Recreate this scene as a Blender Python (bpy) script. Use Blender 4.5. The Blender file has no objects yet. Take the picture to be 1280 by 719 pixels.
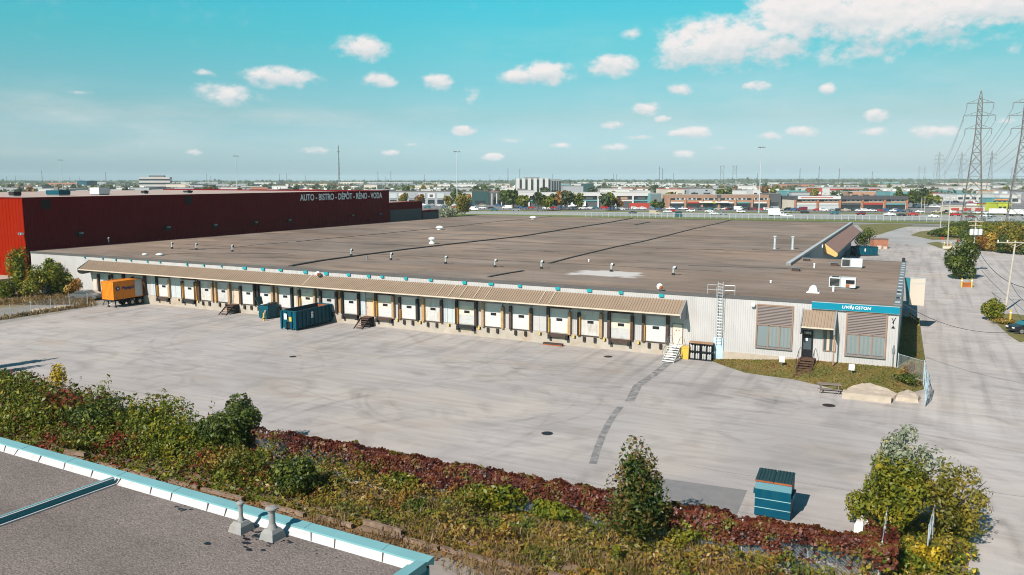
import bpy, bmesh, math, random
import numpy as np
from mathutils import Vector, Matrix, noise as mnoise

random.seed(7)
RNG = np.random.default_rng(7)
D = bpy.data
SC = bpy.context.scene
COL = SC.collection
PI = math.pi

# ------------------------------------------------------------------ survey frame
# World axes follow the warehouse: X along its loading front (to the right), Y into its depth,
# origin at the foot of the office corner.  G() reads a map position off the survey photo.
FPX = 1000.0
HC = 18.0
TH = math.atan(134.5 / FPX)
CT, ST = math.cos(TH), math.sin(TH)
AZ = math.radians(26.6)
CA, SA = math.cos(AZ), math.sin(AZ)
P0X, P0Y = 35.25, 71.83

def to_frame(x, y):
    dx, dy = x - P0X, y - P0Y
    return dx * CA - dy * SA, dx * SA + dy * CA

def ray(px, py):
    u = (px - 640) / FPX
    v = (359.5 - py) / FPX
    return u, CT + v * ST, -ST + v * CT

def G(px, py, z=0.0):
    u, y, dz = ray(px, py)
    t = (z - HC) / dz
    X, Y = to_frame(u * t, y * t)
    return Vector((X, Y, z))

def Dp(px, dist, z=0.0):
    """map position at forward distance dist under photo column px"""
    X, Y = to_frame((px - 640) / FPX * dist * 1.0, dist)
    return Vector((X, Y, z))

CAMX, CAMY = to_frame(0, 0)
def cam_rot():
    return (PI / 2 - TH, 0, AZ)

# ------------------------------------------------------------------ materials
MATS = {}
def nodes_of(name):
    m = D.materials.new(name)
    m.use_nodes = True
    nt = m.node_tree
    b = nt.nodes['Principled BSDF']
    return m, nt, b

def lin(c):
    return tuple(c) + (1.0,) if len(c) == 3 else c

def N(nt, t, **kw):
    n = nt.nodes.new(t)
    for k, v in kw.items():
        if k.startswith('i_'):
            n.inputs[k[2:].replace('_', ' ')].default_value = v
        else:
            setattr(n, k, v)
    return n

def mat(name, col, rough=0.75, var=0.12, scale=1.5, detail=5, metal=0.0, bump=0.0, bscale=None,
        dirt=None, dirt_amt=0.0, dirt_scale=(1, 1, 1), dirt_lo=0.5, dirt_hi=0.72, spec=0.3):
    if name in MATS:
        return MATS[name]
    m, nt, b = nodes_of(name)
    L = nt.links
    geo = N(nt, 'ShaderNodeNewGeometry')
    nz = N(nt, 'ShaderNodeTexNoise')
    nz.inputs['Scale'].default_value = scale
    nz.inputs['Detail'].default_value = detail
    L.new(geo.outputs['Position'], nz.inputs['Vector'])
    mr = N(nt, 'ShaderNodeMapRange')
    mr.inputs['From Min'].default_value = 0.3
    mr.inputs['From Max'].default_value = 0.7
    mr.inputs['To Min'].default_value = 1 - var
    mr.inputs['To Max'].default_value = 1 + var
    L.new(nz.outputs['Fac'], mr.inputs['Value'])
    mul = N(nt, 'ShaderNodeVectorMath', operation='SCALE')
    mul.inputs[0].default_value = col[:3]
    L.new(mr.outputs['Result'], mul.inputs['Scale'])
    out = mul.outputs['Vector']
    if dirt is not None:
        mp = N(nt, 'ShaderNodeMapping')
        mp.inputs['Scale'].default_value = dirt_scale
        L.new(geo.outputs['Position'], mp.inputs['Vector'])
        n2 = N(nt, 'ShaderNodeTexNoise')
        n2.inputs['Scale'].default_value = 1.0
        n2.inputs['Detail'].default_value = 6
        L.new(mp.outputs['Vector'], n2.inputs['Vector'])
        m2 = N(nt, 'ShaderNodeMapRange')
        m2.inputs['From Min'].default_value = dirt_lo
        m2.inputs['From Max'].default_value = dirt_hi
        m2.inputs['To Max'].default_value = dirt_amt
        L.new(n2.outputs['Fac'], m2.inputs['Value'])
        mx = N(nt, 'ShaderNodeMix', data_type='RGBA')
        L.new(m2.outputs['Result'], mx.inputs['Factor'])
        L.new(out, mx.inputs[6])
        mx.inputs[7].default_value = lin(dirt)
        out = mx.outputs[2]
    L.new(out, b.inputs['Base Color'])
    b.inputs['Roughness'].default_value = rough
    b.inputs['Metallic'].default_value = metal
    b.inputs['Specular IOR Level'].default_value = spec
    if bump:
        nb = N(nt, 'ShaderNodeTexNoise')
        nb.inputs['Scale'].default_value = bscale or scale * 4
        nb.inputs['Detail'].default_value = 4
        L.new(geo.outputs['Position'], nb.inputs['Vector'])
        bp = N(nt, 'ShaderNodeBump')
        bp.inputs['Strength'].default_value = bump
        bp.inputs['Distance'].default_value = 0.05
        L.new(nb.outputs['Fac'], bp.inputs['Height'])
        L.new(bp.outputs['Normal'], b.inputs['Normal'])
    MATS[name] = m
    return m

def leafmat(name, cols, scale=0.8, trans=0.25, rough=0.55):
    """cols: list of (pos, rgb); leaf to leaf variation plus clump to clump variation of species colour"""
    if name in MATS:
        return MATS[name]
    m, nt, b = nodes_of(name)
    L = nt.links
    geo = N(nt, 'ShaderNodeNewGeometry')
    nz = N(nt, 'ShaderNodeTexNoise')
    nz.inputs['Scale'].default_value = scale
    nz.inputs['Detail'].default_value = 3
    L.new(geo.outputs['Position'], nz.inputs['Vector'])
    m1 = N(nt, 'ShaderNodeMath', operation='MULTIPLY_ADD')
    m1.inputs[1].default_value = 0.42
    L.new(geo.outputs['Random Per Island'], m1.inputs[0])
    m0 = N(nt, 'ShaderNodeMath', operation='MULTIPLY_ADD')
    m0.inputs[1].default_value = 1.9
    m0.inputs[2].default_value = -0.66
    L.new(nz.outputs['Fac'], m0.inputs[0])
    L.new(m0.outputs[0], m1.inputs[2])
    cr = N(nt, 'ShaderNodeValToRGB')
    el = cr.color_ramp.elements
    el[0].position, el[0].color = cols[0][0], lin(cols[0][1])
    el[1].position, el[1].color = cols[-1][0], lin(cols[-1][1])
    for p, c in cols[1:-1]:
        e = el.new(p)
        e.color = lin(c)
    L.new(m1.outputs[0], cr.inputs['Fac'])
    L.new(cr.outputs['Color'], b.inputs['Base Color'])
    b.inputs['Roughness'].default_value = rough - .1
    b.inputs['Specular IOR Level'].default_value = 0.3
    tr = N(nt, 'ShaderNodeBsdfTranslucent')
    L.new(cr.outputs['Color'], tr.inputs['Color'])
    mx = N(nt, 'ShaderNodeMixShader')
    mx.inputs[0].default_value = trans
    L.new(b.outputs[0], mx.inputs[1])
    L.new(tr.outputs[0], mx.inputs[2])
    L.new(mx.outputs[0], nt.nodes['Material Output'].inputs['Surface'])
    MATS[name] = m
    return m

def glassmat(name, col=(0.05, 0.07, 0.08), rough=0.08):
    if name in MATS:
        return MATS[name]
    m, nt, b = nodes_of(name)
    b.inputs['Base Color'].default_value = lin(col)
    b.inputs['Roughness'].default_value = rough
    b.inputs['Specular IOR Level'].default_value = 0.7
    MATS[name] = m
    return m

def chainmat(name):
    if name in MATS:
        return MATS[name]
    m, nt, b = nodes_of(name)
    L = nt.links
    b.inputs['Base Color'].default_value = (0.5, 0.54, 0.56, 1)
    b.inputs['Metallic'].default_value = 0.4
    b.inputs['Roughness'].default_value = 0.5
    tc = N(nt, 'ShaderNodeNewGeometry')
    fac = None
    for s in (1, -1):
        dp = N(nt, 'ShaderNodeVectorMath', operation='DOT_PRODUCT')
        dp.inputs[1].default_value = (0.7, 0.7, s)
        L.new(tc.outputs['Position'], dp.inputs[0])
        mm = N(nt, 'ShaderNodeMath', operation='MULTIPLY')
        mm.inputs[1].default_value = 14.0
        L.new(dp.outputs['Value'], mm.inputs[0])
        fr = N(nt, 'ShaderNodeMath', operation='FRACT')
        L.new(mm.outputs[0], fr.inputs[0])
        lt = N(nt, 'ShaderNodeMath', operation='LESS_THAN')
        lt.inputs[1].default_value = 0.12
        L.new(fr.outputs[0], lt.inputs[0])
        if fac is None:
            fac = lt
        else:
            mxx = N(nt, 'ShaderNodeMath', operation='MAXIMUM')
            L.new(fac.outputs[0], mxx.inputs[0])
            L.new(lt.outputs[0], mxx.inputs[1])
            fac = mxx
    tr = N(nt, 'ShaderNodeBsdfTransparent')
    mx = N(nt, 'ShaderNodeMixShader')
    L.new(fac.outputs[0], mx.inputs[0])
    L.new(tr.outputs[0], mx.inputs[1])
    L.new(b.outputs[0], mx.inputs[2])
    L.new(mx.outputs[0], nt.nodes['Material Output'].inputs['Surface'])
    MATS[name] = m
    return m

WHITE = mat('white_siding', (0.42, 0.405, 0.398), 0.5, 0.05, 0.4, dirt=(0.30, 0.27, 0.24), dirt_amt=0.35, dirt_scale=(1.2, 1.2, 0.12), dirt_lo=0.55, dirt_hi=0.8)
DOORW = mat('door_white', (0.50, 0.495, 0.49), 0.45, 0.03, 1.0, dirt=(0.4, 0.37, 0.33), dirt_amt=0.3, dirt_scale=(1.5, 1, 1.5), dirt_lo=0.58)
DOORB = mat('door_beige', (0.56, 0.50, 0.42), 0.5, 0.05, 1.0)
PINKD = mat('door_tan', (0.55, 0.40, 0.29), 0.5, 0.05, 1.0)
CONC = mat('concrete', (0.37, 0.325, 0.275), 0.9, 0.12, 0.8, bump=0.3, dirt=(0.30, 0.20, 0.11), dirt_amt=0.6, dirt_scale=(0.6, 0.6, 0.9), dirt_lo=0.5)
CONCL = mat('concrete_pale', (0.40, 0.335, 0.27), 0.9, 0.12, 1.2, bump=0.4, dirt=(0.33, 0.27, 0.2), dirt_amt=0.5, dirt_scale=(0.8, 0.8, 0.8))
CANOPY = mat('canopy_tan', (0.255, 0.188, 0.136), 0.6, 0.05, 0.5, dirt=(0.2, 0.15, 0.11), dirt_amt=0.4, dirt_scale=(0.5, 1.5, 1))
CANEDGE = mat('canopy_edge', (0.50, 0.42, 0.33), 0.5, 0.05)
GREYP = mat('grey_panel', (0.22, 0.235, 0.24), 0.6, 0.06)
DARK = mat('dark_rubber', (0.022, 0.021, 0.022), 0.8, 0.2)
BROWN = mat('dock_brown', (0.06, 0.038, 0.03), 0.7, 0.25, 2)
ORANGEP = mat('orange_post', (0.55, 0.26, 0.04), 0.6, 0.1, 2)
TANP = mat('tan_post', (0.33, 0.22, 0.13), 0.7, 0.15, 2)
YELLOW = mat('safety_yellow', (0.58, 0.38, 0.06), 0.5, 0.08, 2)
CYANS = mat('cyan_metal', (0.01, 0.28, 0.31), 0.4, 0.06, 1)
SIGNB = mat('sign_blue', (0.0, 0.185, 0.275), 0.35, 0.03, 1)
SIGNW = mat('sign_white', (0.8, 0.8, 0.8), 0.4, 0.02, 1)
ROOF = None
FLASH = mat('roof_flashing', (0.085, 0.08, 0.08), 0.6, 0.12, 0.7)
SEAM = mat('roof_seam', (0.035, 0.033, 0.034), 0.7, 0.2, 0.6)
GALV = mat('galvanised', (0.48, 0.52, 0.54), 0.45, 0.08, 1.5, metal=0.35)
GALVD = mat('steel_grey', (0.20, 0.215, 0.22), 0.5, 0.1, 1.5, metal=0.3)
WHITEM = mat('white_metal', (0.78, 0.78, 0.77), 0.4, 0.04, 1.5)
REDW = mat('red_cladding_shaded', (0.135, 0.007, 0.010), 0.9, 0.08, 0.25, spec=0.04)  # darker copy of the red, shade of the long wall put into the colour
REDF = mat('red_sunlit', (0.235, 0.011, 0.001), 0.8, 0.05, 0.25, spec=.03)  # brighter copy of the same red, sunlight on the front put into the colour
GRAVEL = mat('pink_gravel', (0.40, 0.31, 0.27), 0.95, 0.1, 0.4)
TEALD = mat('teal_steel', (0.001, 0.066, 0.098), 0.5, 0.12, 0.9, dirt=(0.015, 0.055, 0.065), dirt_amt=0.5, dirt_scale=(1, 1, 1.5), spec=.2)
TEALB = mat('teal_bright', (0.0, 0.056, 0.095), 0.5, 0.08, 0.9, dirt=(0.01, 0.075, 0.10), dirt_amt=0.5, dirt_scale=(2, 2, .6), spec=.15)
LIDD = mat('dark_lid', (0.018, 0.045, 0.05), 0.5, 0.12, 1)
RUST = mat('rust', (0.30, 0.085, 0.03), 0.85, 0.25, 1.5)
ORANGE = mat('container_orange', (0.66, 0.20, 0.012), 0.45, 0.05, 0.7, dirt=(0.4, 0.12, 0.02), dirt_amt=0.4, dirt_scale=(0.6, 0.6, 1.2))
NAVY = mat('navy_paint', (0.02, 0.04, 0.13), 0.5, 0.03)
LGREY = mat('light_grey_paint', (0.42, 0.45, 0.46), 0.5, 0.06)
TYRE = mat('tyre', (0.02, 0.02, 0.02), 0.85, 0.1)
RIM = mat('rim', (0.35, 0.34, 0.33), 0.4, 0.05, metal=0.5)
WOODB = mat('brown_wood', (0.105, 0.052, 0.035), 0.8, 0.2, 3)
WOODG = mat('grey_wood', (0.21, 0.165, 0.135), 0.85, 0.2, 3)
TIMBER = mat('old_timber', (0.20, 0.145, 0.105), 0.9, 0.3, 2.0, dirt=(0.10, 0.06, 0.04), dirt_amt=0.7, dirt_scale=(1.2, 1.2, 3))
POLEW = mat('pole_wood', (0.40, 0.36, 0.31), 0.85, 0.12, 2)
BARK = mat('bark', (0.10, 0.075, 0.055), 0.9, 0.25, 4)
LATT = mat('pylon_steel', (0.11, 0.098, 0.096), 0.6, 0.06, 0.2)
PIPEW = mat('painted_pipe', (0.24, 0.235, 0.23), 0.7, 0.08, 3, dirt=(0.25, 0.2, 0.15), dirt_amt=0.35, dirt_scale=(5, 5, 1.5))
TEALC = mat('coping_teal', (0.155, 0.33, 0.355), 0.55, 0.06, 0.8, dirt=(0.16, 0.33, 0.34), dirt_amt=0.5, dirt_scale=(2, 2, 2))
CANT = mat('white_cant', (0.45, 0.44, 0.445), 0.6, 0.05, 1.0, dirt=(0.3, 0.24, 0.2), dirt_amt=0.5, dirt_scale=(3, 3, 3), dirt_lo=0.58)
TEALW = mat('teal_side', (0.02, 0.17, 0.20), 0.5, 0.05, 0.8)
GLASS = glassmat('dark_glass')
GLASSB = glassmat('office_glass', (0.16, 0.20, 0.21), 0.12)
BLACK = mat('black_paint', (0.012, 0.013, 0.016), 0.35, 0.05)
LOUV = mat('louvre_taupe', (0.20, 0.165, 0.155), 0.55, 0.05)
FRAMEB = mat('frame_brown', (0.26, 0.165, 0.115), 0.55, 0.06)
CHAIN = chainmat('chain_link')
ACG = mat('hvac_grey', (0.55, 0.57, 0.56), 0.5, 0.04, 2)
BRICK = mat('brick_red', (0.33, 0.14, 0.085), 0.85, 0.15, 1.0)
BRICKT = mat('brick_tan', (0.36, 0.20, 0.13), 0.85, 0.12, 0.6)
CREAM = mat('cream_wall', (0.50, 0.44, 0.37), 0.7, 0.06, 0.1)
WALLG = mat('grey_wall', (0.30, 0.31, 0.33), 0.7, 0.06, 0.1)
WALLD = mat('charcoal_wall', (0.075, 0.08, 0.085), 0.7, 0.06, 0.1)
WALLT = mat('teal_wall', (0.11, 0.25, 0.26), 0.7, 0.06, 0.1)
WALLW = mat('white_wall', (0.50, 0.485, 0.47), 0.6, 0.04, 0.1)
WALLR = mat('red_wall', (0.36, 0.045, 0.03), 0.6, 0.06, 0.1)
WALLO = mat('orange_wall', (0.58, 0.22, 0.07), 0.6, 0.06, 0.1)
WALLY = mat('lime_wall', (0.42, 0.45, 0.04), 0.6, 0.06, 0.1)
WALLGN = mat('green_wall', (0.022, 0.06, 0.06), 0.6, 0.06, 0.1)
ROOFD = mat('dark_roof', (0.16, 0.145, 0.135), 0.9, 0.1, 0.1)
ROOFL = mat('light_roof', (0.36, 0.35, 0.34), 0.9, 0.1, 0.1)

# foliage
F_GREEN = leafmat('leaf_green', [(0.1, (0.040, 0.064, 0.009)), (0.4, (0.110, 0.143, 0.014)), (0.7, (0.210, 0.222, 0.019)), (0.95, (0.353, 0.272, 0.023))], 1.2, .3)
F_DKGREEN = leafmat('leaf_dark_green', [(0.1, (0.025, 0.044, 0.011)), (0.5, (0.066, 0.098, 0.015)), (0.9, (0.146, 0.163, 0.023))], 1.2)
F_YGREEN = leafmat('leaf_yellow_green', [(0.1, (0.055, 0.078, 0.010)), (0.45, (0.135, 0.150, 0.015)), (0.75, (0.235, 0.205, 0.018)), (0.95, (0.36, 0.25, 0.02))], 1.0)
F_YELLOW = leafmat('leaf_yellow', [(0.1, (0.26, 0.17, 0.012)), (0.6, (0.46, 0.33, 0.02)), (0.95, (0.6, 0.46, 0.05))], 1.5)
F_VINE = leafmat('leaf_vine', [(0.10, (0.220, 0.032, 0.021)), (0.27, (0.173, 0.046, 0.019)), (0.34, (0.087, 0.072, 0.014)), (0.5, (0.087, 0.125, 0.014)), (0.78, (0.173, 0.194, 0.019)), (0.97, (0.315, 0.243, 0.023))], 0.55, .3)
F_RED = leafmat('leaf_red', [(0.1, (0.040, 0.011, 0.008)), (0.35, (0.085, 0.019, 0.012)), (0.52, (0.135, 0.030, 0.015)), (0.70, (0.13, 0.05, 0.015)), (0.82, (0.11, 0.095, 0.015)), (0.98, (0.13, 0.135, 0.017))], 0.9, .2)
F_WEED = leafmat('leaf_weed', [(0.05, (0.053, 0.086, 0.012)), (0.3, (0.099, 0.125, 0.018)), (0.5, (0.178, 0.152, 0.022)), (0.7, (0.265, 0.178, 0.032)), (0.9, (0.330, 0.198, 0.054)), (0.99, (0.146, 0.046, 0.022))], 0.5)
F_SILVER = leafmat('leaf_silver', [(0.1, (0.127, 0.149, 0.093)), (0.5, (0.253, 0.276, 0.186)), (0.8, (0.391, 0.402, 0.290)), (0.97, (0.414, 0.322, 0.072))], 1.2)
F_OLIVE = leafmat('leaf_olive', [(0.1, (0.079, 0.090, 0.015)), (0.5, (0.181, 0.158, 0.021)), (0.9, (0.315, 0.217, 0.029))], 1.0)
F_RUST = leafmat('leaf_rust', [(0.1, (0.09, 0.04, 0.012)), (0.5, (0.22, 0.10, 0.02)), (0.9, (0.36, 0.20, 0.03))], 0.9)
F_FAR = leafmat('leaf_far', [(0.1, (0.02, 0.036, 0.014)), (0.5, (0.042, 0.064, 0.020)), (0.9, (0.085, 0.085, 0.025))], 0.05, trans=0.15)
F_DRY = leafmat('leaf_dry', [(0.1, (0.11, 0.075, 0.03)), (0.5, (0.22, 0.145, 0.06)), (0.9, (0.33, 0.24, 0.11))], 0.6)
F_TURF = leafmat('leaf_turf', [(0.1, (0.132, 0.140, 0.025)), (0.4, (0.221, 0.175, 0.035)), (0.7, (0.309, 0.182, 0.050)), (0.95, (0.191, 0.070, 0.028))], 0.45)

# ------------------------------------------------------------------ mesh helpers
class MB:
    def __init__(self):
        self.v = []; self.f = []; self.m = []; self.mats = []; self.mi = 0
    def use(self, m):
        if m not in self.mats:
            self.mats.append(m)
        self.mi = self.mats.index(m)
        return self
    def add(self, vs, fs):
        o = len(self.v)
        self.v += [tuple(p) for p in vs]
        for f in fs:
            self.f.append(tuple(i + o for i in f)); self.m.append(self.mi)
        return self
    def box(self, x0, x1, y0, y1, z0, z1):
        vs = [(x0, y0, z0), (x1, y0, z0), (x1, y1, z0), (x0, y1, z0), (x0, y0, z1), (x1, y0, z1), (x1, y1, z1), (x0, y1, z1)]
        return self.add(vs, [(3, 2, 1, 0), (4, 5, 6, 7), (0, 1, 5, 4), (1, 2, 6, 5), (2, 3, 7, 6), (3, 0, 4, 7)])
    def obox(self, c, ax, ay, az):
        """oriented box: centre, three half-axis vectors"""
        c, ax, ay, az = map(Vector, (c, ax, ay, az))
        vs = [c + sx * ax + sy * ay + sz * az for sz in (-1, 1) for sx, sy in ((-1, -1), (1, -1), (1, 1), (-1, 1))]
        return self.add(vs, [(3, 2, 1, 0), (4, 5, 6, 7), (0, 1, 5, 4), (1, 2, 6, 5), (2, 3, 7, 6), (3, 0, 4, 7)])
    def tube(self, p0, p1, r0, r1=None, n=8, caps=True):
        p0, p1 = Vector(p0), Vector(p1)
        r1 = r0 if r1 is None else r1
        d = (p1 - p0)
        if d.length < 1e-6:
            return self
        d.normalize()
        a = d.orthogonal().normalized(); b = d.cross(a)
        vs = []
        for p, r in ((p0, r0), (p1, r1)):
            for i in range(n):
                t = 2 * PI * i / n
                vs.append(p + a * (r * math.cos(t)) + b * (r * math.sin(t)))
        fs = [(i, (i + 1) % n, n + (i + 1) % n, n + i) for i in range(n)]
        if caps:
            fs += [tuple(range(n - 1, -1, -1)), tuple(range(n, 2 * n))]
        return self.add(vs, fs)
    def path(self, pts, r, n=6):
        for a, b in zip(pts[:-1], pts[1:]):
            self.tube(a, b, r, r, n)
        return self
    def lathe(self, c, prof, n=16):
        """prof: list of (r, z) bottom to top about vertical axis at c"""
        c = Vector(c); vs = []
        for r, z in prof:
            for i in range(n):
                t = 2 * PI * i / n
                vs.append((c.x + r * math.cos(t), c.y + r * math.sin(t), c.z + z))
        fs = []
        for k in range(len(prof) - 1):
            for i in range(n):
                fs.append((k * n + i, k * n + (i + 1) % n, (k + 1) * n + (i + 1) % n, (k + 1) * n + i))
        fs.append(tuple(range(n - 1, -1, -1)))
        fs.append(tuple((len(prof) - 1) * n + i for i in range(n)))
        return self.add(vs, fs)
    def prism(self, poly, ext):
        """poly: 3-D points of a planar outline, ext: extrusion vector"""
        poly = [Vector(p) for p in poly]; e = Vector(ext); n = len(poly)
        vs = poly + [p + e for p in poly]
        fs = [tuple(range(n - 1, -1, -1)), tuple(range(n, 2 * n))] + [(i, (i + 1) % n, n + (i + 1) % n, n + i) for i in range(n)]
        return self.add(vs, fs)
    def sheet(self, poly):
        return self.add(poly, [tuple(range(len(poly)))])
    def build(self, name, m=None, parent=None, smooth=False):
        me = D.meshes.new(name)
        me.from_pydata(self.v, [], self.f)
        ms = self.mats if self.mats else [m]
        for q in ms:
            me.materials.append(q)
        if self.mats:
            me.polygons.foreach_set('material_index', self.m)
        bm = bmesh.new(); bm.from_mesh(me)
        bmesh.ops.recalc_face_normals(bm, faces=bm.faces)
        bm.to_mesh(me); bm.free()
        if smooth:
            me.polygons.foreach_set('use_smooth', [True] * len(me.polygons))
        me.update()
        o = D.objects.new(name, me)
        COL.objects.link(o)
        if parent is not None:
            o.parent = parent
        return o

def tag(o, label=None, cat=None, group=None, kind=None):
    if label: o['label'] = label
    if cat: o['category'] = cat
    if group: o['group'] = group
    if kind: o['kind'] = kind
    return o

def thing(name, label, cat, loc=(0, 0, 0), rz=0.0, group=None):
    o = D.objects.new(name, None)
    o.empty_display_size = 0.3
    o.location = loc; o.rotation_euler = (0, 0, rz)
    COL.objects.link(o)
    return tag(o, label, cat, group)

def struct(o):
    o['kind'] = 'structure'
    return o

def copy_tree(o, parent=None):
    c = o.copy(); COL.objects.link(c)
    if parent is not None:
        c.parent = parent
    for ch in list(o.children):
        copy_tree(ch, c)
    return c

def text(name, body, size, loc, rot, m, parent=None, bold=0.0, shear=0.0, align='CENTER', sx=1.0):
    cu = D.curves.new(name, 'FONT')
    cu.body = body; cu.size = size; cu.extrude = 0.012; cu.align_x = align; cu.align_y = 'CENTER'
    cu.offset = bold; cu.shear = shear; cu.resolution_u = 3
    o = D.objects.new(name, cu)
    COL.objects.link(o)
    o.location = loc; o.rotation_euler = rot; o.scale = (sx, 1, 1)
    cu.materials.append(m)
    bpy.context.view_layer.update()
    me = D.meshes.new_from_object(o.evaluated_get(bpy.context.evaluated_depsgraph_get()))
    q = D.objects.new(name, me); COL.objects.link(q)
    q.location = loc; q.rotation_euler = rot; q.scale = (sx, 1, 1)
    D.objects.remove(o)
    if parent is not None:
        q.parent = parent
    return q

# ---- foliage
def leaf_obj(name, P, Nrm, size, m, parent=None, aspect=0.55, up=0.0, jitter=0.9, midx=None):
    n = len(P)
    P = np.asarray(P, float)
    size = np.broadcast_to(np.asarray(size, float), (n,))
    nr = np.asarray(Nrm, float) + RNG.normal(0, jitter * 0.6, (n, 3))
    nr /= np.linalg.norm(nr, axis=1)[:, None] + 1e-9
    t = RNG.normal(0, 1, (n, 3)); t[:, 2] += up
    t -= nr * np.sum(t * nr, 1)[:, None]
    t /= np.linalg.norm(t, axis=1)[:, None] + 1e-9
    b = np.cross(nr, t)
    s = (size * np.clip(RNG.lognormal(-.05, .38, n), .4, 2.0))[:, None]
    V = np.empty((n, 4, 3))
    V[:, 0] = P - t * s * 0.5
    V[:, 1] = P + b * s * aspect * 0.5 + nr * s * 0.10
    V[:, 2] = P + t * s * 0.5
    V[:, 3] = P - b * s * aspect * 0.5 + nr * s * 0.10
    me = D.meshes.new(name)
    me.vertices.add(n * 4); me.vertices.foreach_set('co', V.reshape(-1))
    me.loops.add(n * 4); me.loops.foreach_set('vertex_index', np.arange(n * 4, dtype=np.int32))
    me.polygons.add(n); me.polygons.foreach_set('loop_start', np.arange(0, n * 4, 4, dtype=np.int32))
    ms = m if isinstance(m, (list, tuple)) else [m]
    for q in ms:
        me.materials.append(q)
    if midx is not None:
        me.polygons.foreach_set('material_index', np.asarray(midx, np.int32))
    me.update(calc_edges=True)
    me.validate()
    o = D.objects.new(name, me); COL.objects.link(o)
    if parent is not None:
        o.parent = parent
    return o

def crown_points(n, rx, ry, rz, zc, lobes=9, lobe=0.5, fill=0.25, seed=None, zmin=0.0):
    rg = np.random.default_rng(seed if seed is not None else RNG.integers(1 << 30))
    c = rg.normal(0, 1, (lobes, 3)); c /= np.linalg.norm(c, axis=1)[:, None]
    c *= rg.uniform(0.25, 0.72, (lobes, 1))
    rad = rg.uniform(0.6, 1.25, lobes) * lobe
    k = rg.integers(0, lobes, n)
    d = rg.normal(0, 1, (n, 3)); d /= np.linalg.norm(d, axis=1)[:, None]
    r = rad[k] * np.where(rg.random(n) < fill, rg.uniform(0.2, 0.9, n), rg.uniform(0.85, 1.12, n))
    p = c[k] + d * r[:, None]
    P = p * np.array([rx, ry, rz]) + np.array([0, 0, zc])
    keep = P[:, 2] > zmin
    return P[keep], d[keep]

def stems(mb, h, r, spread, n=5, base=0.0):
    mb.tube((0, 0, base - 0.15), (0.02 * h, 0.0, h * 0.5), r, r * 0.7, 7)
    for i in range(n):
        a = 2 * PI * i / n + random.uniform(-.4, .4)
        z0 = h * random.uniform(0.22, 0.5)
        p1 = Vector((math.cos(a) * spread * 0.45, math.sin(a) * spread * 0.45, z0 + h * 0.22))
        p2 = Vector((math.cos(a) * spread * 0.75, math.sin(a) * spread * 0.75, z0 + h * 0.45))
        mb.tube((0.01 * h, 0, z0), p1, r * 0.55, r * 0.35, 6)
        mb.tube(p1, p2, r * 0.35, r * 0.12, 5)
    return mb

def tree(label, loc, h, cr, m, n=2500, size=0.3, lobes=10, group=None, name='tree', cat='tree', low=0.25, r=None, lobe=0.5, seed=None):
    t = thing(name, label, cat, loc, 0, group)
    rz = h * (1 - low) * 0.5 * 1.12
    zc = h * low + h * (1 - low) * 0.5
    P, d = crown_points(n, cr * 1.12, cr * 1.12, rz, zc, lobes, lobe, seed=seed, zmin=h * low * 0.6)
    leaf_obj('crown', P, d, size, m, t)
    stems(MB(), h * 0.85, r or h * 0.025, cr).build('trunk', BARK, t, smooth=True)
    return t

def shrub(label, loc, rx, ry, h, m, n=2000, size=0.2, lobes=9, group=None, name='shrub', cat='shrub', lobe=0.5, seed=None, midx=None):
    t = thing(name, label, cat, loc, 0, group)
    P, d = crown_points(n, rx * 1.1, ry * 1.1, h * 0.56, h * 0.48, lobes, lobe, seed=seed, zmin=0.03)
    leaf_obj('foliage', P, d, size, m, t)
    mb = MB()
    for i in range(5):
        a = 2 * PI * i / 5 + 0.4
        mb.tube((math.cos(a) * .08, math.sin(a) * .08, -0.05), (math.cos(a) * rx * .5, math.sin(a) * ry * .5, h * .7), 0.04, 0.012, 5)
    mb.build('stem', BARK, t)
    return t

ORD = ['first', 'second', 'third', 'fourth', 'fifth', 'sixth', 'seventh', 'eighth', 'ninth', 'tenth', 'eleventh', 'twelfth', 'thirteenth',
       'fourteenth', 'fifteenth', 'sixteenth', 'seventeenth', 'eighteenth', 'nineteenth', 'twentieth']
def ordinal(i):
    tens = ['', '', 'twenty', 'thirty', 'forty', 'fifty', 'sixty', 'seventy', 'eighty', 'ninety']
    tenth = ['', '', 'twentieth', 'thirtieth', 'fortieth', 'fiftieth', 'sixtieth', 'seventieth', 'eightieth', 'ninetieth']
    n = i + 1
    if n <= 20: return ORD[i]
    if n >= 100: return 'hundred and ' + ordinal(n - 101)
    return tenth[n // 10] if n % 10 == 0 else tens[n // 10] + ' ' + ORD[n % 10 - 1]

# ================================================================== camera, light, sky
cam = D.cameras.new('camera')
cam.lens = 36.0 * FPX / 1280.0
cam.sensor_width = 36.0
cam.sensor_fit = 'HORIZONTAL'
cam.clip_start = 0.5
cam.clip_end = 40000
camo = D.objects.new('camera', cam)
camo.location = (CAMX, CAMY, HC)
camo.rotation_euler = cam_rot()
COL.objects.link(camo)
SC.camera = camo

SUN_EL = math.radians(37.5)
SH_AZ = math.radians(11.4)                     # shadows fall towards this bearing (from +Y towards +X)
sun_dir = Vector((-math.sin(SH_AZ) * math.cos(SUN_EL), -math.cos(SH_AZ) * math.cos(SUN_EL), math.sin(SUN_EL)))
sl = D.lights.new('sun', 'SUN')
sl.energy = 4.6
sl.angle = math.radians(0.53)
sl.color = (1.0, 0.91, 0.83)
so = D.objects.new('sun', sl)
so.rotation_euler = (-sun_dir).to_track_quat('-Z', 'Y').to_euler()
so.location = (0, 0, 80)
COL.objects.link(so)

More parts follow.
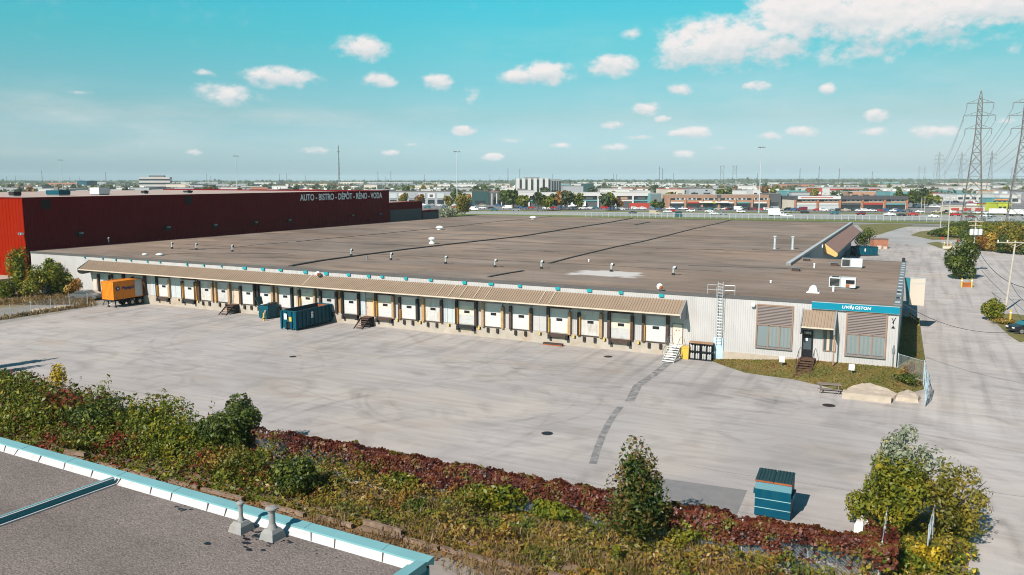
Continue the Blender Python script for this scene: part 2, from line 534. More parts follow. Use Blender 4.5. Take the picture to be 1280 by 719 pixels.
W = D.worlds.new('World')
SC.world = W
W.use_nodes = True
nt = W.node_tree
for n_ in list(nt.nodes):
    nt.nodes.remove(n_)
LK = nt.links
outw = N(nt, 'ShaderNodeOutputWorld')
bg = N(nt, 'ShaderNodeBackground')
bg.inputs['Strength'].default_value = 0.12
LK.new(bg.outputs[0], outw.inputs['Surface'])
sky = N(nt, 'ShaderNodeTexSky', sky_type='NISHITA')
sky.sun_disc = False
sky.sun_elevation = SUN_EL
sky.sun_rotation = PI + SH_AZ                  # bearing of the sun from +Y, clockwise
sky.air_density = 1.0
sky.dust_density = 1.2
sky.ozone_density = 2.5
sky.altitude = 20
tcw = N(nt, 'ShaderNodeTexCoord')
DIRV = tcw.outputs['Generated']
# the photograph's cyan cast of the sky: tint that eases off towards the horizon
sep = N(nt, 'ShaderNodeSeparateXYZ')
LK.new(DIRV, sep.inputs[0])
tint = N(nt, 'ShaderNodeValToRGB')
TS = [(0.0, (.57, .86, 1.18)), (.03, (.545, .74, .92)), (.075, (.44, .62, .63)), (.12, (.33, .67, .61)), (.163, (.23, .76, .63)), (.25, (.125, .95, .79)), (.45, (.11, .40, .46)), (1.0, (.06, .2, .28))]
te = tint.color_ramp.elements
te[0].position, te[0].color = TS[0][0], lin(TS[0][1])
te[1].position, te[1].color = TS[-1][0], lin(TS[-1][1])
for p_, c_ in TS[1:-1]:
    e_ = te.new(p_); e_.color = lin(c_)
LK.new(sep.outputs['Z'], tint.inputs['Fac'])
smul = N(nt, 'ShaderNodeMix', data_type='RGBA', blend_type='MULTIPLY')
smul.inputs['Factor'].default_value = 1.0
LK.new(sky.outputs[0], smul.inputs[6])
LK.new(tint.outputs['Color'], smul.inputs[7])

# clouds: banks fixed in the sky by bearing and height, ragged by noise
def az_el(px, py):
    u, y, dz = ray(px, py)
    X = u * CA - y * SA
    Y = u * SA + y * CA
    return math.atan2(X, Y), math.atan2(dz, math.hypot(u, y))
at2 = N(nt, 'ShaderNodeMath', operation='ARCTAN2')
LK.new(sep.outputs['X'], at2.inputs[0]); LK.new(sep.outputs['Y'], at2.inputs[1])
asn = N(nt, 'ShaderNodeMath', operation='ARCSINE')
LK.new(sep.outputs['Z'], asn.inputs[0])
cmb = N(nt, 'ShaderNodeCombineXYZ')
LK.new(at2.outputs[0], cmb.inputs['X']); LK.new(asn.outputs[0], cmb.inputs['Y'])
def wnoise(scale, detail, rough, vec):
    q = N(nt, 'ShaderNodeTexNoise')
    q.inputs['Scale'].default_value = scale; q.inputs['Detail'].default_value = detail; q.inputs['Roughness'].default_value = rough
    LK.new(vec, q.inputs['Vector'])
    return q
cm = N(nt, 'ShaderNodeMapping'); cm.inputs['Scale'].default_value = (1, 1.5, 1)
LK.new(cmb.outputs[0], cm.inputs['Vector'])
nzc = wnoise(42, 10, 0.62, cm.outputs[0])
nzb = wnoise(13, 5, 0.5, cm.outputs[0])
nmix = N(nt, 'ShaderNodeMath', operation='MULTIPLY_ADD')
nmix.inputs[1].default_value = 0.6
LK.new(nzb.outputs['Fac'], nmix.inputs[0]); LK.new(nzc.outputs['Fac'], nmix.inputs[2])   # ~0.3..1.3, mean 0.8
CLOUDS = [  # px, py, rx, ry, density
    (1110, 20, 190, 44, 1.0), (1010, 16, 100, 42, 1.0), (1230, 8, 150, 36, 1.0), (905, 55, 104, 42, 1.0), (862, 70, 62, 26, 0.85), (965, 62, 62, 32, 0.85), (1090, 55, 130, 36, 0.6), (1180, 40, 150, 30, 0.6),
    (1150, 42, 120, 14, 0.45), (680, 92, 46, 18, 1.0), (656, 96, 30, 12, 0.8), (765, 83, 38, 17, 1.0), (350, 98, 54, 15, 1.0), (335, 94, 32, 13, 0.7),
    (453, 61, 32, 15, 0.95), (275, 115, 46, 15, 0.62), (300, 124, 34, 10, 0.5), (250, 91, 24, 6, 0.5), (476, 101, 22, 10, 0.62), (547, 103, 20, 10, 0.75), (588, 120, 22, 12, 0.4),
    (640, 100, 15, 8, 0.5), (808, 137, 20, 9, 0.9), (828, 149, 14, 5, 0.6), (852, 113, 20, 8, 0.7), (945, 107, 19, 7, 0.62), (1034, 112, 12, 9, 0.6),
    (770, 156, 24, 5, 0.6), (870, 166, 26, 8, 0.62), (845, 167, 20, 5, 0.55), (966, 170, 26, 6, 0.55), (1000, 165, 20, 7, 0.8), (1095, 144, 19, 8, 0.85),
    (1090, 165, 24, 6, 0.5), (1165, 165, 34, 8, 0.7), (1265, 60, 18, 9, 0.4), (580, 164, 16, 6, 0.8), (616, 196, 13, 4.5, 0.8), (485, 191, 14, 4, 0.6), (396, 188, 18, 5, 0.6),
    (242, 190, 14, 5, 0.5), (518, 180, 16, 4, 0.45), (765, 184, 20, 5, 0.5), (855, 192, 16, 5, 0.6), (800, 172, 22, 4, 0.4), (700, 182, 20, 4, 0.45), (1255, 152, 40, 7, 0.5), (790, 42, 14, 8, 0.4), (640, 176, 24, 5, 0.4), (895, 185, 26, 4, 0.35),
    (160, 155, 220, 44, 0.30), (60, 140, 150, 46, 0.30), (330, 150, 240, 34, 0.28), (560, 160, 220, 40, 0.2), (900, 130, 300, 60, .2), (1150, 110, 200, 50, .2), (700, 60, 200, 40, .12), (100, 116, 40, 6, 0.35), (1000, 150, 260, 30, 0.16), (120, 190, 220, 14, 0.2)]
def mnode(op, x, y=None, z=None):
    q = N(nt, 'ShaderNodeMath', operation=op)
    for i_, v_ in enumerate((x, y, z)):
        if v_ is None: continue
        if isinstance(v_, (int, float)): q.inputs[i_].default_value = v_
        else: LK.new(v_, q.inputs[i_])
    return q.outputs[0]
acc = None; veil = None; sumt = None
for i_, (cx, cy, rx, ry, dn) in enumerate(CLOUDS):
    if dn > .31 and rx < 36: rx, ry, dn = rx * 1.2, ry * 1.3, min(1.0, dn * 1.2)
    a0, e0 = az_el(cx, cy)
    a1, _ = az_el(cx + rx, cy)
    _, e1 = az_el(cx, cy - ry)
    sb = N(nt, 'ShaderNodeVectorMath', operation='SUBTRACT'); sb.inputs[1].default_value = (a0, e0, 0)
    LK.new(cmb.outputs[0], sb.inputs[0])
    ml = N(nt, 'ShaderNodeVectorMath', operation='MULTIPLY'); ml.inputs[1].default_value = (1 / (a1 - a0), 1 / (e1 - e0), 0)
    LK.new(sb.outputs[0], ml.inputs[0])
    ln = N(nt, 'ShaderNodeVectorMath', operation='LENGTH'); LK.new(ml.outputs[0], ln.inputs[0])
    mr = N(nt, 'ShaderNodeMapRange')
    mr.inputs['From Min'].default_value = 1.25; mr.inputs['From Max'].default_value = 0.1
    mr.inputs['To Max'].default_value = dn
    LK.new(ln.outputs['Value'], mr.inputs['Value'])
    m_ = mr.outputs['Result']
    if dn < 0.31:
        veil = m_ if veil is None else mnode('MAXIMUM', veil, m_)
        continue
    acc = m_ if acc is None else mnode('SMOOTH_MAX', acc, m_, 0.12)
    sy_ = N(nt, 'ShaderNodeSeparateXYZ'); LK.new(ml.outputs[0], sy_.inputs[0])
    t_ = mnode('MULTIPLY', sy_.outputs['Y'], m_)
    sumt = t_ if sumt is None else mnode('ADD', sumt, t_)
dens = mnode('MULTIPLY_ADD', sumt, 0.28, mnode('MULTIPLY_ADD', acc, 1.6, mnode('MULTIPLY', mnode('SUBTRACT', nmix.outputs[0], 0.8), 2.5)))
dm = N(nt, 'ShaderNodeMapRange', interpolation_type='SMOOTHSTEP')
dm.inputs['From Min'].default_value = 0.22; dm.inputs['From Max'].default_value = 1.15
LK.new(dens, dm.inputs['Value'])
gate = N(nt, 'ShaderNodeMapRange', interpolation_type='SMOOTHSTEP'); gate.inputs['From Max'].default_value = 0.5
LK.new(acc, gate.inputs['Value'])
cf = mnode('MULTIPLY', dm.outputs['Result'], gate.outputs['Result'])
wm_ = N(nt, 'ShaderNodeMapping'); wm_.inputs['Scale'].default_value = (1, 4.5, 1); wm_.inputs['Rotation'].default_value = (0, 0, .12); LK.new(cmb.outputs[0], wm_.inputs['Vector'])
nzw = wnoise(7, 6, .55, wm_.outputs[0])
wr = N(nt, 'ShaderNodeMapRange'); wr.inputs['From Min'].default_value = .38; wr.inputs['From Max'].default_value = .72; LK.new(nzw.outputs['Fac'], wr.inputs['Value'])
cf = mnode('MAXIMUM', cf, mnode('MULTIPLY', mnode('MULTIPLY', veil, 1.5), wr.outputs['Result']))
azf = N(nt, 'ShaderNodeMapRange'); azf.inputs['From Min'].default_value = az_el(600, 150)[0]; azf.inputs['From Max'].default_value = az_el(1200, 150)[0]
LK.new(at2.outputs[0], azf.inputs['Value'])
azt = N(nt, 'ShaderNodeMix', data_type='RGBA'); LK.new(azf.outputs['Result'], azt.inputs['Factor'])
azt.inputs[6].default_value = (1, 1, 1, 1); azt.inputs[7].default_value = (1.04, .865, .835, 1)
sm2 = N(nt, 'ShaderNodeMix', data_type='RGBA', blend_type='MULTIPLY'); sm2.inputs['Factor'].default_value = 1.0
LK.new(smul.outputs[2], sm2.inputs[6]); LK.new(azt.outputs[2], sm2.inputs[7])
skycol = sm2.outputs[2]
# relief: lit tops, greyer bases, and density change along the sun's side
sh = N(nt, 'ShaderNodeVectorMath', operation='ADD'); sh.inputs[1].default_value = (-0.003, 0.010, 0)
LK.new(cm.outputs[0], sh.inputs[0])
nz2 = wnoise(42, 8, 0.62, sh.outputs[0])
df = mnode('SUBTRACT', nzc.outputs['Fac'], nz2.outputs['Fac'])
rl = N(nt, 'ShaderNodeMapRange'); rl.inputs['From Min'].default_value = -0.42; rl.inputs['From Max'].default_value = 0.30
LK.new(mnode('MULTIPLY_ADD', sumt, 0.8, df), rl.inputs['Value'])
ccol = N(nt, 'ShaderNodeMix', data_type='RGBA')
ccol.inputs[6].default_value = (3.05, 3.6, 3.8, 1)
ccol.inputs[7].default_value = (4.75, 4.55, 4.5, 1)
LK.new(rl.outputs['Result'], ccol.inputs['Factor'])
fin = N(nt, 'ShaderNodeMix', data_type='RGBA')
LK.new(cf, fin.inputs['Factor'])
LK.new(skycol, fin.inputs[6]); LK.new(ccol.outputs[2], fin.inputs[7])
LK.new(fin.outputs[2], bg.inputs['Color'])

SC.view_settings.view_transform = 'Standard'
SC.view_settings.look = 'None'
SC.view_settings.exposure = 0.64
SC.view_settings.gamma = 1.0
SC.cycles.max_bounces = 6
SC.cycles.transparent_max_bounces = 16
SC.cycles.use_adaptive_sampling = True
SC.cycles.adaptive_threshold = 0.008
SC.cycles.filter_width = 1.05
SC.cycles.use_denoising = True

# ================================================================== ground
def yard_material():
    m, nt, b = nodes_of('yard_asphalt')
    L = nt.links
    geo = N(nt, 'ShaderNodeNewGeometry'); P = geo.outputs['Position']
    def nz(sc, det, sx=1, sy=1, rot=0, dist=0.0):
        mp = N(nt, 'ShaderNodeMapping'); mp.inputs['Scale'].default_value = (sx, sy, 1); mp.inputs['Rotation'].default_value = (0, 0, rot)
        L.new(P, mp.inputs['Vector'])
        q = N(nt, 'ShaderNodeTexNoise'); q.inputs['Scale'].default_value = sc; q.inputs['Detail'].default_value = det
        q.inputs['Distortion'].default_value = dist
        L.new(mp.outputs[0], q.inputs['Vector'])
        return q.outputs['Fac']
    def rng(v, a, bb, c, d):
        r = N(nt, 'ShaderNodeMapRange')
        r.inputs['From Min'].default_value = a; r.inputs['From Max'].default_value = bb
        r.inputs['To Min'].default_value = c; r.inputs['To Max'].default_value = d
        L.new(v, r.inputs['Value'])
        return r.outputs['Result']
    def mth(op, a, bb):
        q = N(nt, 'ShaderNodeMath', operation=op)
        for i, x in enumerate((a, bb)):
            if isinstance(x, (int, float)): q.inputs[i].default_value = x
            else: L.new(x, q.inputs[i])
        return q.outputs[0]
    v = rng(nz(0.05, 4), 0.3, 0.7, 0.88, 1.10)
    v = mth('MULTIPLY', v, rng(nz(0.35, 7, 0.25, 1.0, 0.12, .5), 0.3, 0.7, 0.93, 1.06))     # streaks along the lanes
    v = mth('MULTIPLY', v, rng(nz(1.6, 7, 0.10, 1.0, -0.25, .4), 0.45, 0.75, 1.02, 0.90))   # tyre drag
    v = mth('MULTIPLY', v, rng(nz(1.8, 7, 0.09, 1.0, 0.28, .4), 0.42, 0.72, 1.03, 0.91))
    sy = N(nt, 'ShaderNodeSeparateXYZ'); L.new(P, sy.inputs[0])
    lane = mth('MULTIPLY', rng(sy.outputs['Y'], -20, -6, 0, 1), rng(nz(0.8, 4, 1.0, 0.05, 0.0), .48, .66, 0, .22))
    v = mth('MULTIPLY', v, mth('SUBTRACT', 1.0, lane))
    v = mth('MULTIPLY', v, rng(nz(0.22, 9, 1, 1, 0, 1.5), 0.50, 0.74, 1.03, 0.80))      # blotches
    v = mth('MULTIPLY', v, rng(nz(12, 3), 0.3, 0.7, 0.93, 1.07))                        # grain
    v = mth('MULTIPLY', v, rng(nz(60, 2), 0.3, 0.7, 0.88, 1.12))
    # wheel arcs left by turning trucks
    sx = N(nt, 'ShaderNodeSeparateXYZ'); L.new(P, sx.inputs[0])
    brk = mth('MULTIPLY', rng(nz(0.5, 4), 0.36, 0.6, 0.0, 1.0), rng(nz(0.06, 2), 0.42, 0.55, 0.15, 1.0))
    arcs = [(-22.7, -47.2, 36.15, .5, .24), (-22.7, -47.2, 38.1, .5, .24), (-18.6, -35.8, 22.85, .5, .22), (-18.6, -35.8, 24.8, .5, .22), (-17.2, -39.6, 28.3, .3, .14), (-62, -6, 16.5, .35, .14), (-62, -6, 18.6, .35, .14), (-60, -4, 14.2, .3, .10), (-58, -7, 21, .4, .12), (-31, -22, 8, .3, .16), (-31, -22, 9.9, .3, .16), (-30, -21, 12, .3, .12),
            (-20, 0, 18, .3, .10), (-20, 0, 20, .3, .10), (-42, -30, 17, .3, .12), (-42, -30, 19, .3, .12), (-5, -52, 33, .5, .18), (-5, -52, 35.2, .5, .18), (-3, -54, 39.5, .4, .15),
            (-12, -48, 27, .3, .12), (22, -40, 18, .5, .20), (22, -40, 20.3, .5, .2), (24, -42, 24.5, .4, .16), (-75, -40, 30, .3, .10), (-75, -40, 32, .3, .10), (-15, -14, 6.5, .3, .14), (-15, -14, 8.4, .3, .14), (12, 40, 52, .5, .10), (16, 45, 57, .5, .08)]
    for (cx, cy, r, wd, dk) in arcs:
        d2 = mth('ADD', mth('POWER', mth('SUBTRACT', sx.outputs['X'], cx), 2.0), mth('POWER', mth('SUBTRACT', sx.outputs['Y'], cy), 2.0))
        q = mth('ABSOLUTE', mth('SUBTRACT', mth('SQRT', d2, 0.0), r), 0.0)
        q = rng(q, 0.0, wd * .8, dk * 1.05, 0.0)
        v = mth('SUBTRACT', v, mth('MULTIPLY', q, brk))
    v = mth('MULTIPLY', v, rng(sx.outputs['X'], -1.0, 7.0, 1.0, 1.12))
    dustn = rng(nz(0.09, 5, 1, 1, 0, 0.8), 0.45, 0.7, 0.0, 1.0)
    c0 = N(nt, 'ShaderNodeMix', data_type='RGBA'); L.new(dustn, c0.inputs['Factor'])
    c0.inputs[6].default_value = (0.362, 0.336, 0.324, 1); c0.inputs[7].default_value = (0.402, 0.360, 0.329, 1)
    sc = N(nt, 'ShaderNodeVectorMath', operation='SCALE'); L.new(c0.outputs[2], sc.inputs[0]); L.new(v, sc.inputs['Scale'])
    # rusty stains
    st = rng(nz(0.13, 6, 0.8, 1.8, 0, .6), 0.58, 0.74, 0.0, 0.42)
    c1 = N(nt, 'ShaderNodeMix', data_type='RGBA'); L.new(st, c1.inputs['Factor']); L.new(sc.outputs[0], c1.inputs[6]); c1.inputs[7].default_value = (0.30, 0.235, 0.18, 1)
    L.new(c1.outputs[2], b.inputs['Base Color'])
    b.inputs['Roughness'].default_value = 0.9; b.inputs['Specular IOR Level'].default_value = 0.2
    nb = N(nt, 'ShaderNodeTexNoise'); nb.inputs['Scale'].default_value = 25; L.new(P, nb.inputs['Vector'])
    bp = N(nt, 'ShaderNodeBump'); bp.inputs['Strength'].default_value = 0.25; bp.inputs['Distance'].default_value = 0.03
    L.new(nb.outputs['Fac'], bp.inputs['Height']); L.new(bp.outputs[0], b.inputs['Normal'])
    return m
YARD = yard_material()
GROUND = mat('ground_mix', (0.115, 0.115, 0.065), 0.95, 0.2, 0.02, dirt=(0.26, 0.25, 0.24), dirt_amt=0.9, dirt_scale=(0.012, 0.012, 1), dirt_lo=0.42, dirt_hi=0.56)
EARTH = mat('earth', (0.21, 0.145, 0.095), 0.95, 0.25, 0.9, bump=0.6, dirt=(0.12, 0.09, 0.05), dirt_amt=0.8, dirt_scale=(0.7, 0.7, 1), dirt_lo=0.4)
GRASSG = mat('grass_ground', (0.125, 0.125, 0.035), 0.95, 0.25, 0.5, bump=0.4, dirt=(0.20, 0.15, 0.065), dirt_amt=0.9, dirt_scale=(0.35, 0.35, 1), dirt_lo=0.42)
GRASSB = mat('grass_bright', (0.13, 0.155, 0.03), 0.95, 0.25, 0.5, bump=0.4, dirt=(0.22, 0.17, 0.06), dirt_amt=0.6, dirt_scale=(0.35, 0.35, 1), dirt_lo=0.5)
ROADM = mat('highway_asphalt', (0.30, 0.295, 0.29), 0.9, 0.1, 0.05)
LOTM = mat('lot_asphalt', (0.17, 0.17, 0.175), 0.9, 0.15, 0.05)
PATCHM = mat('asphalt_patch', (0.16, 0.156, 0.156), 0.9, 0.14, 1.2, bump=0.3, dirt=(0.31, 0.295, 0.29), dirt_amt=0.85, dirt_scale=(1.6, 1.6, 1), dirt_lo=0.40, dirt_hi=.62)
PATCHL = mat('asphalt_patch_pale', (0.195, 0.19, 0.19), 0.9, 0.08, 1.5, bump=0.3)
OLDC = mat('broken_concrete', (0.28, 0.265, 0.25), 0.95, 0.15, 0.8, dirt=(0.19, 0.15, 0.08), dirt_amt=0.9, dirt_scale=(0.4, 0.4, 1), dirt_lo=0.45)

R_ = 9000
struct(MB().sheet([(CAMX - R_, CAMY - R_, -0.06), (CAMX + R_, CAMY - R_, -0.06), (CAMX + R_, CAMY + R_, -0.06), (CAMX - R_, CAMY + R_, -0.06)]).build('ground', GROUND))
yl = -103.5
struct(MB().sheet([(yl, -43.2, 0), (3.4, -43.2, 0), (3.4, -60, 0), (220, -60, 0), (220, 268, 0), (yl, 268, 0)]).build('yard', YARD))
def gsheet(name, m, pxs, z, stuff=None):
    return struct(MB().sheet([tuple(G(x, y, 0).xy) + (z,) for x, y in pxs]).build(name, m))
# earth strip behind the creeper fence, down to the timber edging
struct(MB().sheet([(-150, -62, -0.01), (3.4, -62, -0.01), (3.4, -43.2, -0.01), (-150, -43.2, -0.01)]).build('earth_bank', EARTH))
gsheet('path', mat('path_slab', (.26, .235, .215), .9, .15, 1.0), [(520, 730), (528, 700), (560, 697), (600, 715), (640, 740), (620, 800), (520, 800)], 0.004)
# repaired strips and patches in the asphalt
def strip(pts, wd, name, m, z=0.008):
    mb = MB(); pts = [Vector(p) for p in pts]
    for a, b in zip(pts[:-1], pts[1:]):
        d = (b - a).normalized(); s = Vector((-d.y, d.x, 0)) * wd * .5
        mb.sheet([(a - s).xy[:] + (z,), (b - s).xy[:] + (z,), (b + s).xy[:] + (z,), (a + s).xy[:] + (z,)])
    return struct(mb.build(name, m))
strip([G(836, 453), G(818, 468), G(797, 482), G(787, 502)], 0.75, 'asphalt_patch', PATCHM)
strip([G(776, 508), G(768, 518), G(760, 531), G(753, 545), G(746, 563), G(741, 580)], 0.5, 'asphalt_patch', PATCHM)
gsheet('asphalt_patch', PATCHL, [(812, 596), (934, 613), (920, 646), (800, 640)], 0.006)
gsheet('asphalt_patch', PATCHL, [(1015, 512), (1060, 508), (1230, 560), (1262, 600), (1200, 572), (1090, 535)], 0.005).hide_render = True

# distant ground: grass margins, islands, highway, car parks
gsheet('grass_margin', GRASSB, [(540, 270.8), (735, 272), (1300, 282), (1300, 279.5), (735, 269), (540, 266.9)], 0.05)
gsheet('grass_island', GRASSG, [(1072, 281), (1110, 279.5), (1142, 281), (1120, 287), (1100, 293), (1085, 296)], 0.03)
gsheet('grass_island', GRASSG, [(1138, 294), (1150, 289.5), (1172, 287.5), (1230, 289), (1230, 299), (1165, 300)], 0.03)
gsheet('grass_island', GRASSG, [(1157, 304), (1172, 302.5), (1190, 307), (1204, 313), (1186, 314)], 0.03)
gsheet('grass_island', GRASSG, [(1231, 395), (1243, 402), (1262, 420), (1275, 428), (1300, 424), (1300, 396), (1262, 392)], 0.02)
gsheet('highway', ROADM, [(-300, 260.0), (700, 264.6), (1500, 271.5), (1500, 281), (545, 266.8), (-300, 263.5)], 0.10)
gsheet('grass_margin', GRASSB, [(-300, 259.9), (700, 264.5), (1500, 271.4), (1500, 269.6), (700, 263.2), (-300, 259)], 0.08)
gsheet('parking_lot', LOTM, [(-300, 258.9), (700, 263.1), (1500, 269.5), (1500, 246), (-300, 246)], 0.06)
gsheet('concrete_pad', OLDC, [(-60, 412), (0, 405), (60, 394), (128, 382), (132, 372), (60, 378), (-60, 388)], 0.012)
gsheet('dry_field', mat('dry_grass', (0.24, 0.17, 0.075), 0.95, 0.25, 0.4, bump=0.4), [(-80, 392), (60, 380), (130, 371), (112, 362), (40, 362), (-80, 372)], 0.02)
gsheet('parking_lot', mat('side_lot', (0.33, 0.32, 0.315), 0.9, 0.12, 0.1), [(1128, 283.5), (1108, 285.5), (1100, 300), (1130, 305), (1300, 318), (1300, 306), (1172, 300.5), (1136, 296), (1138, 292)], 0.016)

# hairline cracks and sealed joints
rr = random.Random(77)
for k in range(20):
    p_ = Vector((rr.uniform(-95, 25), rr.uniform(-38, -6), 0)) if k < 14 else Vector((rr.uniform(6, 28), rr.uniform(-20, 60), 0))
    an = rr.choice((0.0, 0.05, -.08, .12, -.2)) + rr.uniform(-.15, .15); pts = [p_]
    for q_ in range(rr.randint(5, 14)):
        an += rr.uniform(-.12, .12); p_ = p_ + Vector((math.cos(an), math.sin(an), 0)) * rr.uniform(.7, 1.6); pts.append(p_)
    strip(pts, rr.uniform(.03, .065), 'asphalt_crack', mat('crack_tar', (.21, .20, .19), .9, .3), .004 + k * .0002)
def manhole(px, py, r, label):
    p = G(px, py)
    t = thing('manhole_cover', label, 'manhole cover', (p.x, p.y, 0.012))
    MB().lathe((0, 0, 0), [(r, 0), (r, 0.012), (r * .9, 0.016)], 20).build('frame', BROWN, t)
    mb = MB().lathe((0, 0, 0.012), [(r * .86, 0), (r * .86, 0.012)], 20)
    for k in range(5):
        mb.box(-r * .6, r * .6, -r * .5 + k * r * .25 - .02, -r * .5 + k * r * .25 + .02, .02, .03)
    mb.build('lid', BLACK, t)
manhole(684, 542, 0.42, 'dark round manhole cover in the middle of the open yard')
manhole(1036, 507, 0.5, 'worn flat manhole cover in front of the concrete block')
manhole(366, 446, 0.35, 'small dark drain cover in the yard left of centre')
manhole(760, 446, 0.45, 'rusty drain cover in the yard near the dock doors')

# ================================================================== warehouse
HB = 6.62
wh = thing('warehouse', 'long low white ribbed loading dock warehouse with brown flat roof and tan canopy', 'warehouse', (0, 0, 0))

def ribbed(mb, p0, p1, z0, z1, out, pitch=0.22, dep=0.022):
    """vertical trapezoid ribs from p0 to p1 (2-D), standing out towards 'out'"""
    p0 = Vector(p0); p1 = Vector(p1); d = p1 - p0; Ln = d.length; d.normalize(); o = Vector(out)
    n = max(1, int(round(Ln / pitch))); st = Ln / n
    prof = []
    for i in range(n):
        for f, h in ((0.0, 0), (0.55, 0), (0.65, 1), (0.90, 1)):
            q = p0 + d * ((i + f) * st) + o * (h * dep); prof.append(q)
    prof.append(p1)
    vs = [(q.x, q.y, z0) for q in prof] + [(q.x, q.y, z1) for q in prof]
    k = len(prof)
    mb.add(vs, [(i, i + 1, k + i + 1, k + i) for i in range(k - 1)])

# walls
mb = MB(); ribbed(mb, (-126, 0), (0, 0), 0.9, HB - .28, (0, -1)); mb.build('wall', WHITE, wh)
mb = MB(); ribbed(mb, (0, 0), (0, 44), 0.9, HB - .28, (1, 0)); mb.build('wall', WHITE, wh)
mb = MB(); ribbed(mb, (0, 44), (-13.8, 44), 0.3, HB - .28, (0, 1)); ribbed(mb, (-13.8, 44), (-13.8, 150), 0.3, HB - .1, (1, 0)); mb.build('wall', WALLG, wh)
mb = MB(); ribbed(mb, (-126, 150), (-126, 0), 0.3, HB - .28, (-1, 0)); ribbed(mb, (-13.8, 150), (-126, 150), 0.3, HB - .1, (0, 1)); mb.build('wall', WHITE, wh)
mb = MB(); mb.box(-126.05, -17.2, -0.16, 0.05, -0.2, 1.28); mb.build('dock_plinth', CONC, wh)
mb = MB(); mb.box(-17.2, 0.06, -0.10, 0.05, -0.2, 0.95); mb.box(0.055, 0.10, -0.1, 44, -0.2, 0.95); mb.build('foundation', CONCL, wh)
# roof
def roof_material():
    m, nt, b = nodes_of('built_up_roof')
    L = nt.links
    geo = N(nt, 'ShaderNodeNewGeometry'); P = geo.outputs['Position']
    def nz(sc, det, s, dist=0.0):
        mp = N(nt, 'ShaderNodeMapping'); mp.inputs['Scale'].default_value = s
        L.new(P, mp.inputs['Vector'])
        q = N(nt, 'ShaderNodeTexNoise'); q.inputs['Scale'].default_value = sc; q.inputs['Detail'].default_value = det; q.inputs['Distortion'].default_value = dist
        L.new(mp.outputs[0], q.inputs['Vector'])
        return q.outputs['Fac']
    def rng(v, a, bb, c, d):
        r = N(nt, 'ShaderNodeMapRange')
        r.inputs['From Min'].default_value = a; r.inputs['From Max'].default_value = bb; r.inputs['To Min'].default_value = c; r.inputs['To Max'].default_value = d
        L.new(v, r.inputs['Value']); return r.outputs['Result']
    def mul(a, bb):
        q = N(nt, 'ShaderNodeMath', operation='MULTIPLY'); L.new(a, q.inputs[0]); L.new(bb, q.inputs[1]); return q.outputs[0]
    v = rng(nz(0.06, 5, (1, 1, 1)), 0.3, 0.7, 0.80, 1.22)
    v = mul(v, rng(nz(0.16, 4, (.35, 1.6, 1), .8), 0.35, 0.65, 0.86, 1.12))
    v = mul(v, rng(nz(0.5, 6, (0.05, 0.45, 1), .4), 0.35, 0.7, 1.03, 0.90))
    v = mul(v, rng(nz(1.0, 6, (0.05, 0.5, 1), .6), 0.58, 0.78, 1.0, 0.68))
    v = mul(v, rng(nz(0.3, 6, (0.5, 1.2, 1), 1.0), 0.5, 0.72, 1.03, 0.72))
    v = mul(v, rng(nz(7, 3, (1, 1, 1)), 0.3, 0.7, 0.9, 1.1))
    c0 = N(nt, 'ShaderNodeMix', data_type='RGBA'); L.new(rng(nz(0.05, 4, (1, 2, 1)), 0.35, 0.65, 0, 1), c0.inputs['Factor'])
    c0.inputs[6].default_value = (0.238, 0.172, 0.130, 1); c0.inputs[7].default_value = (0.213, 0.170, 0.142, 1)
    sc = N(nt, 'ShaderNodeVectorMath', operation='SCALE'); L.new(c0.outputs[2], sc.inputs[0]); L.new(v, sc.inputs['Scale'])
    # weathered white reflective patch that was brushed on near the front edge
    sx = N(nt, 'ShaderNodeSeparateXYZ'); L.new(P, sx.inputs[0])
    wx = rng(sx.outputs['X'], -36.5, -28.5, -1, 1); wy = rng(sx.outputs['Y'], 9.5, 15.0, -1, 1)
    for s_ in (wx, wy): s_.node.clamp = False
    def ab(v):
        q = N(nt, 'ShaderNodeMath', operation='ABSOLUTE'); L.new(v, q.inputs[0]); return q.outputs[0]
    for_n = N(nt, 'ShaderNodeMath', operation='MAXIMUM'); L.new(ab(wx), for_n.inputs[0]); L.new(ab(wy), for_n.inputs[1])
    ad = N(nt, 'ShaderNodeMath', operation='MULTIPLY_ADD'); ad.inputs[1].default_value = 1.3
    L.new(nz(0.9, 5, (0.5, 1.0, 1)), ad.inputs[0]); L.new(for_n.outputs[0], ad.inputs[2])
    pf = rng(ad.outputs[0], 1.50, 1.72, 0.85, 0.0)
    c1 = N(nt, 'ShaderNodeMix', data_type='RGBA'); L.new(pf, c1.inputs['Factor']); L.new(sc.outputs[0], c1.inputs[6]); c1.inputs[7].default_value = (0.55, 0.53, 0.51, 1)
    L.new(c1.outputs[2], b.inputs['Base Color'])
    b.inputs['Roughness'].default_value = 0.9; b.inputs['Specular IOR Level'].default_value = 0.2
    return m
ROOF = roof_material()
mb = MB().use(ROOF)
mb.add([(-126, 0.0, HB), (0, 0.0, HB), (0, 44, HB), (-13.8, 44, HB), (-13.8, 150, HB), (-126, 150, HB)], [(0, 1, 2, 3, 4, 5)])
mb.use(FLASH)
mb.box(-126.06, 0.06, -0.07, 0.06, HB - .28, HB + .05)
mb.box(-126.06, -125.9, 0.06, 150, HB - .28, HB + .05)
mb.box(-13.9, 0.0, 43.9, 44.08, HB - .25, HB + .05)
mb.box(-126, -13.7, 149.9, 150.1, HB - .25, HB + .05)
mb.build('roof', parent=wh)
